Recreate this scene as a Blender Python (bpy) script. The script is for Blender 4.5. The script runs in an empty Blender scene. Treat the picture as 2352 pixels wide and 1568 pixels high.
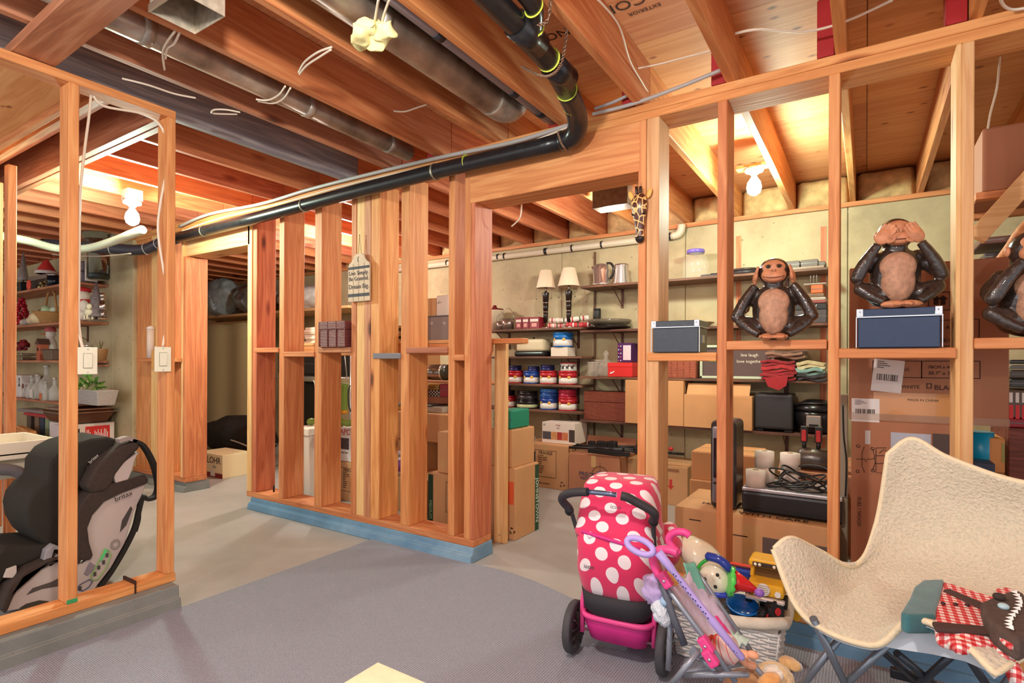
import bpy, bmesh, math, random
from math import sin, cos, pi, radians, sqrt, atan2, hypot
from mathutils import Vector, Matrix, Euler, noise
random.seed(7)
C = bpy.context.scene.collection
# ---------------------------------------------------------------- camera
F, CX, CY, YAW, ROLL, H = 1269.36, 1176.0, 831.34, 0.569802, 0.0038154, 1.14
_cr, _sr, _cy, _sy = cos(ROLL), sin(ROLL), cos(YAW), sin(YAW)
# camera axes in world space (X along the long stud wall, Y into the depth, Z up)
_right = Vector((_cr*_cy, _cr*_sy, _sr)).normalized()
_fwd = Vector((-_sy, _cy, 0.0))
_up = _right.cross(_fwd)
cam = bpy.data.cameras.new('camera'); camo = bpy.data.objects.new('camera', cam); C.objects.link(camo)
cam.sensor_width = 36; cam.lens = F/2352*36; cam.shift_y = (CY-784)/2352; cam.clip_start = .02
m = Matrix.Identity(4)
for i in range(3):
    m[i][0], m[i][1], m[i][2] = _right[i], _up[i], -_fwd[i]
m[2][3] = H; camo.matrix_world = m
bpy.context.scene.camera = camo
# ---------------------------------------------------------------- world, exposure
sc = bpy.context.scene
sc.view_settings.view_transform = 'Standard'; sc.view_settings.look = 'None'
sc.view_settings.gamma = 1; sc.view_settings.use_curve_mapping = False
sc.view_settings.exposure = -0.06
w = bpy.data.worlds.new('world'); sc.world = w; w.use_nodes = True
w.node_tree.nodes['Background'].inputs[0].default_value = (.95, .97, 1.0, 1)
w.node_tree.nodes['Background'].inputs[1].default_value = 1.5
def lamp(name, loc, power, col, size=.06, typ='POINT'):
    l = bpy.data.lights.new(name, typ); l.energy = power; l.color = col
    if typ == 'POINT': l.shadow_soft_size = size
    else: l.size = size
    o = bpy.data.objects.new(name, l); o.location = loc; C.objects.link(o); return o
COOL = (.76, 1.0, .82); WARM = (1.0, .96, .91)
lamp('bulb_or_fill_light', (-.75, .40, 2.15), 105, WARM, .06)                 # bulb of the near room (just above the frame)
lamp('bulb_or_fill_light', (-2.05, -.9, 2.2), 40, WARM, .06)                   # unseen fill behind the camera, added to brighten the near room
lamp('bulb_or_fill_light', (.9, -.8, 2.2), 40, WARM, .06)  # second unseen fill behind the camera, added for overall brightness
lamp('bulb_or_fill_light', (-1.55, 3.75, 2.2), 42, WARM, .06)               # unseen fill added behind the long wall for brightness
lamp('bulb_or_fill_light', (-4.35, 3.7, 2.2), 80, WARM, .06)                # unseen fill added to lighten the storage room behind the studs

# ---------------------------------------------------------------- photo measurements -> world points
def ray(u, v):
    a = (u-CX)/F; b = (v-CY)/F
    x = _cr*a+_sr*b; y = -_sr*a+_cr*b
    return Vector((_cy*x-_sy, _sy*x+_cy, -y))
def at(u, v, X=None, Y=None, Z=None):
    r = ray(u, v)
    t = X/r.x if X is not None else Y/r.y if Y is not None else (Z-H)/r.z
    return Vector((0, 0, H))+r*t
def rect(u0, v0, u1, v1, Y):
    a = at(u0, v0, Y=Y); b = at(u1, v1, Y=Y)
    return a.x, b.x, b.z, a.z
def rectx(u0, v0, u1, v1, X):
    a = at(u0, v0, X=X); b = at(u1, v1, X=X)
    return a.y, b.y, b.z, a.z

# ---------------------------------------------------------------- mesh helpers
class MB:
    def __init__(s): s.v = []; s.f = []; s.sm = []; s.mi = []; s.m = 0
    def add(s, vs, fs, smooth=False):
        n = len(s.v); s.v += [Vector(p) for p in vs]
        for f in fs: s.f.append([n+i for i in f]); s.sm.append(smooth); s.mi.append(s.m)
        return s
    def box(s, x0, x1, y0, y1, z0, z1, R=None, c=None):
        if x0 > x1: x0, x1 = x1, x0
        if y0 > y1: y0, y1 = y1, y0
        if z0 > z1: z0, z1 = z1, z0
        P = [Vector((x, y, z)) for x in (x0, x1) for y in (y0, y1) for z in (z0, z1)]
        if R is not None:
            c = Vector(c) if c is not None else Vector(((x0+x1)/2, (y0+y1)/2, (z0+z1)/2))
            P = [c+R@(p-c) for p in P]
        return s.add(P, [(0,1,3,2),(4,6,7,5),(0,4,5,1),(2,3,7,6),(0,2,6,4),(1,5,7,3)])
    def beam(s, a, b, w, t, up=(0,0,1)):
        a = Vector(a); b = Vector(b); d = (b-a).normalized(); up = Vector(up)
        sx = d.cross(up).normalized()*w/2; sy = sx.cross(d).normalized()*t/2
        P = [q+i*sx+j*sy for q in (a, b) for i in (-1, 1) for j in (-1, 1)]
        return s.add(P, [(0,1,3,2),(4,6,7,5),(0,4,5,1),(2,3,7,6),(0,2,6,4),(1,5,7,3)])
    def ring(s, c, ax, ay, n):
        return [Vector(c)+ax*cos(2*pi*i/n)+ay*sin(2*pi*i/n) for i in range(n)]
    def loft(s, rings, caps=True, smooth=True, closed=False):
        n = len(rings[0]); vs = [p for r in rings for p in r]; fs = []
        R = len(rings)
        for k in range(R if closed else R-1):
            for i in range(n):
                a = k*n+i; b = k*n+(i+1) % n; c = ((k+1) % R)*n+(i+1) % n; d = ((k+1) % R)*n+i
                fs.append((a, b, c, d))
        s.add(vs, fs, smooth)
        if caps and not closed:
            b = len(s.v)-len(vs)
            s.f.append([b+i for i in range(n)][::-1]); s.sm.append(False); s.mi.append(s.m)
            s.f.append([b+(R-1)*n+i for i in range(n)]); s.sm.append(False); s.mi.append(s.m)
        return s
    def tube(s, pts, r, n=10, caps=True, closed=False):
        pts = [Vector(p) for p in pts]; N = len(pts); rs = r if isinstance(r, (list, tuple)) else [r]*N
        rings = []; prev = None
        for i, p in enumerate(pts):
            if closed: d = pts[(i+1) % N]-pts[i-1]
            else: d = pts[min(i+1, N-1)]-pts[max(i-1, 0)]
            d = d.normalized() if d.length > 1e-9 else Vector((0,0,1))
            if prev is None:
                u = d.orthogonal().normalized()
            else:
                u = (prev-d*prev.dot(d)); u = u.normalized() if u.length > 1e-6 else d.orthogonal().normalized()
            prev = u; w = d.cross(u)
            rings.append(s.ring(p, u*rs[i], w*rs[i], n))
        return s.loft(rings, caps, True, closed)
    def cyl(s, a, b, r, r2=None, n=20): return s.tube([a, b], [r, r if r2 is None else r2], n)
    def lathe(s, c, prof, n=24, ax=1, ay=1, R=None):
        c = Vector(c); X = Vector((ax, 0, 0)); Y = Vector((0, ay, 0)); Z = Vector((0, 0, 1))
        if R is not None: X, Y, Z = R@X, R@Y, R@Z
        rings = [s.ring(c+Z*z, X*max(r, 1e-4), Y*max(r, 1e-4), n) for r, z in prof]
        return s.loft(rings)
    def ell(s, c, rx, ry, rz, R=None, n=16, m=10):
        prof = [(sin(pi*(i+.001)/(m+.002)), -cos(pi*(i+.001)/(m+.002))) for i in range(m+1)]
        c = Vector(c); X = Vector((rx,0,0)); Y = Vector((0,ry,0)); Z = Vector((0,0,rz))
        if R is not None: X, Y, Z = R@X, R@Y, R@Z
        return s.loft([s.ring(c+Z*z, X*max(r,1e-3), Y*max(r,1e-3), n) for r, z in prof])
    def prism(s, poly, vec, smooth=False):
        vec = Vector(vec); n = len(poly); poly = [Vector(p) for p in poly]
        vs = poly+[p+vec for p in poly]
        fs = [tuple(range(n))[::-1], tuple(range(n, 2*n))]+[(i, (i+1) % n, n+(i+1) % n, n+i) for i in range(n)]
        s.add(vs, fs[:2], False); b = len(s.v)-2*n
        for f in fs[2:]: s.f.append([b+i for i in f]); s.sm.append(smooth); s.mi.append(s.m)
        return s
    def build(s, name, mat, parent=None, bev=0, seg=1, local=False, origin=None, sub=0, disp=None, solid=0):
        if parent is not None:
            M = Matrix.Identity(4); p = parent
            while p is not None: M = p.matrix_basis @ M; p = p.parent
            Mi = M.inverted(); vs = s.v if local else [Mi@p for p in s.v]; loc = None
        else:
            if local: loc = Vector((0,0,0)); vs = s.v
            else:
                if origin is None:
                    lo = [min(p[i] for p in s.v) for i in range(3)]; hi = [max(p[i] for p in s.v) for i in range(3)]
                    origin = ((lo[0]+hi[0])/2, (lo[1]+hi[1])/2, lo[2])
                loc = Vector(origin); vs = [p-loc for p in s.v]
        me = bpy.data.meshes.new(name); me.from_pydata(vs, [], s.f)
        for i, p in enumerate(me.polygons): p.use_smooth = s.sm[i]; p.material_index = s.mi[i]
        bm = bmesh.new(); bm.from_mesh(me)
        bmesh.ops.recalc_face_normals(bm, faces=bm.faces)
        if bev:
            es = [e for e in bm.edges if len(e.link_faces) == 2 and e.calc_face_angle(0) > .6]
            bmesh.ops.bevel(bm, geom=es, offset=bev, segments=seg, affect='EDGES', profile=.6, clamp_overlap=True)
        if disp:
            for v in bm.verts: v.co += Vector(disp(v.co))
        bm.to_mesh(me); bm.free()
        for mm in (mat if isinstance(mat, (list, tuple)) else [mat]): me.materials.append(mm)
        o = bpy.data.objects.new(name, me); C.objects.link(o)
        if parent is not None: o.parent = parent
        else: o.location = loc
        if solid:
            md = o.modifiers.new('solid', 'SOLIDIFY'); md.thickness = solid; md.offset = 0
        if sub:
            md = o.modifiers.new('sub', 'SUBSURF'); md.levels = md.render_levels = sub
        return o
def tag(o, label=None, cat=None, group=None, kind=None):
    if label: o['label'] = label
    if cat: o['category'] = cat
    if group: o['group'] = group
    if kind: o['kind'] = kind
    return o
def thing(name, label, cat, loc=(0,0,0), rz=0, group=None, rot=None):
    o = bpy.data.objects.new(name, None); o.empty_display_size = .05; C.objects.link(o)
    o.location = loc; o.rotation_euler = rot if rot else (0, 0, rz)
    o.matrix_basis = Matrix.LocRotScale(Vector(loc), Euler(rot if rot else (0,0,rz)), None)
    return tag(o, label, cat, group)
def struct(name):
    o = bpy.data.objects.new(name, None); C.objects.link(o); o['kind'] = 'structure'; return o
def RZ(a): return Matrix.Rotation(a, 3, 'Z')
def RX(a): return Matrix.Rotation(a, 3, 'X')
def RY(a): return Matrix.Rotation(a, 3, 'Y')
def bez(pts, n=8):
    pts = [Vector(p) for p in pts]; out = []
    for i in range(len(pts)-1):
        p0 = pts[max(i-1, 0)]; p1 = pts[i]; p2 = pts[i+1]; p3 = pts[min(i+2, len(pts)-1)]
        for k in range(n):
            t = k/n
            out.append(.5*((2*p1)+(p2-p0)*t+(2*p0-5*p1+4*p2-p3)*t*t+(3*p1-p0-3*p2+p3)*t**3))
    out.append(pts[-1]); return out
FONT = None
def text(s, name, mat, parent, loc, size, R=None, ext=.0006, w=None, align='CENTER', shear=0):
    cu = bpy.data.curves.new(name, 'FONT'); cu.body = s; cu.size = size; cu.extrude = ext
    cu.align_x = align; cu.align_y = 'CENTER'; cu.resolution_u = 3; cu.shear = shear
    o = bpy.data.objects.new(name, cu); C.objects.link(o)
    bpy.context.view_layer.update()
    me = bpy.data.meshes.new_from_object(o.evaluated_get(bpy.context.evaluated_depsgraph_get()))
    bpy.data.objects.remove(o)
    xs = [v.co.x for v in me.vertices] or [0]
    k = 1 if not w else w/max(1e-4, (max(xs)-min(xs)))
    R = R or RX(pi/2)
    M = Matrix.Identity(4); p = parent
    while p is not None: M = p.matrix_basis @ M; p = p.parent
    Mi = M.inverted(); L = Vector(loc)
    for v in me.vertices: v.co = Mi @ (L + R @ Vector((v.co.x*k, v.co.y*(k if w else 1), v.co.z)))
    me.materials.clear(); me.materials.append(mat)
    q = bpy.data.objects.new(name, me); C.objects.link(q); q.parent = parent; return q

# ---------------------------------------------------------------- materials
_M = {}
def s2l(c): return tuple(((x/255/12.92) if x/255 <= .04045 else ((x/255+.055)/1.055)**2.4) for x in c)
class NT:
    def __init__(s, name):
        s.m = bpy.data.materials.new(name); s.m.use_nodes = True; s.t = s.m.node_tree
        s.b = s.t.nodes['Principled BSDF']
    def n(s, typ, **k):
        nd = s.t.nodes.new('ShaderNode'+typ)
        for a, v in k.items():
            if a.startswith('i_'): nd.inputs[a[2:].replace('_', ' ')].default_value = v
            else: setattr(nd, a, v)
        return nd
    def l(s, a, b): s.t.links.new(a, b)
    def co(s, scale=(1,1,1), rnd=False, gen=False):
        tc = s.n('TexCoord'); mp = s.n('Mapping'); mp.inputs['Scale'].default_value = scale
        src = tc.outputs['Generated' if gen else 'Object']
        s.l(src, mp.inputs['Vector'])
        if rnd:
            oi = s.n('ObjectInfo'); mu = s.n('Math', operation='MULTIPLY'); mu.inputs[1].default_value = 37.0
            s.l(oi.outputs['Random'], mu.inputs[0]); cb = s.n('CombineXYZ')
            for i in range(3): s.l(mu.outputs[0], cb.inputs[i])
            s.l(cb.outputs[0], mp.inputs['Location'])
        return mp.outputs[0]
    def ramp(s, fac, stops, interp='LINEAR'):
        r = s.n('ValToRGB'); r.color_ramp.interpolation = interp
        e = r.color_ramp.elements
        while len(e) < len(stops): e.new(.5)
        for i, (p, c) in enumerate(stops):
            e[i].position = p; e[i].color = (*c, 1) if len(c) == 3 else c
        s.l(fac, r.inputs[0]); return r.outputs[0]
    def bump(s, h, strength=.3, dist=.01):
        b = s.n('Bump'); b.inputs['Strength'].default_value = strength; b.inputs['Distance'].default_value = dist
        s.l(h, b.inputs['Height']); s.l(b.outputs[0], s.b.inputs['Normal'])
def plain(c, rough=.5, metal=0, name=None, noise_amt=0, trans=0, alpha=1, emit=0, ior=1.45, coat=0, scale=30, bump=0, sheen=0, sss=0):
    k = ('p', tuple(c), rough, metal, noise_amt, trans, alpha, emit, coat, scale, bump, sheen)
    if k in _M: return _M[k]
    t = NT(name or 'mat_%d' % len(_M)); b = t.b; L = s2l(c)
    b.inputs['Base Color'].default_value = (*L, 1); b.inputs['Roughness'].default_value = rough
    b.inputs['Metallic'].default_value = metal; b.inputs['IOR'].default_value = ior
    if trans: b.inputs['Transmission Weight'].default_value = trans
    if alpha < 1: b.inputs['Alpha'].default_value = alpha
    if coat: b.inputs['Coat Weight'].default_value = coat
    if sheen: b.inputs['Sheen Weight'].default_value = sheen; b.inputs['Sheen Roughness'].default_value = .5
    if emit: b.inputs['Emission Color'].default_value = (*L, 1); b.inputs['Emission Strength'].default_value = emit
    if noise_amt or bump:
        ns = t.n('TexNoise'); ns.inputs['Scale'].default_value = scale; ns.inputs['Detail'].default_value = 5
        t.l(t.co(), ns.inputs['Vector'])
        if noise_amt:
            lo = tuple(x*(1-noise_amt) for x in L); hi = tuple(min(1, x*(1+noise_amt)) for x in L)
            t.l(t.ramp(ns.outputs[0], [(.3, lo), (.7, hi)]), b.inputs['Base Color'])
        if bump: t.bump(ns.outputs[0], bump, .01)
    _M[k] = t.m; return t.m
def wood(axis='z', tone='fir', knots=True):
    k = ('w', axis, tone)
    if k in _M: return _M[k]
    T = {'fir': ((188,114,60), (208,136,78), (222,158,98)), 'red': ((172,94,58), (198,116,72), (214,138,90)),
         'pale': ((204,150,92), (218,170,112), (228,186,130)), 'dark': ((88,44,28), (128,70,46), (150,88,60)),
         'grey': ((112,110,118), (140,136,140), (172,164,160)), 'brown': ((158,98,66), (184,120,82), (204,146,108)),
         'ply': ((210,142,86), (222,160,102), (232,176,120)), 'shelf': ((74,46,34), (108,70,50), (134,92,66))}[tone]
    t = NT('wood_%s_%s' % (tone, axis)); ai = 'xyz'.index(axis)
    sc_ = [14, 14, 14]; sc_[ai] = .9
    v = t.co(tuple(sc_), rnd=True)
    n1 = t.n('TexNoise'); n1.inputs['Scale'].default_value = 1.2; n1.inputs['Detail'].default_value = 3; n1.inputs['Distortion'].default_value = .6
    t.l(v, n1.inputs['Vector'])
    mu = t.n('Math', operation='MULTIPLY'); mu.inputs[1].default_value = 9; t.l(n1.outputs[0], mu.inputs[0])
    fr = t.n('Math', operation='PINGPONG'); fr.inputs[1].default_value = 1; t.l(mu.outputs[0], fr.inputs[0])
    n2 = t.n('TexNoise'); n2.inputs['Scale'].default_value = 4; n2.inputs['Detail'].default_value = 6; t.l(v, n2.inputs['Vector'])
    mx = t.n('Math', operation='MULTIPLY_ADD'); mx.inputs[1].default_value = .5; t.l(fr.outputs[0], mx.inputs[0]); 
    m2 = t.n('Math', operation='MULTIPLY'); m2.inputs[1].default_value = .5; t.l(n2.outputs[0], m2.inputs[0]); t.l(m2.outputs[0], mx.inputs[2])
    col = t.ramp(mx.outputs[0], [(.1, s2l(T[0])), (.5, s2l(T[1])), (.9, s2l(T[2]))])
    # knots
    sk = [5, 5, 5]; sk[ai] = 1.6
    if tone == 'ply': sk = [9, 9, 9]; sk[ai] = 5
    vo = t.n('TexVoronoi'); vo.inputs['Scale'].default_value = 1.0; t.l(t.co(tuple(sk), rnd=True), vo.inputs['Vector'])
    kn = t.ramp(vo.outputs['Distance'], [(.045, (.12,.05,.03)), (.085, (.62,.42,.34)), (.14, (1,1,1))])
    mk = t.n('Mix', data_type='RGBA', blend_type='MULTIPLY'); mk.inputs[0].default_value = .9 if knots else 0
    t.l(col, mk.inputs[6]); t.l(kn, mk.inputs[7])
    oi = t.n('ObjectInfo'); hs = t.n('HueSaturation'); hs.inputs['Saturation'].default_value = 1.0
    mr = t.n('MapRange'); mr.inputs[3].default_value = .86; mr.inputs[4].default_value = 1.12; t.l(oi.outputs['Random'], mr.inputs[0]); t.l(mr.outputs[0], hs.inputs['Value'])
    mr2 = t.n('MapRange'); mr2.inputs[3].default_value = .49; mr2.inputs[4].default_value = .505; t.l(oi.outputs['Random'], mr2.inputs[0]); t.l(mr2.outputs[0], hs.inputs['Hue'])
    t.l(mk.outputs[2], hs.inputs['Color']); t.l(hs.outputs[0], t.b.inputs['Base Color'])
    t.b.inputs['Roughness'].default_value = .62; t.bump(mx.outputs[0], .25, .002)
    _M[k] = t.m; return t.m
def concrete(kind):
    k = ('c', kind)
    if k in _M: return _M[k]
    t = NT('concrete_'+kind); cs = {'wall': ((150,132,100), (184,166,128), (200,184,146)), 'floor': ((148,144,140), (164,160,156), (176,173,169)),
          'blue': ((74,106,134), (96,134,164), (138,168,188)), 'grey': ((92,96,94), (122,124,120), (148,148,142))}[kind]
    n1 = t.n('TexNoise'); n1.inputs['Scale'].default_value = 1.6; n1.inputs['Detail'].default_value = 8; n1.inputs['Roughness'].default_value = .65
    t.l(t.co(rnd=False), n1.inputs['Vector'])
    col = t.ramp(n1.outputs[0], [(.25, s2l(cs[0])), (.5, s2l(cs[1])), (.75, s2l(cs[2]))])
    vo = t.n('TexVoronoi'); vo.inputs['Scale'].default_value = 9 if kind == 'wall' else 24; vo.inputs['Randomness'].default_value = 1; t.l(t.co(), vo.inputs['Vector'])
    sp = t.ramp(vo.outputs['Distance'], [(.05, (.45,.4,.35)), (.09, (1,1,1))])
    mk = t.n('Mix', data_type='RGBA', blend_type='MULTIPLY'); mk.inputs[0].default_value = .0 if kind == 'floor' else .8
    t.l(col, mk.inputs[6]); t.l(sp, mk.inputs[7]); t.l(mk.outputs[2], t.b.inputs['Base Color'])
    t.b.inputs['Roughness'].default_value = .42 if kind == 'floor' else .75
    n2 = t.n('TexNoise'); n2.inputs['Scale'].default_value = 22; n2.inputs['Detail'].default_value = 6; t.l(t.co(), n2.inputs['Vector'])
    t.bump(n2.outputs[0], .12 if kind == 'floor' else .35, .006)
    _M[k] = t.m; return t.m
def cardboard(tone=0):
    k = ('cb', tone)
    if k in _M: return _M[k]
    t = NT('cardboard_%d' % tone); c = [(194,146,100), (178,128,88), (168,112,80), (206,150,98)][tone]
    L = s2l(c); n1 = t.n('TexNoise'); n1.inputs['Scale'].default_value = 3; n1.inputs['Detail'].default_value = 4
    t.l(t.co((1,1,1), rnd=True), n1.inputs['Vector'])
    t.l(t.ramp(n1.outputs[0], [(.3, tuple(x*.9 for x in L)), (.7, tuple(x*1.08 for x in L))]), t.b.inputs['Base Color'])
    wv = t.n('TexWave', wave_type='BANDS', bands_direction='X'); wv.inputs['Scale'].default_value = 60; t.l(t.co(), wv.inputs['Vector'])
    t.b.inputs['Roughness'].default_value = .7; t.bump(wv.outputs[0], .06, .001)
    _M[k] = t.m; return t.m
def carpetmat():
    t = NT('carpet_loop')
    v = t.co((1,1,1))
    w1 = t.n('TexWave', wave_type='BANDS', bands_direction='X'); w1.inputs['Scale'].default_value = 32; w1.inputs['Distortion'].default_value = .6; t.l(v, w1.inputs['Vector'])
    w2 = t.n('TexWave', wave_type='BANDS', bands_direction='Y'); w2.inputs['Scale'].default_value = 48; w2.inputs['Distortion'].default_value = .6; t.l(v, w2.inputs['Vector'])
    mu = t.n('Math', operation='MULTIPLY'); t.l(w1.outputs[0], mu.inputs[0]); t.l(w2.outputs[0], mu.inputs[1])
    n1 = t.n('TexNoise'); n1.inputs['Scale'].default_value = 260; n1.inputs['Detail'].default_value = 2; t.l(v, n1.inputs['Vector'])
    ad = t.n('Math', operation='ADD'); t.l(mu.outputs[0], ad.inputs[0]); t.l(n1.outputs[0], ad.inputs[1])
    t.l(t.ramp(ad.outputs[0], [(.35, s2l((108,110,120))), (.75, s2l((144,147,159))), (1, s2l((166,169,182)))]), t.b.inputs['Base Color'])
    t.b.inputs['Roughness'].default_value = .95; t.bump(ad.outputs[0], .5, .004); return t.m
# ================================================================ SETTING
YF, YK = 2.525, 2.70          # front and back face of the long stud wall
YB = 4.91                     # concrete foundation wall
ZJ, ZS = 2.36, 2.595          # underside of joists, underside of subfloor
XL = -2.735                   # face of the near left stud wall
ZP = .085                     # underside of the bottom plates
fl = MB().box(-11.5, 3.2, -2.6, 5.2, -.1, 0).build('floor', concrete('floor')); fl['kind'] = 'structure'
cpoly = [(-2.65, -2.5, 0), (3.0, -2.5, 0), (3.0, 2.50, 0), (-.55, 2.50, 0), (-1.0, 2.42, 0), (-1.15, 2.38, 0), (-1.42, 2.47, 0), (-1.6, 2.505, 0), (-1.9, 2.503, 0), (-2.65, 2.495, 0)]
ca = MB().prism([(x, y, .001) for x, y, z in cpoly], (0, 0, .007)).build('carpet', carpetmat())
tag(ca, 'grey ribbed loop carpet laid over the concrete of the near room', 'carpet')

# concrete wall at the back, cast in panels with form lines
wb = struct('wall_back')
xs = [-11, -9.8, -8.6, -7.4, -6.2, -5.0, -3.78, -2.56, -1.34, -.12, 1.1, 2.3]
for i in range(len(xs)-1):
    MB().box(xs[i]+.002, xs[i+1]-.002, YB, YB+.2, 0, 2.325).build('wall_panel', concrete('wall'), wb, bev=.004)
MB().box(-11, 2.3, YB-.02, YB+.12, 2.326, 2.36).build('sill_plate', wood('x', 'fir'), wb)
MB().box(-11, 2.3, YB+.14, YB+.18, 2.36, 2.6).build('rim_joist', wood('x', 'red'), wb)
MB().box(2.3, 2.5, 2.9, 5.1, 0, 2.36).build('wall_right', concrete('wall'))['kind'] = 'structure'
# concrete wall behind the shelves of the left room, returning to the long wall
YLW = 2.50
wl = struct('wall_left')
Xc = at(305, 800, Y=YLW).x
xs = [-10.3, -8.6, -7.2, Xc+(-.42), Xc]
for i in range(len(xs)-1):
    MB().box(xs[i]+.002, xs[i+1]-.001, YLW, YLW+.2, 0, 2.3).build('wall_panel', concrete('wall'), wl, bev=.004)
MB().box(-10.5, -10.3, -2.6, 2.7, 0, 2.36).build('wall_far_left', concrete('wall'))['kind'] = 'structure'
MB().box(-11.2, -11, 2.7, 5.1, 0, 2.36).build('wall_storage_left', concrete('wall'))['kind'] = 'structure'

# concrete kerbs under the stud walls (stepped footing, painted)
def kerb(n, poly, vec, mat, bev=.004):
    o = MB().prism(poly, vec).build('trim_%d' % n, mat, bev=bev); o['kind'] = 'structure'; return o
def kerbpoly(x, y0, y1, z=ZP):  # profile in YZ at x
    return [(x, y0, 0), (x, y0+.012, .045), (x, y0+.03, .05), (x, y0+.036, z), (x, y1-.012, z), (x, y1, 0)]
kx = at(565, 1169, Z=0).x
kerb(1, kerbpoly(kx, 2.485, 2.72), (-1.87-kx, 0, 0), concrete('blue'))
kerb(2, kerbpoly(-.93, 2.485, 2.72), (3.1+.93, 0, 0), concrete('blue'))
kerb(3, kerbpoly(-10.3, 2.485, 2.72), (10.3-4.96, 0, 0), concrete('grey'))
p = [(-2.65, 0), (-2.655, .05), (-2.67, .052), (-2.675, .104), (-2.86, .104), (-2.87, 0)]
kerb(4, [(x, -2.4, z) for x, z in p], (0, 1.325+2.4, 0), concrete('grey'))

# ---- long stud wall (between the near room and the storage behind)
wf = struct('wall_front')
def member(root, name, x0, x1, y0, y1, z0, z1, ax, tone='fir'):
    return MB().box(x0, x1, y0, y1, z0, z1).build(name, wood(ax, tone), root, bev=.003)
X1 = -1.872
x575 = at(566, 1131, Y=YF).x
member(wf, 'bottom_plate', x575, X1, YF, YK, ZP, ZP+.04, 'x', 'fir')
member(wf, 'bottom_plate', -.90, 3.0, YF, YK, ZP, ZP+.04, 'x', 'fir')
member(wf, 'top_plate', -6.2, 3.0, YF, YK, 2.285, 2.322, 'x', 'fir')
member(wf, 'top_plate', -6.2, 3.0, YF, YK, 2.323, 2.36, 'x', 'fir')
ZB, ZT = ZP+.04, 2.285
# px of: front-left edge, front-right edge (at mid height)
for a, b, tone in ((567.5,577,'pale'),(577.3,600,'red'),(640.5,652,'fir'),(722,738,'fir'),(806,817,'fir'),(817.5,835,'pale'),(835.5,850,'brown'),(851,871,'fir'),(920,939,'fir'),(1029,1043,'fir'),(1066,1080,'fir'),(1080.5,1088,'red')):
    x0 = at(a, 900, Y=YF).x; x1 = at(b, 900, Y=YF).x
    if a == 577.3: x1 = x0+.05
    if a == 1080.5: x1 = X1
    rough = tone == 'pale' and a > 800
    member(wf, 'stud', x0, x1, YF+(.004 if rough else 0)+(.0 if a not in (577.3,) else .01), YK, ZB, ZT, 'z', tone)
# right section studs
for a, b, tone in ((1464,1482,'fir'),(1483,1512,'pale'),(1646,1668,'fir'),(1901,1927,'fir'),(2194,2207,'pale'),(2207,2236,'pale')):
    x0 = at(a, 900, Y=YF).x; x1 = at(b, 900, Y=YF).x
    z0 = ZB
    member(wf, 'stud', x0, x1, YF, YK-.02, z0, ZT, 'z', tone)
member(wf, 'stud', .72, .76, YF, YK-.02, ZB, ZT, 'z', 'fir')
member(wf, 'stud', 1.15, 1.19, YF, YK-.02, ZB, ZT, 'z', 'fir')
# headers over the two openings
hx0 = at(1068, 470, Y=YF).x; hx1 = at(1471, 400, Y=YF).x
member(wf, 'header', at(1080, 470, Y=YF).x, hx1-.002, YF-.001, YK, 2.045, 2.284, 'x', 'fir')
g0 = at(421, 592, Y=YF).x; g1 = at(574, 567, Y=YF).x
member(wf, 'header', g0, g1-.004, YF, YK, 2.05, 2.2, 'x', 'pale')
member(wf, 'header', at(1462, 403, Y=YF).x-.0, hx1, YF+.06, YF+.1, 2.0, 2.045, 'x', 'fir')
# far post and wall beyond the left doorway
fx = -4.955
member(wf, 'stud', fx-.045, fx, 2.50, 2.69, ZB, 2.045, 'z', 'red')
member(wf, 'stud', fx-.075, fx-.046, 2.50, 2.69, ZB, ZT, 'z', 'pale')
member(wf, 'bottom_plate', Xc+.01, fx, 2.50, 2.69, ZP, ZB, 'x', 'fir')
member(wf, 'stud', at(350, 800, Y=2.5).x, at(366, 800, Y=2.5).x, 2.49, 2.69, ZB, ZT, 'z', 'pale')
member(wf, 'sheathing_board', Xc+.005, at(350, 800, Y=2.5).x, 2.53, 2.55, ZB, ZT, 'z', 'fir')
member(wf, 'stud', -5.35, -5.31, 2.50, 2.69, ZB, ZT, 'z', 'fir')
member(wf, 'blocking', at(315, 815, Y=2.45).x, fx-.05, 2.44, 2.69, 1.13, 1.165, 'x', 'fir')
# blocking pieces (small shelves) between the studs; px of front top-left and bottom-right corner
BL = [((585,799),(640,812),'red'),((651,808),(722,823),'fir'),((731,798),(806,813),'brown'),((857,811),(920,825),'grey'),((933,798),(1028,813),'brown'),((1041,814),(1066,830),'fir')]
BLK = []
for (a, b, tone) in BL:
    x0, x1, z0, z1 = rect(a[0], a[1], b[0], b[1], YF-.005)
    zt = z1; BLK.append((x0, x1, zt)); member(wf, 'blocking', x0, x1, YF-.01, YK, zt-.035, zt, 'x', tone)
RBL = [((1486,810),(1645,830),'fir'),((1668,783),(1899,803),'fir'),((1926,800),(2197,826),'fir'),((2238,776),(2352,800),'fir')]
for (a, b, tone) in RBL:
    x0, x1, z0, z1 = rect(a[0], a[1], b[0], b[1], YF-.01)
    BLK.append((x0, x1, z1)); member(wf, 'blocking', x0, x1 if b[0] < 2352 else .72, YF-.012, YK-.02, z1-.038, z1, 'x', tone)
# anchor bolt
MB().cyl((at(629,1110,Y=2.62).x, 2.62, ZB), (at(629,1110,Y=2.62).x, 2.62, ZB+.05), .007).build('anchor_bolt', plain((60,45,40), .5, .8), wf)

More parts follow.
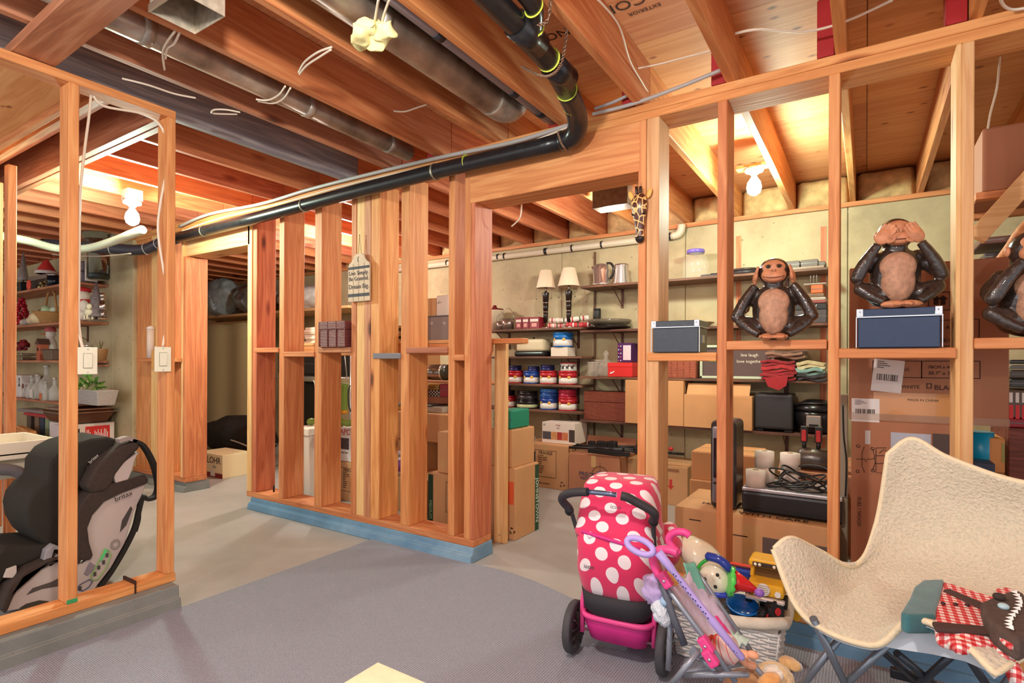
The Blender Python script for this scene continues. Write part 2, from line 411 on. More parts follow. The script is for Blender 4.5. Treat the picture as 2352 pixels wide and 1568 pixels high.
# ---- near left stud wall
wn = struct('wall_near_left')
ye = at(405, 260, X=XL).y
member(wn, 'top_plate', XL-.09, XL, -1.2, ye, 2.275, 2.312, 'y')
member(wn, 'bottom_plate', XL-.1, XL, -1.2, ye+.005, .104, .145, 'y')
MB().box(XL-.11, XL+.003, at(311,1350,X=XL).y-.004, at(311,1350,X=XL).y+.003, .1, .16).build('strap', plain((70,40,28), .7, .3), wn)
def lstud(u0, tone='fir', dy=.037, X=XL, z0=.146, z1=2.275):
    y0 = at(u0, 800, X=X).y
    return member(wn, 'stud', X-.092, X, y0, y0+dy, z0, z1, 'z', tone)
s1 = lstud(155.5); s2 = lstud(383)
y0 = at(155.5, 800, X=XL).y
MB().box(XL-.001, XL+.0008, y0, y0+.037, .1465, .163).build('green_paint_mark', plain((60,150,90), .6), wn)
# studs of the partition further left (perpendicular)
for u, X, z1 in ((16, -4.4, 2.335), (-14, -4.9, 2.335)):
    y = at(u, 800, X=X).y
    member(wn, 'stud', X-.06, X, y, y+.045, .02, z1, 'z', 'fir')

# ---- ceiling: joists, subfloor sheets, beams
ce = struct('ceiling')
MB().box(-11.5, 3.2, -2.0, 5.2, ZS+.018, ZS+.04).build('floor_deck', wood('x', 'ply'), ce)
JX = [-.48+.411*k for k in range(-25, 8)]
def tone_of(x): return 'grey' if -3.0 < x < -2.75 else ('brown' if x < -2.3 and x > -2.75 else 'fir') if x > -2.75 else ('red' if x < -2.75 else 'fir')
for i, x in enumerate(JX):   # x = right-hand face
    x0 = x-.038
    if x > -3.0:
        tn = tone_of(x)
        member(ce, 'joist', x0, x, -1.9, YF+.10, ZJ, ZS, 'y', tn)
    else:
        member(ce, 'joist', x0, x, 1.46, YF+.10, ZJ, ZS, 'y', 'red')
        if x > -7: pass
    if x < 2.3: member(ce, 'joist', x0-.0, x, YF+.102, YB+.13, ZJ, ZS, 'y', 'fir' if x > -1.8 else 'red')
for i in range(-5, 3):
    for j, (ya, yb) in enumerate(((-1.9, 0), (0, 1.22), (1.22, 2.44), (2.44, 3.66), (3.66, 5.1))):
        MB().box(i*2.44+.002, (i+1)*2.44-.002, ya+.001, yb-.001, ZS+.001, ZS+.017).build('subfloor_sheet', wood('x', 'ply'), ce)
# left room: stair opening beams running across the joists
for y in (1.36, 1.405, 1.12): member(ce, 'header_beam', -7.8, -2.99, y, y+.04, 2.34 if y > 1.3 else 2.36, ZS-.002, 'x', 'brown')
member(ce, 'header_beam', -7.8, -2.99, 1.18, 1.22, 2.40, ZS-.002, 'x', 'red')
MB().box(-7.8, -2.9, .62, 1.02, 2.335, 2.35).build('soffit_panel', wood('x', 'ply'), ce)
member(ce, 'header_beam', -7.8, -3.0, 1.021, 1.05, 2.30, 2.42, 'x', 'fir')
for y in (.15, -.25):
    member(ce, 'beam', -8, -2.84, y, y+.04, 2.36, 2.55, 'x', 'red')
# steel I-like blocking board nailed across joists, upper left
a = at(62, 150, Z=2.34); b = at(300, -40, Z=2.34)
a0 = at(35, 120, Z=2.33); b0 = at(165, 75, Z=2.33)
q = [at(25, 122, Z=2.345), at(97, 150, Z=2.345), at(282, 0, Z=2.345), at(322, -40, Z=2.345), at(160, -40, Z=2.345), at(120, 30, Z=2.345)]
MB().beam(at(62, 138, Z=2.335), at(225, -5, Z=2.335)+(at(225, -5, Z=2.335)-at(62, 138, Z=2.335))*.6, .14, .038).build('cross_board', wood('x', 'brown'), ce, bev=.003)
# ================================================================ LIGHT FIXTURES
WHITE = plain((232,228,220), .45); IVORY = plain((226,222,198), .4)
def bulb(name, loc, label, power, col, dz=-.09, dy=0, up=ZJ):
    t = thing(name, label, 'lamp', loc)
    x, y, z = loc
    MB().lathe((x, y, z+.05), [(.022,0),(.03,.012),(.055,.018),(.058,.035),(.05,.045)], 24).build('socket', plain((235,232,225), .3), t)
    MB().box(x-.05, x+.05, y-.05, y+.05, z+.092, up-.001).build('junction_box', plain((120,118,115), .5, .6), t, bev=.003)
    MB().lathe((x, y, z+.052), [(.014,0),(.018,-.02),(.038,-.05),(.046,-.085),(.038,-.118),(.014,-.135)], 20).build('glass_bulb', plain((255,255,246), .3, emit=60), t)
    lamp('bulb_or_fill_light', (x+.075, y-.05, z+dz), power, col, .05)
    return t
bulb('ceiling_bulb', (-4.42, 1.86, 2.19), 'bare glowing bulb in white socket under the joists of the left room', 120, COOL, dz=-.0)
bulb('ceiling_bulb', (-.615, 3.86, 2.31), 'bare glowing bulb between joists behind the open studs on the right', 60, COOL, dz=-.1, up=2.4)
MB().box(-.72, -.5, 3.82, 3.90, 2.40, 2.42).build('mounting_block', wood('x', 'fir'), ce)

# ================================================================ PIPES AND DUCTS
BLK_ = plain((30,29,31), .28, noise_amt=.3, scale=20); GLUE = plain((190,196,70), .5)
# black drain pipe
t = thing('drain_pipe', 'long black plastic drain pipe hung along the top of the long stud wall', 'pipe', (-3, 2.44, 2.2))
PY = 2.44
run = [at(409, 546, Y=PY), at(584, 501.5, Y=PY), at(800, 444, Y=PY), at(1020, 389, Y=PY), at(1246, 337, Y=PY), at(1290, 325, Y=PY)]
el = [at(1290, 325, Y=PY), Vector((-1.215, 2.43, 2.238)), Vector((-1.165, 2.39, 2.262)), Vector((-1.135, 2.32, 2.288)), Vector((-1.11, 2.23, 2.3)), Vector((-1.085, 2.12, 2.305))]
up = [Vector((-1.085, 2.12, 2.305)), Vector((-1.045, 1.93, 2.312)), Vector((-1.03, 1.6, 2.318)), Vector((-1.03, 1.2, 2.325)), Vector((-1.03, .3, 2.33))]
MB().tube(run, .043, 20).build('pipe_run', BLK_, t)
MB().tube(bez(el, 4), .0475, 20).build('elbow', BLK_, t)
MB().tube(up, .043, 20).build('pipe_riser', BLK_, t)
for k, (a, b) in enumerate(((run[3], run[4]),)):
    d = (b-a).normalized()
def ringat(p, d, r, name, mat, w=.006):
    d = Vector(d).normalized(); MB().tube([Vector(p)-d*w/2, Vector(p)+d*w/2], r, 20).build(name, mat, t)
dx = Vector((1, 0, .01))
ringat(at(1073, 374, Y=PY), dx, .0465, 'glue_ring', GLUE, .004)
for p, d in ((up[0], up[1]-up[0]), (Vector((-1.115,2.245,2.299)), (-.1,.3,-.03)), (Vector((-1.032,1.66,2.317)), (0,1,0)), (Vector((-1.04,1.88,2.313)), (.1,-1,0))):
    ringat(p, d, .0475, 'glue_ring', GLUE, .004)
for u in (1000, 700, 470):
    p = at(u, 389+(1020-u)*.2575, Y=PY); ringat(p, dx, .0465, 'hanger_strap', plain((150,140,120), .5, .7), .012)
MB().tube([up[1]+Vector((0,.12,0)), up[1]+Vector((0,-.02,0))], .05, 20).build('coupling', BLK_, t)
MB().tube([Vector((-1.03,1.78,2.316)), Vector((-1.03,1.62,2.318))], .049, 20).build('coupling', BLK_, t)
# branch pipe
br = [Vector((-1.035,1.80,2.316)), Vector((-1.0,1.70,2.33)), Vector((-.955,1.62,2.345)), Vector((-.945,1.5,2.35)), Vector((-.945,1.1,2.352)), Vector((-.945,.3,2.354))]
MB().tube(bez(br, 4), .031, 16).build('branch_pipe', BLK_, t)
ringat(br[2], (.02,-1,.1), .036, 'glue_ring', GLUE, .004); ringat(br[1], (.4,-1,.1), .036, 'glue_ring', GLUE, .004)
# strap chain hung round the riser
def chain(pts, name, label=None, par=None, n=16, r=.0022, mat=None):
    mb = MB(); pts = bez(pts, n)
    for i in range(0, len(pts)-1):
        a, b = pts[i], pts[i+1]; c = (a+b)/2; d = (b-a).normalized(); u = d.orthogonal().normalized() if i % 2 else d.cross(d.orthogonal()).normalized()
        mb.tube([c+d*cos(q)*(b-a).length*.75+u*sin(q)*.005 for q in [2*pi*j/8 for j in range(8)]], r, 5, closed=True)
    return mb.build(name, mat or plain((150,120,100), .4, .8), par)
c0 = Vector((-1.04, 1.9, 2.313))
chain([c0+Vector((-.16,.04,.045)), c0+Vector((-.06,.01,-.03)), c0+Vector((0,0,-.05)), c0+Vector((.05,-.01,-.02)), c0+Vector((.11,-.08,.06)), c0+Vector((.16,-.16,.2))], 'hanger_chain', par=t)
c1 = at(1297, 322, Y=PY)
chain([c1+Vector((0,.03,.05)), c1+Vector((-.012,-.04,.03)), c1+Vector((0,-.05,-.01)), c1+Vector((.01,-.03,-.045)), c1+Vector((.012,.02,-.05))], 'hanger_chain', par=t, n=10)
c2 = Vector((-.95, 1.66, 2.35))
chain([c2+Vector((-.05,0,.02)), c2+Vector((-.02,0,-.035)), c2+Vector((.03,0,-.03)), c2+Vector((.08,-.08,.06)), c2+Vector((.1,-.14,.2))], 'hanger_chain', par=t, n=8)
# the same drain continues through the left room
t = thing('drain_pipe', 'black drain pipe with pale glued elbows in the left room above the shelves', 'pipe', (-5.6, 2.3, 2.1))
p0 = at(405, 547, Y=PY)
pth = [p0, at(365, 560, Y=2.43), at(335, 572, Y=2.38), at(300, 574, Y=2.30), at(255, 570, Y=2.2), at(180, 566, Y=2.02), at(100, 560, Y=1.86)]
MB().tube(bez(pth, 4), .047, 18).build('pipe_run', plain((52,50,60), .25), t)
for i in (1, 2, 4): ringat(pth[i], pth[i+1]-pth[i-1], .05, 'glue_ring', plain((190,185,180), .4), .005)

GALV = plain((176,166,152), .4, .6, noise_amt=.35, scale=14, bump=.1)
def duct(label, x, y0, y1, z, r, bands, mat=GALV, name='round_duct', cat='duct', bn='joint_band', bmat=None):
    t = thing(name, label, cat, (x, y0, z)); MB().tube([(x, y0, z), (x, y1, z)], r, 28).build('pipe_run', mat, t)
    for y in bands: MB().tube([(x, y-.02, z), (x, y+.02, z)], r+.003, 28).build(bn, bmat or mat, t)
    return t
RUST = plain((176,164,150), .36, .5, noise_amt=.5, scale=9, bump=.1)
duct('long round galvanised duct with rusty bloom running between the brown joists left of centre', -2.325, -.6, 2.46, 2.40, .052, (1.02, 1.75, 2.3), RUST)
t = duct('fat round galvanised duct with an orange rust patch beside the grey plastic pipe', -1.535, -.6, 2.2, 2.415, .074, (1.45,), RUST)
MB().tube(bez([(-1.535,2.19,2.415),(-1.535,2.3,2.42),(-1.53,2.38,2.46),(-1.53,2.42,2.56)], 5), .076, 26).build('elbow', GALV, t)
duct('grey plastic vent pipe with black clamps running under the joists beside the fat duct', -1.375, -.6, 2.6, 2.395, .028, (1.62, 2.15, 2.4), plain((150,146,156), .35), 'vent_pipe', 'pipe', 'clamp', plain((30,30,34), .4))
duct('thin dark pipe running tight beside the fat rusty duct', -1.44, -.4, 2.58, 2.44, .022, (2.05,), plain((60,56,56), .4, .3), 'water_pipe', 'pipe')
# sheet-metal boot
t = thing('duct_boot', 'open rectangular sheet-metal duct boot hanging between joists at the top of the photo', 'duct', (-1.89, .98, 2.27))
x0, x1 = -1.985, -1.80; y0, y1 = .885, 1.03
P = [(x0, y0), (x1, y0), (x1, y1), (x0, y1)]; mb = MB()
for i in range(4):
    a, b = P[i], P[(i+1) % 4]
    mb.add([(a[0], a[1], 2.285), (b[0], b[1], 2.285), (b[0], b[1], 2.59), (a[0], a[1], 2.59)], [(0,1,2,3)])
mb.build('sheet_body', plain((200,186,164), .4, .5, noise_amt=.25, scale=40), t, solid=.002)
MB().box(x0-.004, x1+.004, y0-.004, y0, 2.285, 2.31).build('flange', plain((190,180,160), .3, .8), t)
# insulation wad with cable ends
t = thing('insulation_wad', 'wad of yellow fibreglass stuffed beside the rusty duct at top centre', 'insulation', (-1.7, 1.16, 2.3))
c = at(852, 78, Z=2.27); mb = MB()
for k, (dx_, dy_, rz_) in enumerate(((-.03,0,.03),(.01,.01,.035),(.035,.02,.025),(0,-.03,.03))):
    mb.ell(c+Vector((dx_*1.3, dy_, 0)), .048, .035, rz_*1.3, n=30, m=20)
mb.build('fibre_tuft', plain((226,214,150), .95, noise_amt=.15, scale=60), t, disp=lambda p: (noise.noise(p*28)*.022, noise.noise(p*26+Vector((3,1,2)))*.022, noise.noise(p*24+Vector((9,4,2)))*.03))
# small duct behind the header
t = thing('duct_elbow', 'stubby galvanised rectangular duct end hanging under joists behind the door header', 'duct', (-1.7, 4.0, 2.2))
x0, x1, z0, z1 = rect(1360, 436, 1442, 466, 3.6)
MB().box(x0, x1, 3.6, 3.75, z0, z1+.03).build('sheet_body', plain((128,112,98), .4, .8, noise_amt=.2), t, bev=.004)
MB().box(x0+.02, x1+.03, 3.62, 3.73, z1+.03, 2.5).build('collar', plain((128,112,98), .4, .8), t, bev=.004)
# white pipe on the back wall
t = thing('wall_pipe', 'white plastic pipe with black clamps running along the top of the concrete wall', 'pipe', (-2, 4.86, 2.25))
PW = plain((214,196,170), .4)
a = at(900, 610, Y=4.86); b = at(1545, 524, Y=4.86)
z = 2.255
MB().tube([(a.x-.6, 4.86, z-.01), (b.x, 4.86, z)], .03, 18).build('pipe_run', PW, t)
MB().tube(bez([(b.x, 4.86, z), (b.x+.05, 4.86, z+.01), (b.x+.075, 4.86, z+.05), (b.x+.08, 4.86, z+.09)], 4), .033, 16).build('elbow', PW, t)
for u in (905, 1028, 1145, 1160, 1253, 1256, 1315, 1383, 1540):
    x = at(u, 560, Y=4.86).x; MB().tube([(x-.008, 4.86, z), (x+.008, 4.86, z)], .034, 16).build('clamp', plain((28,28,30), .4), t)

# insulation batts in the rim bays on the foundation wall
BATT = plain((222,186,130), .95, noise_amt=.22, scale=18, bump=.5)
for i, x in enumerate(JX[8:]):
    if x > 2: break
    x0, x1 = x+.004, x+.411-.042
    mb = MB(); n = 10; rows = []
    for j in range(n+1):
        zz = 2.362+(ZS-2.364)*j/n; row = []
        for k in range(n+1):
            xx = x0+(x1-x0)*k/n; e = min(j, n-j, k, n-k)/3; e = min(1, e)
            row.append(Vector((xx, YB+.10-.09*sqrt(e)*(1+.35*noise.noise(Vector((xx*7, zz*9, i)))), zz-(.03*abs(noise.noise(Vector((xx*5, i, 2)))) if j == n else 0))))
        rows.append(row)
    vs = [p for r in rows for p in r]; fs = [(j*(n+1)+k, j*(n+1)+k+1, (j+1)*(n+1)+k+1, (j+1)*(n+1)+k) for j in range(n) for k in range(n)]
    mb.add(vs, fs, True); mb.build('insulation_batt', BATT, ce, solid=.01)
# red steel cross braces at joist laps
for x in JX[9:25]:
    pass
for u, v in ((1914, 60), (2222, 20), (1062, 330), (1664, 175)):
    p = at(u, v, Y=YF+.15) if v > 100 else at(u, v, Z=2.45)
RED = plain((168,34,38), .5)
for x in (-.14, .27, -1.37, -.965, -.55, -2.2):
    MB().box(x-.03, x+.03, YF+.0, YF+.09, 2.362, ZS-.002).build('red_blocking', RED, ce, bev=.002)

# ================================================================ CABLES
CW = plain((222,206,184), .4); CG = plain((168,162,158), .4)
def cable(label, pts, r=.0035, mat=None, name='electrical_cable', n=6, cat='cable', group=None):
    P = [at(p[0], p[1], **{p[2]: p[3]}) if len(p) == 4 else Vector(p) for p in pts]
    o = MB().tube(bez(P, n), r, 8).build(name, mat or CW, None); return tag(o, label, cat, group)
cable('white cable sagging across the plywood ceiling right of centre, above the long top plate', [(1688,77,'Z',2.42),(1745,67,'Z',2.42),(1850,72,'Z',2.42),(1940,50,'Z',2.42),(2050,0,'Z',2.42)], .005)
cable('thick grey cable clipped to the top plate just right of the black pipe elbow', [(1362,262,'Y',2.5),(1455,238,'Y',2.5),(1560,200,'Y',2.48),(1658,160,'Y',2.47)], .009, CG)
cable('short grey cable end rising behind the black pipe elbow', [(1366,250,'Y',2.5),(1410,234,'Y',2.5),(1440,220,'Y',2.5)], .008, CG)
cable('white cable dropping from the ceiling to the large box at upper right', [(2297,130,'Y',3.0),(2290,200,'Y',3.0),(2275,260,'Y',3.0),(2269,296,'Y',3.0)], .004)
cable('white cable loop at the top right corner of the photo', [(2296,-8,'Z',2.34),(2305,12,'Z',2.34),(2325,22,'Z',2.34),(2360,18,'Z',2.34)], .005)
cable('thick grey cable bundle lying on the drain pipe along the long wall', [(412,520,'Y',2.5),(480,492,'Y',2.5),(600,468,'Y',2.5),(700,438,'Y',2.5),(800,412,'Y',2.5),(1000,364,'Y',2.5),(1180,326,'Y',2.5),(1310,286,'Y',2.5)], .012, CG)
cable('thin pale cable running just below the grey bundle on the drain pipe', [(412,534,'Y',2.46),(500,502,'Y',2.46),(640,468,'Y',2.46),(800,424,'Y',2.46),(1000,378,'Y',2.46),(1180,338,'Y',2.46),(1310,290,'Y',2.46)], .005)
for k, (pts, lb) in enumerate((
   ([(402,72,'Z',2.33),(385,95,'Z',2.33),(374,120,'Z',2.33),(378,160,'Z',2.33)], 'white cable loop hanging under the duct left of the metal boot'),
   ([(412,76,'Z',2.33),(400,100,'Z',2.33),(384,112,'Z',2.33),(380,135,'Z',2.33)], 'second strand of the white cable loop left of the metal boot'),
   ([(762,108,'Z',2.34),(730,120,'Z',2.34),(700,142,'Z',2.34),(686,166,'Z',2.34)], 'pair of white cables crossing a joist bay above the long wall, upper strand'),
   ([(760,114,'Z',2.33),(735,130,'Z',2.33),(705,150,'Z',2.33),(688,170,'Z',2.33)], 'pair of white cables crossing a joist bay above the long wall, lower strand'),
   ([(655,198,'Z',2.33),(640,218,'Z',2.33),(615,230,'Z',2.33),(588,228,'Z',2.33)], 'white cable hooked under the rusty duct, upper strand'),
   ([(667,202,'Z',2.33),(652,225,'Z',2.33),(628,237,'Z',2.33),(592,232,'Z',2.33)], 'white cable hooked under the rusty duct, lower strand'),
   ([(552,258,'Z',2.34),(520,252,'Z',2.34),(492,252,'Z',2.34),(490,260,'Z',2.34),(545,262,'Z',2.34)], 'flat white cable loop between the grey joists'),
   ([(980,240,'Z',2.4),(955,248,'Z',2.4),(930,256,'Z',2.4),(904,255,'Z',2.4)], 'single white cable crossing the joist bay left of the rust patch'),
   ([(450,225,'Z',2.34),(400,215,'Z',2.34),(340,195,'Z',2.34),(280,180,'Z',2.34)], 'white cable stapled along the dark grey joist beside the left wall'),
   ([(1370,-5,'Z',2.45),(1410,40,'Z',2.45),(1428,75,'Z',2.45),(1447,140,'Z',2.45),(1475,190,'Z',2.45),(1490,215,'Z',2.45)], 'white cable running down the joist right of the black pipes'),
   ([(1450,160,'Z',2.5),(1510,148,'Z',2.5),(1580,130,'Z',2.5),(1650,112,'Z',2.5)], 'thin pinkish cable crossing the plywood bay above the top plate'),
   ([(870,-5,'Z',2.3),(862,40,'Z',2.3),(855,80,'Z',2.28)], 'white cable end tucked in the yellow fibreglass, left strand'),
   ([(896,-5,'Z',2.3),(880,40,'Z',2.3),(872,85,'Z',2.28)], 'white cable end tucked in the yellow fibreglass, right strand'),
   ([(1198,470,'Y',2.75),(1194,500,'Y',2.75),(1175,520,'Y',2.75)], 'white string hanging below the door header'))):
    cable(lb, pts, .0042)
cable('white cable loop hanging down the near left stud wall to the left switch', [(209,218,'X',-2.78),(204,270,'X',-2.78),(196,330,'X',-2.78),(188,400,'X',-2.78),(183,460,'X',-2.78),(182,560,'X',-2.78),(181,660,'X',-2.78),(181,740,'X',-2.76),(188,796,'X',-2.75)], .0055)
cable('white cable draped from the near left top plate down to the right switch', [(214,220,'X',-2.78),(240,244,'X',-2.78),(330,262,'X',-2.78),(368,288,'X',-2.78),(382,330,'X',-2.77),(380,400,'X',-2.77),(368,470,'X',-2.77),(363,530,'X',-2.77),(374,610,'X',-2.77),(385,680,'X',-2.77),(381,745,'X',-2.77),(374,796,'X',-2.76)], .0055)
# flexible white hose in left room
HZ = 2.08
pts = bez([at(-10,540,Z=HZ), at(60,552,Z=HZ), at(130,570,Z=HZ-.01), at(200,570,Z=HZ-.02), at(262,553,Z=HZ), at(300,538,Z=HZ), at(328,527,Z=HZ+.02)], 16)
o = MB().tube(pts, [.03+(.0022 if i % 2 else 0) for i in range(len(pts))], 14).build('flexible_hose', plain((206,214,190), .45)); tag(o, 'ribbed white flexible hose sagging across the left room under the bulb', 'hose')
cable('white cable hanging in front of the top shelf of the left room', [(120,584,'Y',2.2),(150,586,'Y',2.2),(230,588,'Y',2.2),(300,582,'Y',2.2)], .006)
# ceiling stencil on plywood
st = plain((60,34,24), .8)
e1 = at(1330, 78, Z=ZS-.001); sheet = ce
for s_, u, v, sz in (('ANO', 1290, 75, .075), ('COFI', 1430, 12, .085), ('EXTERIOR', 1480, 22, .03)):
    p = at(u, v, Z=ZS)
    text(s_, 'stencil_print', st, ce, (p.x, p.y, ZS-.0005), sz, R=RZ(pi)@RX(pi)@RZ(pi*.0), ext=.0002)
# ================================================================ BUILDERS FOR STORED THINGS
INK = plain((58,38,28), .8); TAPE = plain((196,160,110), .25, coat=.3)
def xat(u, Y, v=831): return at(u, v, Y=Y).x
def zat(u, v, Y): return at(u, v, Y=Y).z
def carton(label, x0, x1, yf, d, z0, z1, tone=0, rz=0, tape=True, group=None, flap=None, open_=False, name='cardboard_box'):
    w = x1-x0; h = z1-z0
    t = thing(name, label, 'box', ((x0+x1)/2, yf+d/2, z0), rz, group)
    mb = MB(); b = .004
    if open_:
        for q in ((-w/2, w/2, -d/2, -d/2+b), (-w/2, w/2, d/2-b, d/2), (-w/2, -w/2+b, -d/2+b, d/2-b), (w/2-b, w/2, -d/2+b, d/2-b)):
            mb.box(*q, 0, h)
        mb.box(-w/2+b, w/2-b, -d/2+b, d/2-b, 0, b)
    else: mb.box(-w/2, w/2, -d/2, d/2, 0, h)
    mb.build('body', cardboard(tone), t, bev=.003, local=True)
    if not open_:
        MB().box(-w/2+.004, w/2-.004, -d/2+.003, -.002, h+.0002, h+.003).build('flap', cardboard(tone), t, local=True)
        MB().box(-w/2+.004, w/2-.004, .002, d/2-.003, h+.0002, h+.003).build('flap', cardboard(tone), t, local=True)
        if tape: MB().box(-w/2+.01, w/2-.01, -.022, .022, h+.003, h+.0036).build('tape_strip', TAPE, t, local=True); MB().box(-.022, .022, -d/2-.0012, -d/2-.0004, h*.72, h).build('tape_strip', TAPE, t, local=True)
    if flap:
        for s in flap:
            if s == 'l': MB().box(-w/2-.10, -w/2, -d/2, d/2, h-.003, h, R=RY(-.15), c=(-w/2, 0, h)).build('flap', cardboard(tone), t, local=True)
            if s == 'r': MB().box(w/2, w/2+.10, -d/2, d/2, h-.003, h, R=RY(.2), c=(w/2, 0, h)).build('flap', cardboard(tone), t, local=True)
            if s == 'b': MB().box(-w/2, w/2, d/2, d/2+.12, h-.003, h, R=RX(.9), c=(0, d/2, h)).build('flap', cardboard(tone), t, local=True)
            if s == 'f': MB().box(-w/2, w/2, -d/2-.1, -d/2, h-.003, h, R=RX(.5), c=(0, -d/2, h)).build('flap', cardboard(tone), t, local=True)
    return t
def bodyof(t):
    for c in t.children:
        if c.name.split('.')[0] == 'body': return c
    return t
def ltext(s, t, x, y, z, size, mat=INK, w=None, R=None, name='printed_text', align='CENTER'):
    """text on a thing, in the thing's own frame (front face looks along -Y)"""
    R0 = t.matrix_basis.to_3x3(); p = t.matrix_basis @ Vector((x, y, z))
    return text(s, name, mat, bodyof(t), p, size, R=R0 @ (R or RX(pi/2)), w=w, align=align)
def decal(t, name, x0, x1, y, z0, z1, mat, ext=.0012):
    return MB().box(x0, x1, y-ext, y-.0002, z0, z1).build(name, mat, bodyof(t), local=True)
def fragile(t, w, d, h, sc=1.0, cx=0, cz=.55):
    mb = MB(); x0, x1 = cx-w*.24, cx+w*.24; z0, z1 = h*(cz-.3), h*(cz+.32); y = -d/2-.0008
    for q in ((x0, x1, z1-.003, z1), (x0, x1, z0, z0+.003), (x0, x0+.003, z0, z1), (x1-.003, x1, z0, z1)): mb.box(q[0], q[1], y-.0006, y, q[2], q[3])
    mb.build('printed_frame', INK, t, local=True)
    hh = (z1-z0)
    ltext('FRAGILE', t, cx-.0, y-.001, z1-hh*.1, hh*.1, w=(x1-x0)*.62)
    for i, s in enumerate(('KITCHEN', 'DINING ROOM', 'FAMILY ROOM', 'OFFICE', 'BATH', 'BEDROOM', 'LAUNDRY', 'GARAGE', 'OTHER')):
        ltext(s, t, x0+(x1-x0)*.15, y-.001, z1-hh*(.2+.08*i), hh*.055, align='LEFT')
def lathe_thing(name, label, cat, loc, parts, group=None, n=24, rz=0):
    t = thing(name, label, cat, loc, rz, group)
    for pn, mat, prof in parts: MB().lathe((0,0,0), prof, n).build(pn, mat, t, local=True)
    return t
def copytree(o, loc, label=None, rz=None, scale=None, group=None):
    r = o.copy(); C.objects.link(r); r.location = loc
    if rz is not None: r.rotation_euler = (0, 0, rz)
    if scale: r.scale = scale if not isinstance(scale, (int, float)) else (scale,)*3
    if label: r['label'] = label
    if group: r['group'] = group
    def rec(a, b):
        for ch in list(a.children):
            c = ch.copy(); C.objects.link(c); c.parent = b; rec(ch, c)
    rec(o, r); return r
SHELF = wood('x', 'shelf')
def board(label, x0, x1, y0, y1, ztop, th=.02, br=True, mat=None):
    t = thing('wall_shelf', label, 'shelf', ((x0+x1)/2, (y0+y1)/2, ztop-th), 0, None)
    MB().box(x0, x1, y0, y1, ztop-th, ztop).build('board', mat or SHELF, t, bev=.002)
    if br:
        for f in (.15, .85):
            x = x0+(x1-x0)*f
            mb = MB().box(x-.012, x+.012, y1-.008, y1-.001, ztop-.19, ztop-th-.001).box(x-.012, x+.012, y0+.05, y1-.002, ztop-th-.006, ztop-th-.001)
            mb.beam((x, y0+.06, ztop-th-.01), (x, y1-.01, ztop-.17), .006, .006)
            mb.build('bracket', plain((96,58,44), .5), t)
    return t
YS = 4.61; YSB = YB-.004
Z1, Z2, Z3, Z4 = 1.467, 1.196, .928, .681      # left unit
R0_, R1, R2, R3 = 1.84, 1.435, 1.012, .615     # right unit
xl0, xl1 = -3.35, -2.195; xr0, xr1 = -2.215, -.235
for z, lb in ((Z1, 'shelf board under the two table lamps'), (Z2, 'shelf board under the white roaster'), (Z3, 'shelf board carrying the upper row of cookie tins'), (Z4, 'shelf board carrying the lower row of cookie tins')):
    board('dark stained '+lb, xl0, xl1, YS, YSB, z)
for z, lb in ((R0_, 'top shelf board holding the kettle and glass jar'), (R1, 'shelf board under the flat dishes and record sleeves'), (R2, 'shelf board under the red gift box and folded linens'), (R3, 'shelf board under the rattan box and black toaster')):
    board('dark stained '+lb, xr0, xr1, YS, YSB, z)
MB().box(-2.205, -2.19, YB-.02, YB-.002, .3, 2.2).build('shelf_upright', wood('z', 'shelf'), wb)
for x in (-1.72, -.9, -.28): MB().box(x-.02, x+.02, YB-.003, YB-.001, .25, 2.2).build('shelf_upright', wood('z', 'red'), wb)

# ---------------------------------------------------------------- table lamps
def table_lamp(label, x, s):
    t = thing('table_lamp', label, 'lamp', (x, 4.76, Z1+.001), 0, 'pair of table lamps on the back wall shelf')
    CH = plain((200,196,190), .12, 1); DK = plain((40,28,24), .3)
    MB().lathe((0,0,0), [(.062,0),(.064,.01),(.05,.022),(.03,.045),(.022,.06)], 24).build('base', CH, t, local=True)
    MB().lathe((0,0,0), [(.018,.06),(.024,.13),(.0245,.16)], 20).build('stem', DK, t, local=True)
    MB().lathe((0,0,0), [(.026,.16),(.0275,.166),(.026,.172)], 20).build('chrome_ring', CH, t, local=True)
    MB().lathe((0,0,0), [(.0245,.172),(.028,.25)], 20).build('stem', DK, t, local=True)
    MB().lathe((0,0,0), [(.028,.25),(.03,.256),(.028,.262)], 20).build('chrome_ring', CH, t, local=True)
    MB().lathe((0,0,0), [(.028,.262),(.034,.35),(.032,.356),(.012,.358)], 20).build('stem', DK, t, local=True)
    MB().cyl((0,0,.358), (0,0,.42), .011).build('neck', CH, t, local=True)
    n = 96; r0, r1 = .098*s, .055*s
    rr = lambda r: [Vector(((r*(1+.018*(i % 2)))*cos(2*pi*i/n), (r*(1+.018*(i % 2)))*sin(2*pi*i/n), 0)) for i in range(n)]
    a = [p+Vector((0,0,.40)) for p in rr(r0)]; b = [p+Vector((0,0,.575)) for p in rr(r1)]
    MB().loft([a, b], caps=False, smooth=False).build('lamp_shade', plain((232,208,178), .8), t, local=True, solid=.002)
    for sx in (-1, 1):
        MB().cyl((sx*.085, -.04, .30), (sx*.085, -.04, .41), .0012, n=6).ell((sx*.085, -.04, .295), .007, .007, .008, n=8, m=6).build('pull_chain', plain((120,110,100), .4, .6), t, local=True)
    return t
table_lamp('left of the two pleated-shade table lamps with black and chrome stem', xat(1253, 4.76), .95)
table_lamp('right of the two pleated-shade table lamps, taller shade, black and chrome stem', xat(1306, 4.76), 1.06)

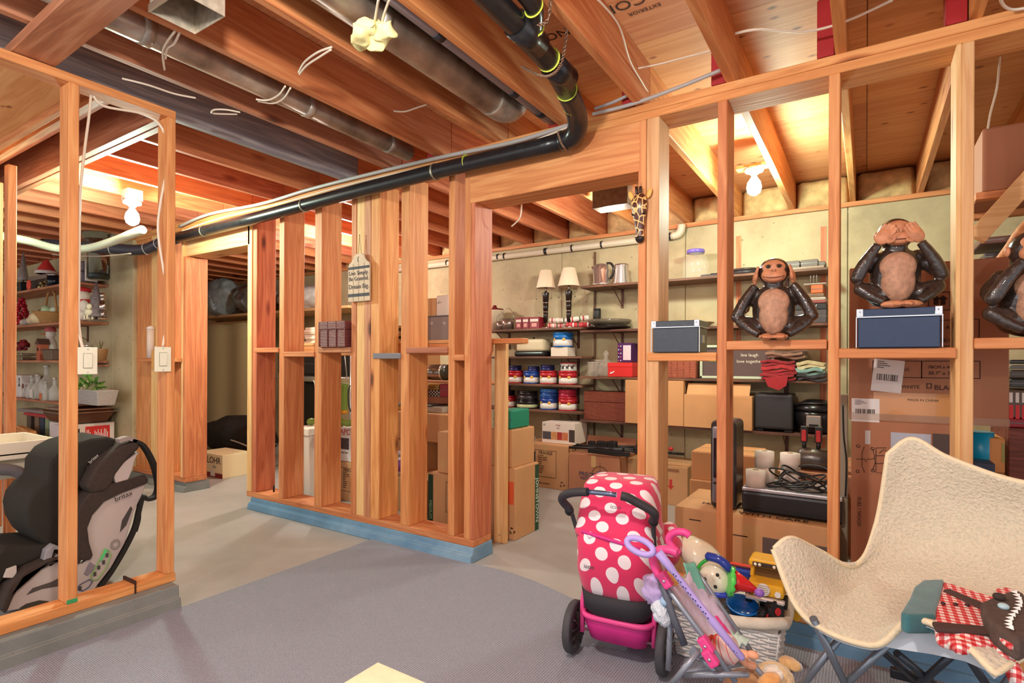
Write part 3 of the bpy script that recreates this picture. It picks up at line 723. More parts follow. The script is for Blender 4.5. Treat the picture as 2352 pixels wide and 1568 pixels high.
# ---------------------------------------------------------------- tins
def tin(label, u, z, r, h, cols, Y=4.74, band=None, group='round cookie tins on the back wall shelves', lidc=None, badge=True):
    x = xat(u, Y)
    t = thing('cookie_tin', label, 'tin', (x, Y, z+.001), 0, group)
    c1, c2 = cols
    MB().lathe((0,0,0), [(r,0),(r,h*.5)], 28).build('body', plain(c2, .25), t, local=True); bo = bodyof(t)
    MB().lathe((0,0,0), [(r+.0005,h*.5),(r+.0005,h*.86)], 28).build('printed_band', plain(c1, .25), bo, local=True)
    MB().lathe((0,0,0), [(r+.0008,0),(r+.0008,.012)], 28).build('base_rim', plain(c1, .25), bo, local=True)
    MB().lathe((0,0,0), [(r+.003,h*.86),(r+.003,h-.003),(r-.004,h)], 28).build('lid', plain(lidc or c1, .2, .1), t, local=True)
    if badge:
        for a in (-.55, .55):
            px, py = sin(a)*(r+.0015), -cos(a)*(r+.0015)
            MB().ell((px, py, h*.52), .016, .002, .014, R=RZ(a), n=12, m=6).build('badge', plain((226,170,70), .4), bo, local=True)
    return t
RD, BU, WH, NV, BKc = (184,40,48), (40,72,150), (226,218,208), (40,44,96), (36,30,32)
rt = .082
tin('red and white cookie tin, first from the left on the upper row', 1184, Z3, .078, .125, (RD, WH))
tin('small navy tin stacked on the first red tin of the upper row', 1184, Z3+.127, .062, .05, (NV, NV), badge=False)
tin('blue and white cookie tin, second on the upper row', 1221, Z3, .078, .125, (BU, WH))
tin('small navy tin on top of the blue tin of the upper row', 1226, Z3+.127, .058, .045, (NV, NV), badge=False)
tin('red and white cookie tin, third on the upper row', 1260, Z3, .085, .13, (RD, WH))
tin('small navy tin stacked on the third red tin of the upper row', 1258, Z3+.132, .068, .052, (NV, NV), badge=False)
tin('red and white cookie tin at the right end of the upper row', 1305, Z3, .09, .13, (RD, WH))
t = tin('white tin printed with black horses, on the right end of the upper row', 1306, Z3+.132, .078, .078, (WH, WH), lidc=RD, badge=False)
for a in (-.9, -.3, .3, .9):   # little black horses round the tin
    R = RZ(a); o_ = R@Vector((0, -.0795, .03)); mb = MB()
    mb.box(-.013, .013, -.0006, .0006, .0, .011); mb.box(-.012,-.008,-.0006,.0006,-.018,.002); mb.box(.008,.012,-.0006,.0006,-.018,.002); mb.box(-.004,-.001,-.0006,.0006,-.016,.002); mb.box(.003,.006,-.0006,.0006,-.016,.002)
    mb.box(.008, .014, -.0006, .0006, .008, .024); mb.box(.012, .021, -.0006, .0006, .018, .024)
    mb.v = [o_+R@p for p in mb.v]; mb.build('horse_print', plain((24,20,20), .6), t, local=True)
tin('red and white cookie tin, first from the left on the lower row', 1168, Z4, .078, .12, (RD, WH))
tin('small dark tin stacked on the first red tin of the lower row', 1168, Z4+.122, .066, .05, (BKc, NV), badge=False)
tin('low green and cream tin, second on the lower row', 1212, Z4, .107, .085, (BKc, (196,200,150)), badge=False)
tin('wide black tin with dotted rim on the green tin of the lower row', 1212, Z4+.087, .102, .085, (BKc, (60,52,54)), badge=False)
tin('blue and white cookie tin, third on the lower row', 1261, Z4, .086, .13, (BU, WH))
tin('small blue tin stacked on the blue tin of the lower row', 1261, Z4+.132, .086, .068, ((60,110,180), BU), badge=False)
tin('red and white cookie tin at the right end of the lower row', 1305, Z4, .09, .13, (RD, WH))
tin('plain crimson tin stacked at the right end of the lower row', 1304, Z4+.132, .086, .068, ((176,40,66), (176,40,66)), badge=False)
# blue canister on white box
x = xat(1293, 4.74)
carton('plain white carton under the blue canister beside the roaster', x-.09, x+.09, 4.66, .17, Z2, Z2+.085, 0, tape=False, name='white_carton').children[0].data.materials[0] = plain((222,206,186), .6)
t = tin('wide blue and white biscuit canister standing on a white carton', 1293, Z2+.089, .095, .14, ((36,110,180), (228,220,212)), group=None)
# white roaster
t = thing('roaster', 'cream lidded roaster pan on a black base left of the blue canister', 'cookware', (xat(1226, 4.74), 4.74, Z2+.001))
MB().box(-.17, .17, -.10, .10, 0, .05).build('pan', plain((30,26,28), .25), t, bev=.02, seg=3, local=True)
MB().box(-.155, .155, -.09, .09, .05, .17).build('lid', plain((214,196,160), .35), t, bev=.03, seg=4, local=True)
MB().cyl((0,0,.17), (0,0,.19), .012).build('knob', plain((60,50,44), .3), t, local=True)
MB().box(-.2, .2, -.02, .02, .04, .052).build('handle', plain((30,26,28), .25), t, bev=.005, local=True)
# items on the lamp shelf
t = thing('enamel_bin', 'cream tapered bin with dark red lid at the left end of the lamp shelf', 'container', (xat(1136, 4.76), 4.76, Z1+.001))
MB().lathe((0,0,0), [(.075,0),(.10,.2),(.102,.21)], 28).build('body', plain((224,206,176), .5), t, local=True)
MB().lathe((0,0,0), [(.10,.21),(.09,.225),(.03,.235),(.02,.25),(.018,.262),(0,.265)], 28).build('lid', plain((110,24,24), .4), t, local=True)
def pail(label, u, s):
    t = thing('metal_pail', label, 'bucket', (xat(u, 4.7), 4.7, Z1+.001))
    m = plain((170,158,150), .2, .8)
    MB().lathe((0,0,0), [(.05*s,0),(.062*s,.095*s)], 24).build('body', m, t, local=True)
    MB().tube([(.062*s*cos(a), 0, .09*s+.10*s*sin(a)) for a in [pi*i/14 for i in range(15)]], .003, 8).build('handle', m, t, local=True)
pail('smaller shiny metal pail with raised handle left of the red boxes', 1150, .9); pail('larger shiny metal pail with arched handle beside the red boxes', 1166, 1.15)
for i, (u0, u1, lb) in enumerate(((1183,1198,'first narrow red soap box right of the metal pails'),(1199,1214,'second narrow red soap box right of the metal pails'),(1215,1238,'wide dark red tea box left of the table lamps'))):
    Yq = 4.67; x0, x1 = xat(u0, Yq), xat(u1, Yq); t = thing('small_box', lb, 'box', ((x0+x1)/2, Yq+.05, Z1+.001))
    w2 = (x1-x0)/2-.001
    MB().box(-w2, w2, -.05, .05, 0, .115).build('body', plain((132,26,40), .45), t, bev=.002, local=True)
    decal(t, 'printed_panel', -w2*.8, w2*.8, -.05, .07, .095, plain((226,210,196), .6))
    decal(t, 'printed_panel', -w2*.5, w2*.5, -.05, .02, .055, plain((214,150,140), .6))
for i, (u0, v0, u1, v1) in enumerate(((1262,738,1330,728),(1300,752,1356,742),(1258,752,1300,748),(1310,724,1352,716))):
    Yq = 4.72; a = Vector((xat(u0, Yq), Yq, Z1+.028+.05*(i in (0, 3)))); b = Vector((xat(u1, Yq+.08), Yq+.08, Z1+.028+.05*(i in (0, 3))+(.02 if i == 3 else 0)))
    t = thing('gift_wrap_roll', ('upper left roll of printed gift wrap lying behind the table lamps', 'lower right roll of red and white gift wrap behind the lamps', 'short roll of gift wrap between the lamp bases', 'upper right roll of spotted gift wrap with raised end')[i], 'paper', a, 0, None)
    MB().tube([a, b], .024, 14).build('roll', plain(((222,200,186),(196,60,66),(214,150,140),(226,208,190))[i], .5, noise_amt=.3, scale=40), t)
    d = (b-a)
    for k in range(5):
        p = a+d*((k+.5)/5); MB().tube([p-d.normalized()*.006, p+d.normalized()*.006], .0245, 14).build('printed_stripe', plain(((176,40,50),(240,230,220),(60,90,60))[k % 3], .5), t)
# ---------------------------------------------------------------- right unit, top shelf
CHR = plain((206,198,190), .16, .85)
t = thing('electric_kettle', 'polished steel electric kettle with curved handle on the top shelf', 'kettle', (xat(1381, 4.72), 4.72, R0_+.001))
MB().lathe((0,0,0), [(.085,0),(.088,.02),(.078,.03),(.08,.14),(.066,.19),(.03,.205),(.0,.208)], 32).build('body', CHR, t, local=True)
MB().tube(bez([(.05,0,.205),(.09,0,.2),(.115,0,.16),(.11,0,.10),(.085,0,.06)], 6), .011, 10).build('handle', plain((40,34,34), .3), t, local=True)
MB().add([(-.075,-.02,.15),(-.075,.02,.15),(-.105,0,.185),(-.06,-.02,.19),(-.06,.02,.19)], [(0,2,1),(0,3,2),(1,2,4),(2,3,4)]).build('spout', CHR, t, local=True, solid=.002)
t = thing('steel_pitcher', 'polished steel drinks shaker with black side stripes beside the kettle', 'pitcher', (xat(1427, 4.72), 4.72, R0_+.001))
MB().lathe((0,0,0), [(.075,0),(.078,.01),(.058,.15),(.064,.165),(.064,.175)], 32).build('body', CHR, t, local=True)
MB().lathe((0,0,0), [(.064,.175),(.06,.18),(.0,.182)], 32).build('lid', plain((60,52,50), .2, .6), t, local=True)
def jar(label, u, Y, s, lid):
    t = thing('glass_jar', label, 'jar', (xat(u, Y), Y, R0_+.001))
    MB().lathe((0,0,0), [(.09*s,0),(.10*s,.01),(.102*s,.14*s),(.085*s,.18*s),(.062*s,.195*s),(.062*s,.215*s)], 32).build('glass', plain((236,228,206), .05, alpha=.16, coat=1), t, local=True)
    MB().lathe((0,0,0), [(.068*s,.205*s),(.07*s,.225*s),(.066*s,.235*s),(0,.237*s)], 28).build('lid', plain(lid, .25), t, local=True)
jar('large clear glass jar with a violet lid on the top shelf', 1597, 4.74, 1.05, (120,100,190))
def slab(name, label, cat, x0, x1, y0, y1, z0, z1, mat, bev=.004, extra=None, group=None):
    t = thing(name, label, cat, ((x0+x1)/2, (y0+y1)/2, z0), 0, group)
    MB().box(x0, x1, y0, y1, z0, z1).build('body', mat, t, bev=bev)
    if extra: extra(t, x0, x1, y0, y1, z0, z1)
    return t
DK = plain((46,40,42), .45)
def lidline(t, x0, x1, y0, y1, z0, z1): MB().box(x0-.001, x1+.001, y0-.002, y0-.0002, (z0+z1)/2-.002, (z0+z1)/2+.002).build('seam', plain((100,90,84), .3, .4), t)
slab('remote_control', 'flat black device left of the first open stud on the top shelf', 'electronics', xat(1608,4.66), xat(1650,4.66), 4.66, 4.72, R0_+.001, R0_+.022, DK, extra=lidline)
slab('cable_box', 'small black box with rounded end touching the stud on the top shelf', 'electronics', xat(1630,4.73), xat(1668,4.73), 4.73, 4.8, R0_+.001, R0_+.04, DK, extra=lidline)
t = thing('cake_tin', 'flat round dark tin behind the left monkey on the top shelf', 'tin', (xat(1712,4.76), 4.76, R0_+.001))
MB().lathe((0,0,0), [(.11,0),(.112,.035)], 32).build('body', DK, t, local=True); MB().lathe((0,0,0), [(.115,.035),(.115,.05),(.0,.053)], 32).build('lid', plain((84,72,64), .3, .4), t, local=True)
for i, (u0, u1, h) in enumerate(((1790,1836,.055),(1838,1878,.055),(1879,1895,.035))):
    slab('game_case', ('first','second','third')[i]+' dark slim case from the left, right end of the top shelf above the monkey', 'box', xat(u0,4.68), xat(u1,4.68), 4.68, 4.82, R0_+.021, R0_+.021+h, plain((92,78,70), .5), extra=lidline)
slab('game_case', 'long flat pale tray under the slim cases on the top shelf', 'tray', xat(1760,4.65), xat(1892,4.65), 4.65, 4.86, R0_+.001, R0_+.02, plain((170,140,112), .5), extra=lidline)
# ---- second shelf (R1)
t = thing('glass_platter', 'stack of smoked glass platters on the shelf right of the lamps', 'dish', (xat(1400,4.75), 4.75, R1+.001))
MB().lathe((0,0,0), [(.1,0),(.19,.02),(.2,.03),(.19,.034),(.1,.015)], 36).build('platter', plain((40,34,32), .1), t, local=True)
MB().lathe((0,0,.04), [(.1,0),(.19,.02),(.2,.05),(.19,.054),(.1,.02)], 36).build('platter', plain((110,100,84), .1, alpha=.75), t, local=True)
t = thing('black_canister', 'matt black cylinder standing behind the smoked glass platters', 'container', (xat(1371,4.86), 4.86, R1+.001))
MB().lathe((0,0,0), [(.035,0),(.036,.19),(.034,.2)], 24).build('body', plain((40,36,32), .5), t, local=True); MB().lathe((0,0,0), [(.034,.2),(.036,.205),(.036,.215),(0,.216)], 24).build('lid', plain((30,28,26), .4), t, local=True)
t = thing('serving_plate', 'wide white plate lying behind the left black storage box', 'dish', (xat(1590,4.75), 4.75, R1+.001))
MB().lathe((0,0,0), [(.1,0),(.12,.01),(.17,.035),(.175,.038),(.12,.015)], 36).build('plate', plain((226,206,178), .3), t, local=True); MB().lathe((0,0,0), [(.172,.036),(.178,.04),(.176,.043)], 36).build('rim', plain((190,160,110), .3, .5), t, local=True)
t = thing('wine_glass', 'dark red wine goblet beside the left monkey', 'glass', (xat(1708,4.72), 4.72, R1+.001))
MB().lathe((0,0,0), [(.035,0),(.006,.008),(.005,.09)], 20).build('stem', plain((120,70,60), .1), t, local=True)
MB().lathe((0,0,0), [(.006,.09),(.04,.115),(.052,.155),(.045,.2),(.038,.215)], 24).build('bowl', plain((84,16,26), .1, coat=.5), t, local=True)
slab('wooden_tray', 'small light wooden tray under the wine goblet', 'tray', xat(1694,4.63), xat(1760,4.63), 4.63, 4.70, R1+.001, R1+.02, wood('x','pale'))
zz = R1+.001
for i, (u0, u1, h, c, lb) in enumerate(((1822,1898,.10,(70,60,60),'grey case at the bottom of the stack right of the left monkey'),(1815,1898,.045,(34,28,30),'black slab printed with white letters right of the left monkey'),(1838,1896,.022,(150,60,50),'thin red sleeve on the lettered black slab'),(1850,1896,.02,(222,200,180),'cream booklet above the red sleeve'),(1843,1892,.03,(120,84,56),'brown booklet near the top of the stack'),(1862,1890,.06,(196,90,40),'small orange box on top of the stack'),(1845,1897,.012,(206,186,168),'tilted white folder topping the stack'))):
    t = slab('stacked_case', lb, 'book', xat(u0,4.64), xat(u1,4.64), 4.64, 4.86, zz, zz+h, plain(c, .5), extra=lidline if i != 1 else None)
    if i == 1: text('AV', 'printed_text', plain((230,226,220), .5), t, (xat(1868,4.64), 4.638, zz+h/2), .035)
    zz += h+.001
t = thing('steel_rod_holder', 'bundle of chrome rods standing at the right end of the middle shelf', 'rods', (xat(1868,4.80), 4.80, zz))
for k in range(3): MB().cyl((-.02+.02*k, 0, 0), (-.02+.02*k, 0, .16), .006, n=8).build('rod', CHR, t, local=True)
# ---- third shelf (R2)
def wicker_mat(axis='z', c=((86,34,26),(140,66,46),(168,92,64)), sc=34):
    k = ('wick', c, sc)
    if k in _M: return _M[k]
    t = NT('rattan_%d' % len(_M)); v = t.co()
    w1 = t.n('TexWave', wave_type='BANDS', bands_direction='Z'); w1.inputs['Scale'].default_value = sc; w1.inputs['Distortion'].default_value = 1.2; t.l(v, w1.inputs['Vector'])
    n1 = t.n('TexNoise'); n1.inputs['Scale'].default_value = 40; t.l(v, n1.inputs['Vector'])
    a = t.n('Math', operation='MULTIPLY_ADD'); a.inputs[1].default_value = .7; t.l(w1.outputs[0], a.inputs[0]); m_ = t.n('Math', operation='MULTIPLY'); m_.inputs[1].default_value = .3; t.l(n1.outputs[0], m_.inputs[0]); t.l(m_.outputs[0], a.inputs[2])
    t.l(t.ramp(a.outputs[0], [(.15, s2l(c[0])), (.5, s2l(c[1])), (.9, s2l(c[2]))]), t.b.inputs['Base Color']); t.b.inputs['Roughness'].default_value = .5; t.bump(a.outputs[0], .8, .006)
    _M[k] = t.m; return t.m
def rattan_box(label, x0, x1, y0, d, z0, z1, lid=.3, ribs=5, sc=34, c=((86,34,26),(140,66,46),(168,92,64)), strapn='weave_rib'):
    t = thing('rattan_box', label, 'basket', ((x0+x1)/2, y0+d/2, z0)); w = x1-x0; h = z1-z0; wm = wicker_mat(c=c, sc=sc)
    MB().box(-w/2+.004, w/2-.004, -d/2+.004, d/2-.004, 0, h*(1-lid)).build('body', wm, t, bev=.004, local=True)
    MB().box(-w/2, w/2, -d/2, d/2, h*(1-lid)+.001, h).build('lid', wm, t, bev=.005, local=True)
    for i in range(ribs+1):
        x = -w/2+.006+(w-.012)*i/ribs
        MB().box(x-.003, x+.003, -d/2-.002, -d/2+.003, .002, h-.002).build(strapn, wm, t, bev=.001, local=True)
    return t
rattan_box('red-brown rattan box with a lid on the low shelf left of the cartons', xat(1341,4.66), xat(1447,4.66), 4.66, .22, R3+.001, R3+.26, .38, 1)
rattan_box('ribbed red rattan chest on the shelf under the left black storage box', xat(1513,4.62), xat(1599,4.62), 4.62, .22, R2+.001, R2+.19, 0.02, 6, 44, ((120,40,34),(178,84,60),(210,130,90)))
t = slab('shoe_box', 'bright red shoe box with a white leaping mark on its lid side', 'box', xat(1396,4.62), xat(1452,4.62), 4.62, 4.86, R2+.001, R2+.125, plain((214,44,40), .45))
MB().box(xat(1396,4.62)-.002, xat(1452,4.62)+.002, 4.617, 4.862, R2+.09, R2+.127).build('lid', plain((222,50,46), .45), t, bev=.002)
MB().prism([(xat(1401,4.62)+a, 4.6165, R2+.035+b) for a, b in ((0,0),(.012,.006),(.03,.012),(.046,.022),(.04,.008),(.03,.002),(.018,-.004),(.006,-.008))], (0,-.001,0)).build('printed_mark', plain((240,236,230), .5), t)
t = slab('gift_box', 'purple dotted gift box with a white panel on top of the red shoe box', 'box', xat(1418,4.64), xat(1450,4.64), 4.64, 4.8, R2+.13, R2+.30, plain((74,30,88), .5))
a = xat(1418,4.64); b = xat(1450,4.64)
MB().box(a+(b-a)*.42, b-.004, 4.6375, 4.6395, R2+.15, R2+.28).build('white_panel', plain((226,206,210), .6), t)
for i in range(5):
    for j in range(2): MB().ell((a+.012+.02*j, 4.6385, R2+.145+.032*i), .006, .0015, .006, n=8, m=4).build('dot', plain(((220,90,110),(230,220,230))[(i+j) % 2], .5), t)
def glassware(label, u, Y, prof, name='glass_carafe', z=R2):
    t = thing(name, label, 'glass', (xat(u, Y), Y, z+.001)); g = plain((226,218,204), .05, alpha=.22, coat=1)
    MB().lathe((0,0,0), prof, 24).build('glass_body', g, t, local=True)
    MB().lathe((0,0,0), [(prof[-1][0]+.002, prof[-1][1]-.004), (prof[-1][0]+.003, prof[-1][1])], 24).build('rim', plain((236,228,214), .1), t, local=True); return t
glassware('fat clear glass decanter with a knobbed stopper left of the red shoe box', 1392, 4.74, [(.06,0),(.078,.02),(.08,.08),(.06,.13),(.02,.16),(.018,.19),(.03,.2),(.022,.225),(.004,.235)])
glassware('straight clear glass vase at the left end of the shoe box shelf', 1362, 4.68, [(.05,0),(.052,.13)])
glassware('second straight clear glass beside the decanter', 1376, 4.80, [(.045,0),(.05,.15)])
# lantern / frame
t = thing('glass_lantern_frame', 'pale green framed glass display case leaning on the shelf behind the stud', 'frame', (xat(1680,4.65), 4.70, R2+.001))
x0, x1 = xat(1607,4.65), xat(1778,4.65); h = .27; G = plain((196,206,176), .4)
for q in ((x0, x1, 0, .02), (x0, x1, h-.02, h), (x0, x0+.02, 0, h), (x1-.02, x1, 0, h)):
    MB().box(q[0], q[1], 4.65, 4.675, R2+.002+q[2], R2+.002+q[3]).build('frame_bar', G, t, bev=.003)
MB().box(x0+.02, x1-.02, 4.668, 4.672, R2+.022, R2+h-.018).build('glass_pane', plain((90,66,56), .1), t)
MB().box(x0+.07, x0+.13, 4.662, 4.667, R2+.14, R2+.2).build('yellow_note', plain((206,226,90), .6), t)
text('live laugh', 'printed_text', plain((226,214,190), .6), t, ((x0+x1)/2+.1, 4.666, R2+.19), .035); text('love together', 'printed_text', plain((226,214,190), .6), t, ((x0+x1)/2+.1, 4.666, R2+.14), .035)
# folded linens
def linens(label, x0, x1, y0, y1, z0, n, th, cols, seed, droop=0):
    random.seed(seed); t = thing('folded_linen', label, 'linen', ((x0+x1)/2, (y0+y1)/2, z0)); z = z0
    for i in range(n):
        c = cols[i*len(cols)//n]; k = th*random.uniform(.8, 1.2); a = random.uniform(-.012, .012)
        N = 10; up_ = []; lo_ = []
        for j in range(N+1):
            f = j/N; x = x0+(x1-x0)*f+a; sag = .008*sin(f*pi*2+i)+random.uniform(-.003, .003)
            up_.append((x, y0+random.uniform(-.006, .012), z+k+sag)); lo_.append((x, y0, z+sag))
        poly = lo_+[(x1+a+.006, y0, z+k*.5+sag)]+up_[::-1]+[(x0+a-.006, y0, z+k*.5)]
        poly = [(p[0], y0+a, p[2]) for p in poly]
        MB().prism(poly, (0, y1-y0, 0), smooth=True).build('fold', plain(c, .85, noise_amt=.2, scale=25, sheen=.3), t, bev=.003)
        z += k*.96
    return t
linens('untidy stack of red folded table linens hanging over the shelf edge', xat(1750,4.58), xat(1826,4.58), 4.575, 4.84, R2+.001, 7, .022, [(150,34,40),(170,44,48),(140,28,36)], 3)
linens('brown folded cloths lying on top of the red table linens', xat(1762,4.6), xat(1846,4.6), 4.59, 4.84, R2+.165, 3, .02, [(140,104,84),(110,80,66)], 5)
linens('stack of beige and teal folded napkins right of the red linens', xat(1830,4.6), xat(1892,4.6), 4.59, 4.84, R2+.001, 6, .026, [(60,56,60),(120,156,150),(130,164,156),(206,190,148),(196,178,134)], 8)
# hanging red napkin corner below the shelf
mb = MB(); x0 = xat(1755,4.57); x1 = xat(1810,4.57)
mb.add([(x0,4.565,R2+.02),(x1,4.565,R2+.02),(x1-.01,4.56,R2-.04),(x1-.06,4.558,R2-.075),(x0+.03,4.56,R2-.05)], [(0,1,2,3,4)])
o = mb.build('hanging_napkin', plain((156,36,42), .85), None, solid=.006); tag(o, 'corner of a red napkin hanging below the shelf edge', 'linen')
# ---- lowest shelf (R3)
carton('tall plain carton on the low shelf just right of the giraffe post', xat(1436,4.58), xat(1570,4.58), 4.58, .3, R3+.001, R3+.372, 3)
t = carton('wide carton with its top flap tucked open, on the low shelf behind the third stud', xat(1571,4.58), xat(1728,4.58), 4.58, .3, R3+.001, R3+.265, 3, tape=False, flap='')
MB().box(-.24, .24, -.145, -.04, .262, .266, R=RX(1.0), c=(0, -.148, .265)).build('flap', cardboard(3), t, local=True)
t = thing('toaster', 'matt black toaster seen from its narrow end on the low shelf', 'toaster', (xat(1781,4.72), 4.72, R3+.001))
MB().box(-.135, .135, -.11, .11, .02, .29).build('body', plain((44,40,40), .4), t, bev=.02, seg=3, local=True)
for sx in (-1, 1): MB().box(sx*.1-.03, sx*.1+.03, -.09, .09, 0, .02).build('foot', plain((24,22,22), .5), t, bev=.004, local=True)
for sy in (-.04, .04): MB().box(-.1, .1, sy-.012, sy+.012, .289, .2915).build('slot', plain((12,12,12), .6), t, local=True)
t = thing('slow_cooker', 'round black slow cooker with steel front panel at the right end of the low shelf', 'appliance', (xat(1873,4.76), 4.76, R3+.001))
B2 = plain((34,30,32), .25)
MB().lathe((0,0,0), [(.1,0),(.13,.02),(.142,.12),(.14,.17)], 32).build('body', B2, t, local=True)
MB().lathe((0,0,0), [(.148,.17),(.148,.19),(.12,.22),(.06,.25),(.0,.255)], 32).build('lid', B2, t, local=True)
MB().box(-.05, .05, -.15, -.12, .05, .14).build('control_panel', plain((170,164,156), .25, .8), t, bev=.008, seg=2, local=True)
MB().box(-.03, .03, -.153, -.149, .06, .075).build('vent_slot', plain((20,20,20), .5), t, local=True)
MB().tube(bez([(-.15,-.03,.15),(-.17,-.05,.18),(-.1,-.1,.22),(0,-.12,.225),(.1,-.1,.22),(.15,-.03,.15)], 5), .009, 8).build('handle', B2, t, local=True)
# ================================================================ BOXES ON THE FLOOR OF THE STORAGE ROOM
def fx(u, v): return at(u, v, Z=0)
def fcarton(label, u0, u1, vb, vt, d, tone=0, rz=0, ub=None, **k):
    """front face from bottom-left pixel (u0,vb) on the floor; u1 right edge; vt top-left pixel"""
    a = at(u0, vb, Z=0); x1 = at(u1, 900, Y=a.y).x; z1 = at(u0, vt, Y=a.y).z
    return carton(label, a.x, x1, a.y, d, 0, z1, tone, rz, **k), x1-a.x, z1
t, w, h = fcarton('tan carton printed FRAGILE standing on the floor under the toaster oven box', 1203, 1306, 1113, 1016, .42, 0, flap='l')
fragile(t, w, .42, h); CARTON_A = (t, w, h)
ltext('MEDIUM', t, -w/2+.06, -.2106, .04, .02); ltext('HOME MOVING', t, -w*.05, -.2106, .04, .018)
# recycling mark (three bent arrows)
def recyc(t, x, y, z, r):
    mb = MB()
    for k in range(3):
        a = 2*pi*k/3+pi/2
        mb.prism([(x+r*cos(a+b)*q, y-.0008, z+r*sin(a+b)*q) for b, q in ((-.45,1),(.25,1),(.45,1.25),(.8,.8),(.35,.45),(.25,.7),(-.45,.62))], (0,-.0006,0))
    mb.build('recycling_mark', INK, t, local=True)
recyc(t, w/2-.06, -.21, .05, .024)
A = t.location; za = h
# toaster oven box
x0, x1 = at(1245, 1000, Y=A.y-.12).x, at(1320, 1000, Y=A.y-.12).x; yq = A.y-.12; h2 = .19
t = thing('toaster_oven_box', 'white appliance box with oven and food photos on top of the FRAGILE carton', 'box', ((x0+x1)/2, yq+.13, za+.005))
w = x1-x0
MB().box(-w/2, w/2, -.13, .13, 0, h2).build('body', plain((226,214,200), .5), t, bev=.002, local=True)
for i, (a, b, c) in enumerate(((-.48,-.22,(84,80,84)),(-.21,-.04,(206,150,96)),(-.03,.12,(170,60,50)),(.13,.3,(196,120,80)))):
    decal(t, 'photo_panel', w*a, w*b, -.13, h2*.18, h2*.55, plain(c, .5, noise_amt=.4, scale=60))
decal(t, 'oven_picture', w*.33, w*.5, -.13, h2*.12, h2*.7, plain((70,60,56), .5))
ltext('T-Fal', t, 0, -.1316, h2*.87, .022, plain((190,50,44), .6)); ltext('Toast', t, 0, -.1316, h2*.74, .014, plain((120,110,104), .6))
ltext('23', t, -w*.43, -.1316, h2*.87, .02, INK)
t, w, h = fcarton('carton printed PRECISION RESTORATIONS with black gear heaped on it', 1306, 1424, 1132, 1040, .36, 2, tape=True)
x = -w*.02
NAVY = plain((52,56,96), .7)
ltext('PRECISION', t, w*-.02, -.1812, h*.52, .05, NAVY, w=w*.52); ltext('RESTORATIONS', t, w*.0, -.1812, h*.42, .04, NAVY, w=w*.52)
mb = MB().tube([(w*.13+.034*cos(a), -.182, h*.52+.034*sin(a)) for a in [2*pi*i/24 for i in range(24)]], .006, 6, closed=True); mb.build('printed_ring', NAVY, t, local=True)
mb = MB().tube([(w*.13+.075*cos(a), -.1815, h*.54+.075*sin(a)) for a in [2*pi*i/24 for i in range(24)]], .002, 4, closed=True).box(w*.13-.001, w*.13+.001, -.1822, -.1812, h*.25, h*.85).box(w*-.05, w*.35, -.1822, -.1812, h*.52-.001, h*.52+.001); mb.build('printed_crosshair', INK, t, local=True)
MB().box(-w/2, w/2, .176, .18, h, h+.12, R=RX(-.3), c=(0, .18, h)).build('flap', cardboard(2), t, local=True)
hp = h; B = Vector(t.location)
# black gear heaped
GEAR = plain((34,32,32), .4)
t = thing('folded_tripod', 'heap of folded black tripods and stands lying on the PRECISION carton', 'tripod', (B.x, B.y, hp+.01))
for i, (a, b, r) in enumerate((((-.26,-.12,.03),(.42,-.02,.05),.012),((-.22,-.05,.05),(.5,-.06,.03),.01),((-.3,.0,.03),(.3,.05,.06),.011),((-.1,.08,.04),(.62,-.1,.06),.009),((.0,-.1,.04),(.25,-.14,.05),.022))):
    MB().tube([a, b], r, 10).build('leg', GEAR, t, local=True)
for i, (p, s) in enumerate((((.03,-.06,.07),(.05,.03,.03)),((.14,-.1,.075),(.035,.03,.04)),((-.1,0,.06),(.03,.025,.025)),((.35,-.04,.05),(.04,.03,.025)))):
    MB().box(p[0]-s[0], p[0]+s[0], p[1]-s[1], p[1]+s[1], p[2]-s[2], p[2]+s[2]).build('clamp_block', GEAR, t, bev=.008, seg=2, local=True)
MB().box(-.05, .32, -.19, -.17, .01, .045).build('perforated_bar', GEAR, t, bev=.003, local=True)
t2 = thing('folded_tripod', 'black stand with a red knob reaching over the red-arrow carton', 'tripod', (B.x+.5, B.y-.12, hp+.02))
MB().tube([(-.1,0,.05),(.24,.02,.05)], .011, 10).build('leg', GEAR, t2, local=True); MB().tube([(-.12,-.03,.035),(.1,-.03,.03)], .02, 10).build('leg', GEAR, t2, local=True)
MB().ell((.14,0,.085), .02, .015, .015).build('red_knob', plain((180,30,34), .4), t2, local=True)
t, w, h = fcarton('narrow carton squeezed between the PRECISION carton and the wide stud', 1429, 1483, 1137, 1052, .3, 0)
a = at(1484, 1150, Z=0)
t, w, h = fcarton('carton with a red arrow on its side to the right of the giraffe post', 1485, 1580, 1152, 1064, .42, 0)
mb = MB().box(-.011+w*.1, .011+w*.1, -.2125, -.211, h*.5, h*.66); mb.prism([(w*.1-.026, -.211, h*.5), (w*.1+.026, -.211, h*.5), (w*.1, -.211, h*.4)], (0,-.0015,0)); mb.build('red_arrow', plain((190,50,44), .6), t, local=True)
mb = MB(); 
decal(t, 'printed_block', -w*.3, w*.3, -.211, h*.86, h*.93, plain((140,96,66), .8))
# stacked pair behind the coffee maker
yk = 3.75
x0, x1, z0, z1 = rect(1577, 1100, 1720, 1160, yk); t = carton('lower plain carton of the pair behind the tall black coffee machine', x0+.02, x1+.1, yk, .4, 0, z1, 3)
x0b, x1b, z0b, z1b = rect(1588, 1036, 1700, 1098, yk+.02); carton('upper plain carton of the pair behind the tall black coffee machine', x0b, x1b+.1, yk+.02, .4, z1+.004, z1b, 3)
za_ = z1
carton('low wide carton with torn tape behind the paper rolls', x1b+.22, x1b+.68, yk+.1, .4, 0, z1+.16, 2, flap='f')
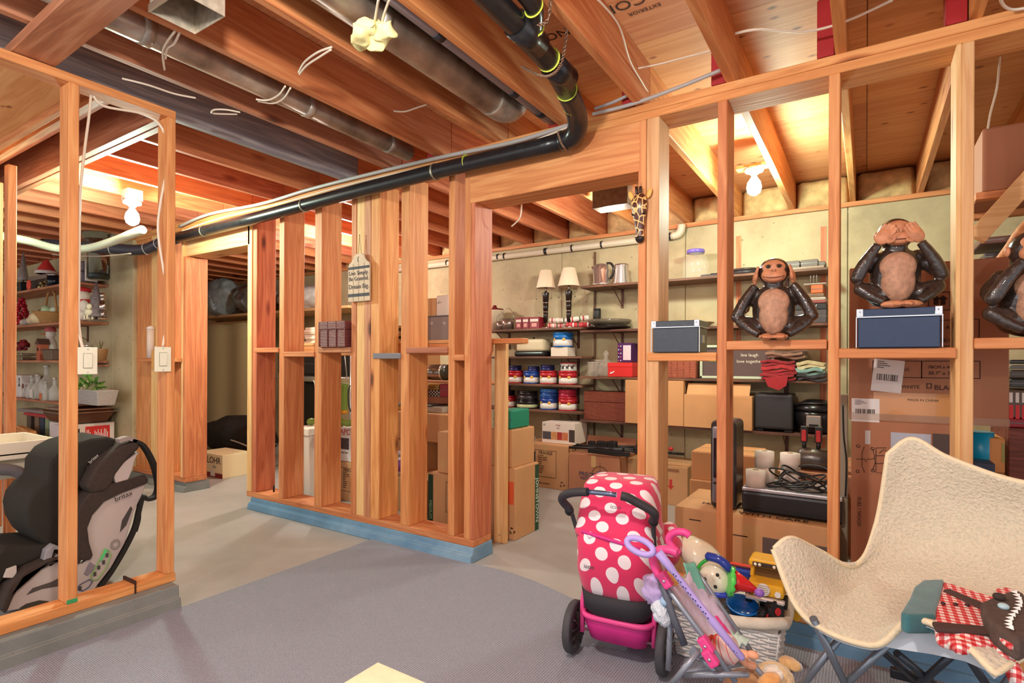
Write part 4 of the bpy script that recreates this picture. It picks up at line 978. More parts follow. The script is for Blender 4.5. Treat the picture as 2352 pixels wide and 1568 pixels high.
# big carton under the printer
a = at(1552, 1158, Y=3.02); X0 = a.x; X1_ = at(1897+45, 1200, Y=3.02).x; ZB_ = a.z
YP = 2.98
X0 = at(1550, 1160, Y=YP).x; X1_ = at(1928, 1200, Y=YP).x; ZB_ = at(1550, 1163, Y=YP).z
t = carton('big flat carton printed HANDLE WITH CARE carrying the printer', X0, X1_, YP, .5, 0, ZB_, 0, tape=False); w = X1_-X0; h = ZB_
ltext('HANDLE', t, -w*.22, -.1, h+.0045, .055, INK, R=Matrix.Identity(3)); ltext('WITH CARE', t, w*.12, -.2, h+.0045, .055, INK, R=Matrix.Identity(3), w=w*.42)
decal(t, 'printed_line', -w*.2, -w*.02, -.25, h*.72, h*.735, INK); decal(t, 'printed_line', -w*.4, -w*.32, -.25, h*.84, h*.855, INK)
decal(t, 'grey_panel', w*.07, w*.46, -.25, h*.05, h*.76, plain((92,78,74), .6)); decal(t, 'tape_strip', -w*.05, w*.05, -.25, h*.0, h*.9, TAPE)
BC = (X0, X1_, h)
# printer
yp = YP+.06
px0, px1 = at(1703, 1140, Y=yp).x, at(1935, 1140, Y=yp).x; zt = at(1703, 1118, Y=yp).z; zb = h+.006
t = thing('printer', 'flat black printer with a silver lid on the big carton', 'printer', ((px0+px1)/2, yp+.16, zb)); w2 = (px1-px0)/2; hh = max(.09, zt-zb)
MB().box(-w2, w2, -.16, .16, .012, hh-.02).build('body', plain((36,34,36), .35), t, bev=.012, seg=2, local=True)
MB().box(-w2, w2, -.15, .16, hh-.019, hh).build('silver_lid', plain((190,186,190), .25, .5), t, bev=.006, seg=2, local=True)
MB().box(-w2*.8, w2*.85, -.163, -.159, .02, .035).build('paper_slot', plain((16,16,16), .6), t, local=True)
for sx in (-1, 1): MB().box(sx*w2*.85-.03, sx*w2*.85+.03, -.13, -.08, 0, .013).build('foot', plain((20,20,20), .6), t, local=True)
ptop = zb+hh
# paper rolls
def proll(label, u, y, z, n_=1):
    t = thing('paper_roll', label, 'paper', (at(u, 1000, Y=y).x, y, z+.001), 0, 'white label rolls on the printer'); r = .048; hgt = .084
    W = plain((224,210,196), .7)
    prof = [(.014,0),(r,0),(r,hgt),(.014,hgt)]
    MB().lathe((0,0,0), prof, 28).build('roll', W, t, local=True)
    MB().lathe((0,0,0), [(.0145,.001),(.0145,hgt+.0015),(.011,hgt+.0015)], 20).build('core', plain((150,120,90), .8), t, local=True)
proll('front left label roll on the silver printer lid', 1736, yp+.06, ptop); proll('middle label roll behind the front one, lower of two', 1757, yp+.17, ptop); proll('middle label roll, upper of two', 1756, yp+.17, ptop+.085); proll('right label roll next to the coiled cable, lower of two', 1816, yp+.17, ptop); proll('right label roll next to the coiled cable, upper of two', 1815, yp+.17, ptop+.085)
# coiled black cable
pts = []
cx_, cy__ = at(1845, 1110, Y=yp+.08).x, yp+.07
random.seed(4)
for i in range(90):
    a = i*.42; r = .085+.025*sin(i*.37); tilt = .35*sin(i*.11)
    pts.append((cx_+(r*1.35)*cos(a)+.02*sin(i*.2), cy__+r*.75*sin(a), ptop+.012+.055*(1+sin(a+i*.07))*abs(cos(i*.05))))
pts = [(cx_-.16, cy__-.02, ptop+.012), (cx_-.12, cy__-.03, ptop+.012)]+pts
o = MB().tube(bez(pts, 3), .0045, 7).build('coiled_power_cable', plain((26,24,26), .4)); tag(o, 'tangled black power cable heaped on the printer lid', 'cable')
# tall coffee machine
yc = YP+.06; cx0, cx1 = at(1630, 1100, Y=yc).x, at(1690, 1100, Y=yc).x; ct = at(1640, 965, Y=yc).z; cz = BC[2]+.006
t = thing('coffee_machine', 'tall narrow black and silver coffee machine seen from its side', 'appliance', ((cx0+cx1)/2, yc+.12, cz)); w2 = (cx1-cx0)/2; hh = ct-cz
MB().box(-w2, w2, -.12, .12, 0, hh).build('body', plain((52,46,48), .25), t, bev=.035, seg=4, local=True)
MB().box(-w2+.012, w2-.012, -.125, -.10, .03, hh-.03).build('silver_front', plain((150,146,150), .2, .7), t, bev=.01, seg=2, local=True)
MB().box(-w2+.02, w2-.02, -.128, -.124, hh*.35, hh*.8).build('dark_window', plain((30,28,34), .08), t, bev=.003, local=True)
MB().box(-w2+.02, w2-.02, -.129, -.124, hh*.28, hh*.3).build('slot', plain((16,16,16), .6), t, local=True)
# air tank with red clamps
yt = 3.53; ax0, ax1 = at(1832, 1050, Y=yt).x, at(1940, 1050, Y=yt).x; az = at(1850, 1052, Y=yt).z; r = .062
carton('plain carton carrying the grey air tank behind the rolls', ax0-.04, ax1+.05, yt-.12, .26, BC[2]+.006, az-r-.002, 2, tape=False)
t = thing('air_tank', 'grey metal cylinder with two red quick clamps standing on it', 'tank', ((ax0+ax1)/2, yt, az-r))
MB().tube([(ax0, yt, az), (ax0+.02, yt, az), (ax1, yt, az)], [r*.8, r, r], 24).build('cylinder', plain((96,90,86), .3, .6), t)
for u in (1847, 1880):
    x = at(u, 1000, Y=yt).x; mb = MB().cyl((x, yt, az+r), (x, yt, az+r+.03), .012); mb.box(x-.018, x+.018, yt-.015, yt+.015, az+r+.03, az+r+.12); mb.build('clamp_frame', plain((40,36,36), .4), t, bev=.003)
    MB().box(x-.012, x+.012, yt-.02, yt+.01, az+r+.035, az+r+.1).build('red_lever', plain((206,44,44), .4), t, bev=.004)
# tall flat boxes behind the middle monkey
yq = 2.86; x0 = at(1950, 800, Y=yq).x; x1 = at(2318, 800, Y=yq).x; zt = at(1950, 618, Y=yq).z; zm = at(1950, 962, Y=yq).z
t = carton('tall flat brown furniture carton printed MADE IN CHINA behind the middle monkey', x0, x1, yq, .16, zm, zt, 2, tape=False); W_ = x1-x0; Hh = zt-zm
def lx(u, v): p = at(u, v, Y=yq); return p.x-(x0+x1)/2, p.z-zm
def ptext(s, u0, v0, u1, size=.03, mat=INK, y=-.0815):
    a = lx(u0, v0); b = lx(u1, v0); ltext(s, t, (a[0]+b[0])/2, y, a[1], size, mat, w=b[0]-a[0])
def pframe(u0, v0, u1, v1):
    a = lx(u0, v0); b = lx(u1, v1); mb = MB(); y = -.0805
    for q in ((a[0], b[0], a[1]-.003, a[1]), (a[0], b[0], b[1], b[1]+.003), (a[0], a[0]+.003, b[1], a[1]), (b[0]-.003, b[0], b[1], a[1])): mb.box(q[0], q[1], y-.0006, y, q[2], q[3])
    mb.build('printed_frame', INK, t, local=True)
ptext('MADE IN CHINA', 2084, 918, 2156); ptext('BLACK', 2146, 890, 2206); ptext('WHITE', 2070, 888, 2112); ptext('78CM x 48CM', 2132, 843, 2205); ptext('30.7" x 18.9"', 2132, 857, 2205)
ptext('DIMENSIONS', 2014, 848, 2088, y=-.0802); ptext('A24', 2172, 752, 2196); ptext('30KG/55LB', 2150, 782, 2230)
pframe(2004, 828, 2252, 870); pframe(2116, 828, 2118, 869); pframe(2128, 880, 2140, 892); pframe(2132, 672, 2182, 712); pframe(2150, 735, 2250, 795)
for u in (2150, 2166):
    a = lx(u, 700); b = lx(u, 680); MB().box(a[0]-.008, a[0]+.008, -.082, -.0808, a[1], b[1]-.01).prism([(a[0]-.016, -.0808, b[1]-.012), (a[0]+.016, -.0808, b[1]-.012), (a[0], -.0808, b[1]+.004)], (0,-.0012,0)).build('up_arrow', INK, t, local=True)
def label_patch(u0, v0, u1, v1, rot=0, bars=True):
    a = lx(u0, v0); b = lx(u1, v1); c = ((a[0]+b[0])/2, -.0812, (a[1]+b[1])/2); R = RY(rot)
    MB().box(a[0], b[0], -.0816, -.0808, b[1], a[1], R=R, c=c).build('white_label', plain((224,218,214), .5), t, local=True)
    if bars:
        mb = MB(); random.seed(int(u0)); w_ = b[0]-a[0]; h_ = a[1]-b[1]; x = a[0]+w_*.15
        while x < b[0]-w_*.15:
            q = random.uniform(.001, .004); mb.box(x, x+q, -.0822, -.0817, b[1]+h_*.35, b[1]+h_*.55, R=R, c=c); x += q+random.uniform(.001, .004)
        for k in range(4): mb.box(a[0]+w_*.12, a[0]+w_*(.35+.1*(k % 3)), -.0822, -.0817, a[1]-h_*(.08+.06*k), a[1]-h_*(.06+.06*k), R=R, c=c)
        mb.build('barcode_print', INK, t, local=True)['kind'] = 'stuff'
label_patch(2004, 826, 2074, 901, .1); label_patch(1956, 914, 2020, 970, 0)
a = lx(2006, 900); b = lx(2190, 958); decal(t, 'tape_strip', a[0], b[0], -.0803, b[1], a[1], plain((200,140,84), .25, coat=.4), .0008)
MB().box(-W_/2-.002, W_/2+.002, -.084, .084, .0, .03).build('plastic_wrap', plain((200,170,140), .1, alpha=.35), t, local=True)
# lower carton
x1l = at(2232, 1100, Y=yq+.02).x
t = carton('brown carton with a line drawing of a chair standing under the MADE IN CHINA carton', x0+.01, x1l, yq+.0, .2, 0, zm-.003, 2, tape=False); t0 = t; xm = (x0+.01+x1l)/2
def q2(u, v): p = at(u, v, Y=yq); return p.x-xm, p.z
def polyl(pts, r=.0016):
    P = [(q2(u, v)[0], -.1006, q2(u, v)[1]) for u, v in pts]; mb.tube(P, r, 4)
mb = MB()
for pl in (((1966,1054),(1985,1054),(1990,1060)), ((1985,1025),(1980,1040),(1980,1070),(1986,1085)), ((1990,1054),(2004,1054),(2010,1050)), ((2004,1030),(2008,1045),(2010,1062),(2004,1080)), ((2010,1046),(2034,1046)), ((2010,1064),(2034,1064)), ((2012,1028),(2036,1028)), ((2012,1028),(2012,1085),(2034,1087)), ((2020,1040),(2028,1033),(2036,1034))): polyl(pl)
for u, v in ((1971,1024),(1970,1082),(2004,1030),(2005,1080)):
    c_ = q2(u, v); mb.tube([(c_[0]+.006*cos(a), -.1006, c_[1]+.006*sin(a)) for a in [2*pi*i/10 for i in range(10)]], .0015, 4, closed=True)
mb.build('line_drawing', INK, t, local=True)
def dec2(name, u0, v0, u1, v1, mat): a = q2(u0, v0); b = q2(u1, v1); decal(t0, name, a[0], b[0], -.1, b[1], a[1], mat)
dec2('white_label', 1987, 988, 1999, 1020, plain((200,196,190), .5)); dec2('plastic_pouch', 2046, 992, 2138, 1040, plain((176,182,196), .15)); dec2('dark_panel', 2142, 995, 2195, 1050, plain((80,64,58), .6))
ltext('FUEL / WOOD', t, q2(1973,1170)[0], -.101, q2(1973,1175)[1], .02, R=RX(pi/2)@RZ(-pi/2))
# grey floor lamp / cable by that carton
t = slab('foam_board', 'narrow grey foam panel leaning beside the tall brown carton', 'panel', at(1930,900,Y=3.1).x, at(1948,900,Y=3.1).x, 3.1, 3.14, 0, at(1940,905,Y=3.1).z, plain((150,140,120), .7), extra=lidline)
cable('thin black cable hanging between the right stud and the tall carton', [(1936,930,'Y',3.0),(1938,1000,'Y',3.0),(1944,1060,'Y',3.0),(1942,1140,'Y',3.0)], .004, plain((24,22,22), .5))
# ================================================================ BEHIND THE LONG STUD WALL
# plank shelf behind the wall and its leaning prop
yb0 = 2.72; zpl = at(1202, 776, Y=2.80).z
t = thing('plank_shelf', 'long pale plank shelf fixed behind the studs and sticking out past the wall end', 'shelf', (-2.8, 2.9, zpl-.04))
MB().box(at(690,780,Y=2.8).x, at(1134,780,Y=2.8).x, 2.78, 3.2, zpl-.022, zpl).build('board', wood('x','pale'), t, bev=.002)
MB().box(at(1134,780,Y=2.8).x+.001, at(1202,780,Y=2.8).x, 2.78, 2.86, zpl-.03, zpl).build('board', wood('x','fir'), t, bev=.002)
MB().box(at(690,780,Y=2.8).x, at(1130,780,Y=2.8).x, 2.785, 2.82, zpl-.10, zpl-.023).build('fascia', wood('x','fir'), t, bev=.002)
pb_ = at(1140, 1245, Z=0)
t = thing('prop_post', 'loose pale two-by-four standing upright at the end of the stud wall', 'post', (pb_.x, pb_.y, 0))
x0 = at(1134, 1245, Y=pb_.y).x; x1 = at(1160, 1240, Y=pb_.y).x
MB().box(x0, x1, pb_.y, pb_.y+.035, 0, at(1140, 788, Y=pb_.y).z).build('timber', wood('z','pale'), t, bev=.003)
MB().ell(((x0+x1)/2, pb_.y-.001, .05), .004, .002, .004, n=8, m=4).build('nail_head', plain((90,80,70), .4, .7), t)
# back shelf inside (dark) with roaster and gift boxes
board('brown shelf board under the steel drum seen between the last studs', at(960,872,Y=3.6).x, at(1120,872,Y=3.6).x, 3.6, 3.9, at(1000,874,Y=3.6).z, mat=wood('x','brown'), br=False)
zr = at(1000,874,Y=3.6).z
t = thing('steel_drum', 'polished steel drum lying on its side between the last studs', 'appliance', (at(1003,850,Y=3.75).x, 3.75, zr+.001))
x0, x1 = at(976,850,Y=3.75).x, at(1018,850,Y=3.75).x
MB().tube([(x0-.1, 3.75, zr+.07), (x1, 3.75, zr+.07)], .068, 28).build('cylinder', plain((150,140,130), .18, .9), t)
MB().tube([(x1, 3.75, zr+.07), (x1+.02, 3.75, zr+.07)], .071, 28).build('rim', plain((214,200,186), .2, .8), t)
MB().tube([(x1+.02, 3.75, zr+.07), (x1+.1, 3.75, zr+.07)], .069, 28).build('black_end', plain((50,46,34), .3), t)
zc = at(1000,946,Y=3.45).z
def m_carton(label, u0, v0, u1, v1, Y, d, tone=0, **k):
    x0, x1, z0, z1 = rect(u0, v0, u1, v1, Y); k2 = dict(k); z0 = k2.pop('z0', z0); z1 = k2.pop('z1', z1)
    return carton(label, x0, x1, Y, d, z0, z1, tone, **k2), x1-x0, z1-z0
# floor level stack seen through the right-hand bays
yS = 3.02
t, w, h = m_carton('green-edged moving carton printed MEDIUM on the floor behind the studs', 984, 1085, 1128, 1215, yS, .4, 0, z0=0)
fragile(t, w, .4, h, cx=.02); decal(t, 'green_stripe', -w/2-.0005, -w/2+.045, -.2, 0, h-.01, plain((34,62,40), .6)); ltext('MEDIUM', t, -w/2+.022, -.2022, h*.25, .035, plain((150,190,150), .6), R=RX(pi/2)@RZ(-pi/2))
hM = h; XM = t.location.x
t2, w2, h2 = m_carton('tan carton with red tape stacked on the MEDIUM carton', 1005, 992, 1110, 1082, yS+.03, .36, 0, z0=hM+.005)
decal(t2, 'red_tape', w2*.0, w2*.12, -.18, h2*.3, h2*.95, plain((190,40,36), .4)); decal(t2, 'tape_strip', -w2*.4, -w2*.33, -.18, h2*.1, h2*.3, TAPE)
t, w, h = m_carton('dark-mouthed carton on the floor behind the wide middle stud', 905, 1150, 975, 1190, 3.1, .4, 0, z0=0, z1=.25)
t, w, h = m_carton('tan carton behind the middle bay, second from the floor', 902, 1008, 975, 1085, 3.42, .4, 0, z1=at(905,1008,Y=3.42).z, z0=.0)
zmid = at(905,1008,Y=3.42).z
# pail under it
pz = at(905, 1150, Y=3.12).z
t = thing('paint_pail', 'white pail with purple and yellow label behind the middle studs', 'bucket', (at(915,1110,Y=3.2).x, 3.2, .255), 0)
MB().lathe((0,0,0), [(.07,0),(.075,.15)], 28).build('body', plain((216,206,206), .4), t, local=True)
MB().lathe((0,0,0), [(.0755,.03),(.0765,.12)], 28).build('purple_label', plain((140,80,150), .4), t, local=True)
MB().box(-.03, .035, -.079, -.07, .04, .11).build('yellow_panel', plain((206,196,110), .5), t, local=True)
MB().lathe((0,0,0), [(.08,.15),(.08,.17),(0,.172)], 28).build('lid', plain((160,150,156), .4), t, local=True)
t, w, h = m_carton('wide tan carton with glass dishes on it, behind the last bays', 905, 945, 1062, 1004, 3.43, .4, 3, z0=zmid+.006)
zt = h+zmid+.006; cxx = t.location.x
t = thing('glass_baking_dish', 'clear glass baking dish with black lid edge on the wide tan carton', 'dish', (at(1000,935,Y=3.6).x, 3.6, zt+.005))
MB().box(-.13, .16, -.1, .1, 0, .05).build('dish', plain((206,196,180), .08, alpha=.6), t, bev=.012, seg=2, local=True); MB().box(-.14, .05, -.11, .11, .051, .062).build('lid', plain((34,32,30), .3), t, bev=.003, local=True)
t = thing('lidded_bowl', 'round bowl with grey lid and yellow base on the wide tan carton', 'dish', (at(918,935,Y=3.55).x, 3.55, zt+.005))
MB().lathe((0,0,0), [(.05,0),(.075,.035)], 24).build('base', plain((190,140,60), .3), t, local=True); MB().lathe((0,0,0), [(.08,.035),(.078,.05),(.03,.068),(0,.07)], 24).build('lid', plain((110,104,90), .2), t, local=True)
yG = 3.88
x0, x1 = at(978,900,Y=yG).x, at(1009,900,Y=yG).x; zg = at(990,910,Y=yG).z
carton('plain brown carton supporting the gift boxes behind the last bay', x0-.1, x1+.15, yG-.02, .3, 0, zg-.002, 2, tape=False)
t = slab('gift_box', 'black and white gingham gift box behind the last bay', 'box', x0, x1, yG, yG+.15, zg, zg+.06, plain((228,220,206), .6))
mb = MB(); n = 9; s_ = (x1-x0)/n
for i in range(n):
    for j in range(4):
        if (i+j) % 2: mb.box(x0+i*s_, x0+(i+1)*s_, yG-.0015, yG-.0004, zg+.015*j, zg+.015*(j+1))
mb.build('gingham_print', plain((30,26,26), .6), t)
slab('gift_box', 'glittering gold gift box on the gingham box', 'box', x0, x1-.004, yG, yG+.15, zg+.062, zg+.11, plain((180,140,70), .4, .5, noise_amt=.5, scale=200), extra=lidline)
slab('gift_box', 'bright red gift box right of the gold and gingham boxes', 'box', x1+.004, x1+.11, yG, yG+.15, zg, zg+.12, plain((180,30,36), .4), extra=lidline)
# bins and boxes on the plank shelf
yb = 2.86; z0 = zpl+.001
x0, x1 = at(979,750,Y=yb).x, at(1045,750,Y=yb).x; zt = at(979,728,Y=yb).z
t = slab('grey_bin', 'grey fabric bin with two round grommets on the plank shelf', 'bin', x0, x1, yb, yb+.25, z0, zt, plain((136,124,118), .7))
for u in (992, 1021):
    p = at(u, 742, Y=yb); MB().tube([(p.x+.008*cos(a), yb-.001, p.z+.008*sin(a)) for a in [2*pi*i/14 for i in range(14)]], .0025, 6, closed=True).build('grommet', plain((220,212,204), .3, .5), t)
MB().box(x0-.003, x1+.003, yb-.003, yb+.253, zt, zt+.006).build('rim', plain((100,92,88), .6), t)
x0, x1 = at(975,700,Y=yb+.05).x, at(1001,700,Y=yb+.05).x; carton('small cardboard box standing on the grey bin', x0, x1, yb+.05, .12, zt+.007, at(975,687,Y=yb+.05).z, 0, tape=False)
x0, x1 = at(1002,700,Y=yb+.04).x, at(1030,700,Y=yb+.04).x
t = slab('small_box', 'white box with ink doodles standing on the grey bin', 'box', x0, x1, yb+.04, yb+.15, zt+.007, at(1002,679,Y=yb+.04).z, plain((220,210,196), .6))
cable('ink scribble', [(x0+.01, yb+.038, zt+.09),(x0+.03, yb+.038, zt+.11),(x0+.02, yb+.038, zt+.095),(x0+.05, yb+.038, zt+.1)], .0008, INK).parent = None
o = bpy.data.objects['electrical_cable'] if False else None
sc_ = [o for o in C.objects if o.get('label') == 'ink scribble'][0]
sc_.name = 'ink_doodle'; del sc_['label']; del sc_['category']; sc_.parent = t; sc_.matrix_basis = t.matrix_basis.inverted() @ Matrix.Translation(sc_.location)
def paperstack(label, u0, v0, u1, v1, Y, n, z0, cols):
    random.seed(int(u0)); x0, x1, za, zb = rect(u0, v0, u1, v1, Y); t = thing('paper_stack', label, 'paper', ((x0+x1)/2, Y+.1, z0)); hh = (zb-z0)/n
    for i in range(n):
        a = random.uniform(-.02, .02); MB().box(x0+a, x1+a, Y+random.uniform(-.01, .01), Y+.2, z0+i*hh, z0+(i+1)*hh-.001).build('booklet', plain(cols[i % len(cols)], .7), t, bev=.001)
paperstack('loose stack of white booklets on the plank shelf, left of the woven box', 700, 752, 745, 782, 2.9, 7, zpl+.001, [(226,214,196),(206,186,160),(232,224,210)])
paperstack('stack of magazines on the plank shelf behind the middle stud', 898, 748, 926, 780, 2.9, 6, zpl+.001, [(206,196,180),(60,70,56),(190,170,150)])
# woven box sitting on blocking of the stud wall
x0, x1, z0, z1 = rect(731, 739, 793, 797, YF-.03)
rattan_box('dark red woven slat box sitting on the blocking under the hanging sign', x0, x1, YF-.03, .2, BLK[2][2]+.001, z1, .33, 3, 30, ((76,30,34),(126,58,58),(150,84,78)))
# left bays: wire rack, bin, green toy, UPS box
rk = thing('wire_rack', 'black and chrome wire shelving rack behind the left studs', 'rack', (-4.4, 3.6, 0)); WIR = plain((190,186,186), .25, .8)
rx0, rx1 = at(625,900,Y=3.6).x, at(806,900,Y=3.6).x
for x in (rx0, rx1):
    for y in (3.6, 3.95): MB().cyl((x, y, 0), (x, y, 1.3), .011, n=10).build('post', WIR, rk)
for z in (.25, .98, 1.28):
    mb = MB()
    for k in range(14): xx = rx0+(rx1-rx0)*k/13; mb.cyl((xx, 3.6, z), (xx, 3.95, z), .002, n=5)
    mb.cyl((rx0, 3.6, z), (rx1, 3.6, z), .005, n=6); mb.cyl((rx0, 3.95, z), (rx1, 3.95, z), .005, n=6); mb.build('wire_deck', WIR, rk)
MB().cyl((at(790,820,Y=3.6).x, 3.6, 1.28), (at(797,870,Y=3.6).x, 3.6, .98), .005, n=6).build('brace', WIR, rk)
t = slab('black_suitcase', 'glossy black suitcase standing in the wire rack behind the left studs', 'suitcase', at(636,900,Y=3.62).x, at(738,900,Y=3.62).x, 3.64, 3.9, .255, .93, plain((22,20,18), .15), bev=.04)
xh = at(722,900,Y=3.62).x
MB().tube(bez([(xh-.25,3.63,.74),(xh-.24,3.625,.93),(xh-.1,3.62,.955),(xh,3.62,.93),(xh+.01,3.63,.74)], 5), .007, 8).build('silver_handle', WIR, t)
slab('black_case', 'black padded case on the upper deck of the wire rack', 'suitcase', rx0+.03, rx1-.25, 3.63, 3.9, .99, 1.24, plain((26,22,20), .5), bev=.03, extra=lidline)
# waste bin
b0 = at(712, 1140, Z=0)
t = thing('waste_bin', 'tall white plastic waste bin behind the third stud', 'bin', (at(724,1100,Y=2.95).x, 2.95, 0))
hb = at(700, 978, Y=2.9).z
mb = MB(); r = lambda w, d, z: [Vector((sx*w, sy*d, z)) for sx, sy in ((-1,-1),(1,-1),(1,1),(-1,1))]
mb.loft([r(.07,.10,0), r(.1,.14,hb-.06)], smooth=False).build('body', plain((222,210,196), .4), t, bev=.01, seg=2, local=True)
MB().loft([r(.11,.15,hb-.06), r(.112,.152,hb-.005), r(.105,.145,hb)], smooth=False).build('lid', plain((228,218,202), .4), t, bev=.006, local=True)
# green inflatable / hose toy
GRN = plain((122,146,62), .4)
t = thing('green_toy_dragon', 'green curled plush toy with a yellow collar behind the third stud', 'toy', (at(770,960,Y=3.02).x, 3.02, hb+.002))
P = lambda u, v, Y: at(u, v, Y=Y)
MB().tube(bez([P(786,880,3.02),P(784,920,3.02),P(784,950,3.02)], 5), [.05]*11, 14).build('neck', GRN, t)
MB().tube(bez([P(776,958,2.96),P(785,968,2.95),P(800,972,2.95),P(815,968,2.97)], 5), [.02]+[.026]*14+[.018], 12).build('arm', GRN, t)
MB().ell(P(715,968,2.95), .03, .04, .03).build('foot', GRN, t); MB().ell(P(782,973,2.94), .035, .04, .025).build('foot', GRN, t)
MB().tube([P(783,942,3.0), P(783,950,3.0)], .053, 14).build('yellow_collar', plain((222,150,30), .4), t)
MB().tube(bez([P(804,885,3.0),P(800,900,2.99),P(801,930,2.99),P(806,945,3.0)], 5), .006, 8).build('strap', plain((40,50,40), .4), t)
# UPS carton and carton below
yU = 3.1; x0, x1, z0, z1 = rect(776, 980, 830, 1058, yU)
c1, w1, h1 = m_carton('tan carton printed FRAGILE on the floor behind the hanging sign posts', 765, 1058, 850, 1150, yU-.02, .4, 0, z0=0)
fragile(c1, w1, .4, h1, cx=-w1*.05)
t = thing('white_product_box', 'white box with red letters and a photo on a carton behind the studs', 'box', ((x0+x1)/2, yU+.1, h1+.005)); w = x1-x0; h = z1-h1
MB().box(-w/2, w/2, -.1, .1, 0, h).build('body', plain((220,212,206), .5), t, bev=.003, local=True)
ltext('APC', t, -w*.18, -.1016, h*.85, .05, plain((190,30,40), .6), w=w*.42)
decal(t, 'photo_panel', -w*.42, -w*.02, -.1, h*.35, h*.68, plain((70,56,62), .5, noise_amt=.6, scale=40))
decal(t, 'printed_text', -w*.42, -w*.05, -.1, h*.76, h*.772, plain((120,110,110), .5)); ltext('Back-UPS', t, -w*.2, -.1016, h*.25, .02, INK)
# orange carton behind right of the middle stud  (tall tan leaf)
carton('large tan carton leaning high behind the bay right of the sign', at(905,900,Y=3.75).x, at(962,900,Y=3.75).x, 3.75, .3, 0, at(905,815,Y=3.75).z, 3, tape=False)
# ---- right of the wall end: green tote, carton, moving carton with green stripe
g = at(1162, 1215, Z=0); 
yg = 2.98; x0 = at(1120,1200,Y=yg).x; x1 = at(1183,1225,Y=yg).x; zt = at(1185,1078,Y=yg).z
t = carton('moving carton with an orange logo and green edge at the end of the stud wall', x0, x1, yg, .30, 0, zt, 0, tape=False); w = x1-x0
# side (right) face printing
SR = RZ(pi/2)@RX(pi/2)
MB().box(w/2-.0, w/2+.0012, .10, .149, 0, zt-.01).build('green_stripe', plain((34,72,50), .6), t, local=True)
ltext('JOHNSTOWN', t, w/2+.002, .125, zt*.45, .035, plain((200,220,200), .6), R=SR@RZ(-pi/2), w=.3)
decal(t, 'orange_logo', w*.22, w*.45, -.15, zt*.5, zt*.82, plain((214,90,50), .6))
recyc(t, w*.4, -.15, .06, .022)
t2 = carton('plain tan carton on the moving carton at the end of the stud wall', x0+.0, x1-.03, yg+.01, .28, zt+.004, at(1183,990,Y=yg).z, 0, tape=True)
zg2 = at(1183,990,Y=yg).z
t = slab('green_tote', 'teal plastic tote on top of the cartons at the end of the stud wall', 'bin', x0+.02, x1-.05, yg+.03, yg+.26, zg2+.005, at(1175,943,Y=yg+.03).z, plain((20,130,104), .35), bev=.008, extra=lidline)
# glass bowl behind
t = thing('glass_bowl', 'nest of wire and glass bowls behind the FRAGILE carton', 'dish', (at(1196,1000,Y=3.7).x, 3.7, .0))
hb2 = at(1196,1003,Y=3.7).z
MB().lathe((0,0,0), [(.09,0),(.11,.1),(.12,hb2-.12)], 24).build('black_bin', plain((28,30,28), .15), t, local=True); MB().lathe((0,0,0), [(.03,hb2-.12),(.1,hb2-.06),(.12,hb2)], 24).build('bowl', plain((150,146,140), .1, .5), t, local=True, solid=.003)
# ---- storage seen through the left doorway
yd = 4.35; zsh = at(520, 722, Y=yd).z
board('pale plank shelf holding the plastic-wrapped bundles through the left doorway', at(440,720,Y=yd).x, at(800,720,Y=yd).x, yd, YSB, zsh, mat=wood('x','pale'), br=False, th=.03)
def bag(label, u0, v0, u1, v1, Y, ry, c, seed):
    x0, x1, z0, z1 = rect(u0, v0, u1, v1, Y); z0 = zsh+.002; t = thing('plastic_bag', label, 'bag', ((x0+x1)/2, Y+ry, z0)); 
    c_ = Vector(((x0+x1)/2, Y+ry, (z0+z1)/2)); s = seed
    def dsp(p): return (noise.noise(p*9+Vector((s,0,0)))*.035, noise.noise(p*9+Vector((0,s,0)))*.035, noise.noise(p*14+Vector((0,0,s)))*.015)
    MB().ell(c_, (x1-x0)/2, ry, (z1-z0)/2-.01, n=32, m=22).build('bundle', plain(c, .22, noise_amt=.25, scale=9, coat=.6, bump=.8), t, disp=dsp)
    MB().ell(c_+Vector((0,-ry*.96,.02)), .05, .012, .02, n=10, m=6).build('tape_patch', plain((120,120,124), .4), t)
bag('pale plastic-wrapped bundle with blue edge, left in the doorway shelf', 445, 638, 512, 718, 4.42, .2, (176,190,190), 1)
bag('grey plastic-wrapped bundle, right in the doorway shelf', 514, 650, 600, 722, 4.42, .2, (138,132,128), 5)
bag('white plastic bag of bedding seen between the second and third studs', 615, 655, 722, 735, 4.4, .2, (206,204,196), 9)
# cream hanging sheet below
t = thing('cream_panel', 'tall cream upholstered panel standing under the shelf in the left doorway', 'panel', (at(520,900,Y=4.5).x, 4.5, 0))
x0, x1, z0, z1 = rect(455, 748, 600, 950, 4.5)
mb = MB(); n = 14; vs = []; 
for j in range(9):
    for i in range(n+1): vs.append(Vector((x0+(x1-x0)*i/n, 4.5+.02*sin(i*1.1)+.01*noise.noise(Vector((i, j, 0))), z1*j/8)))
mb.add(vs, [(j*(n+1)+i, j*(n+1)+i+1, (j+1)*(n+1)+i+1, (j+1)*(n+1)+i) for j in range(8) for i in range(n)], True)
mb.build('padded_sheet', plain((226,204,150), .7), t, solid=.05); MB().box(x0, x1, 4.47, 4.53, z1, z1+.03).build('top_rail', wood('x','pale'), t, bev=.005)
MB().box(at(480,600,Y=4.8).x, at(497,600,Y=4.8).x, 4.8, 4.84, 0, 2.3).build('storage_post', wood('z','pale'))['kind'] = 'structure'
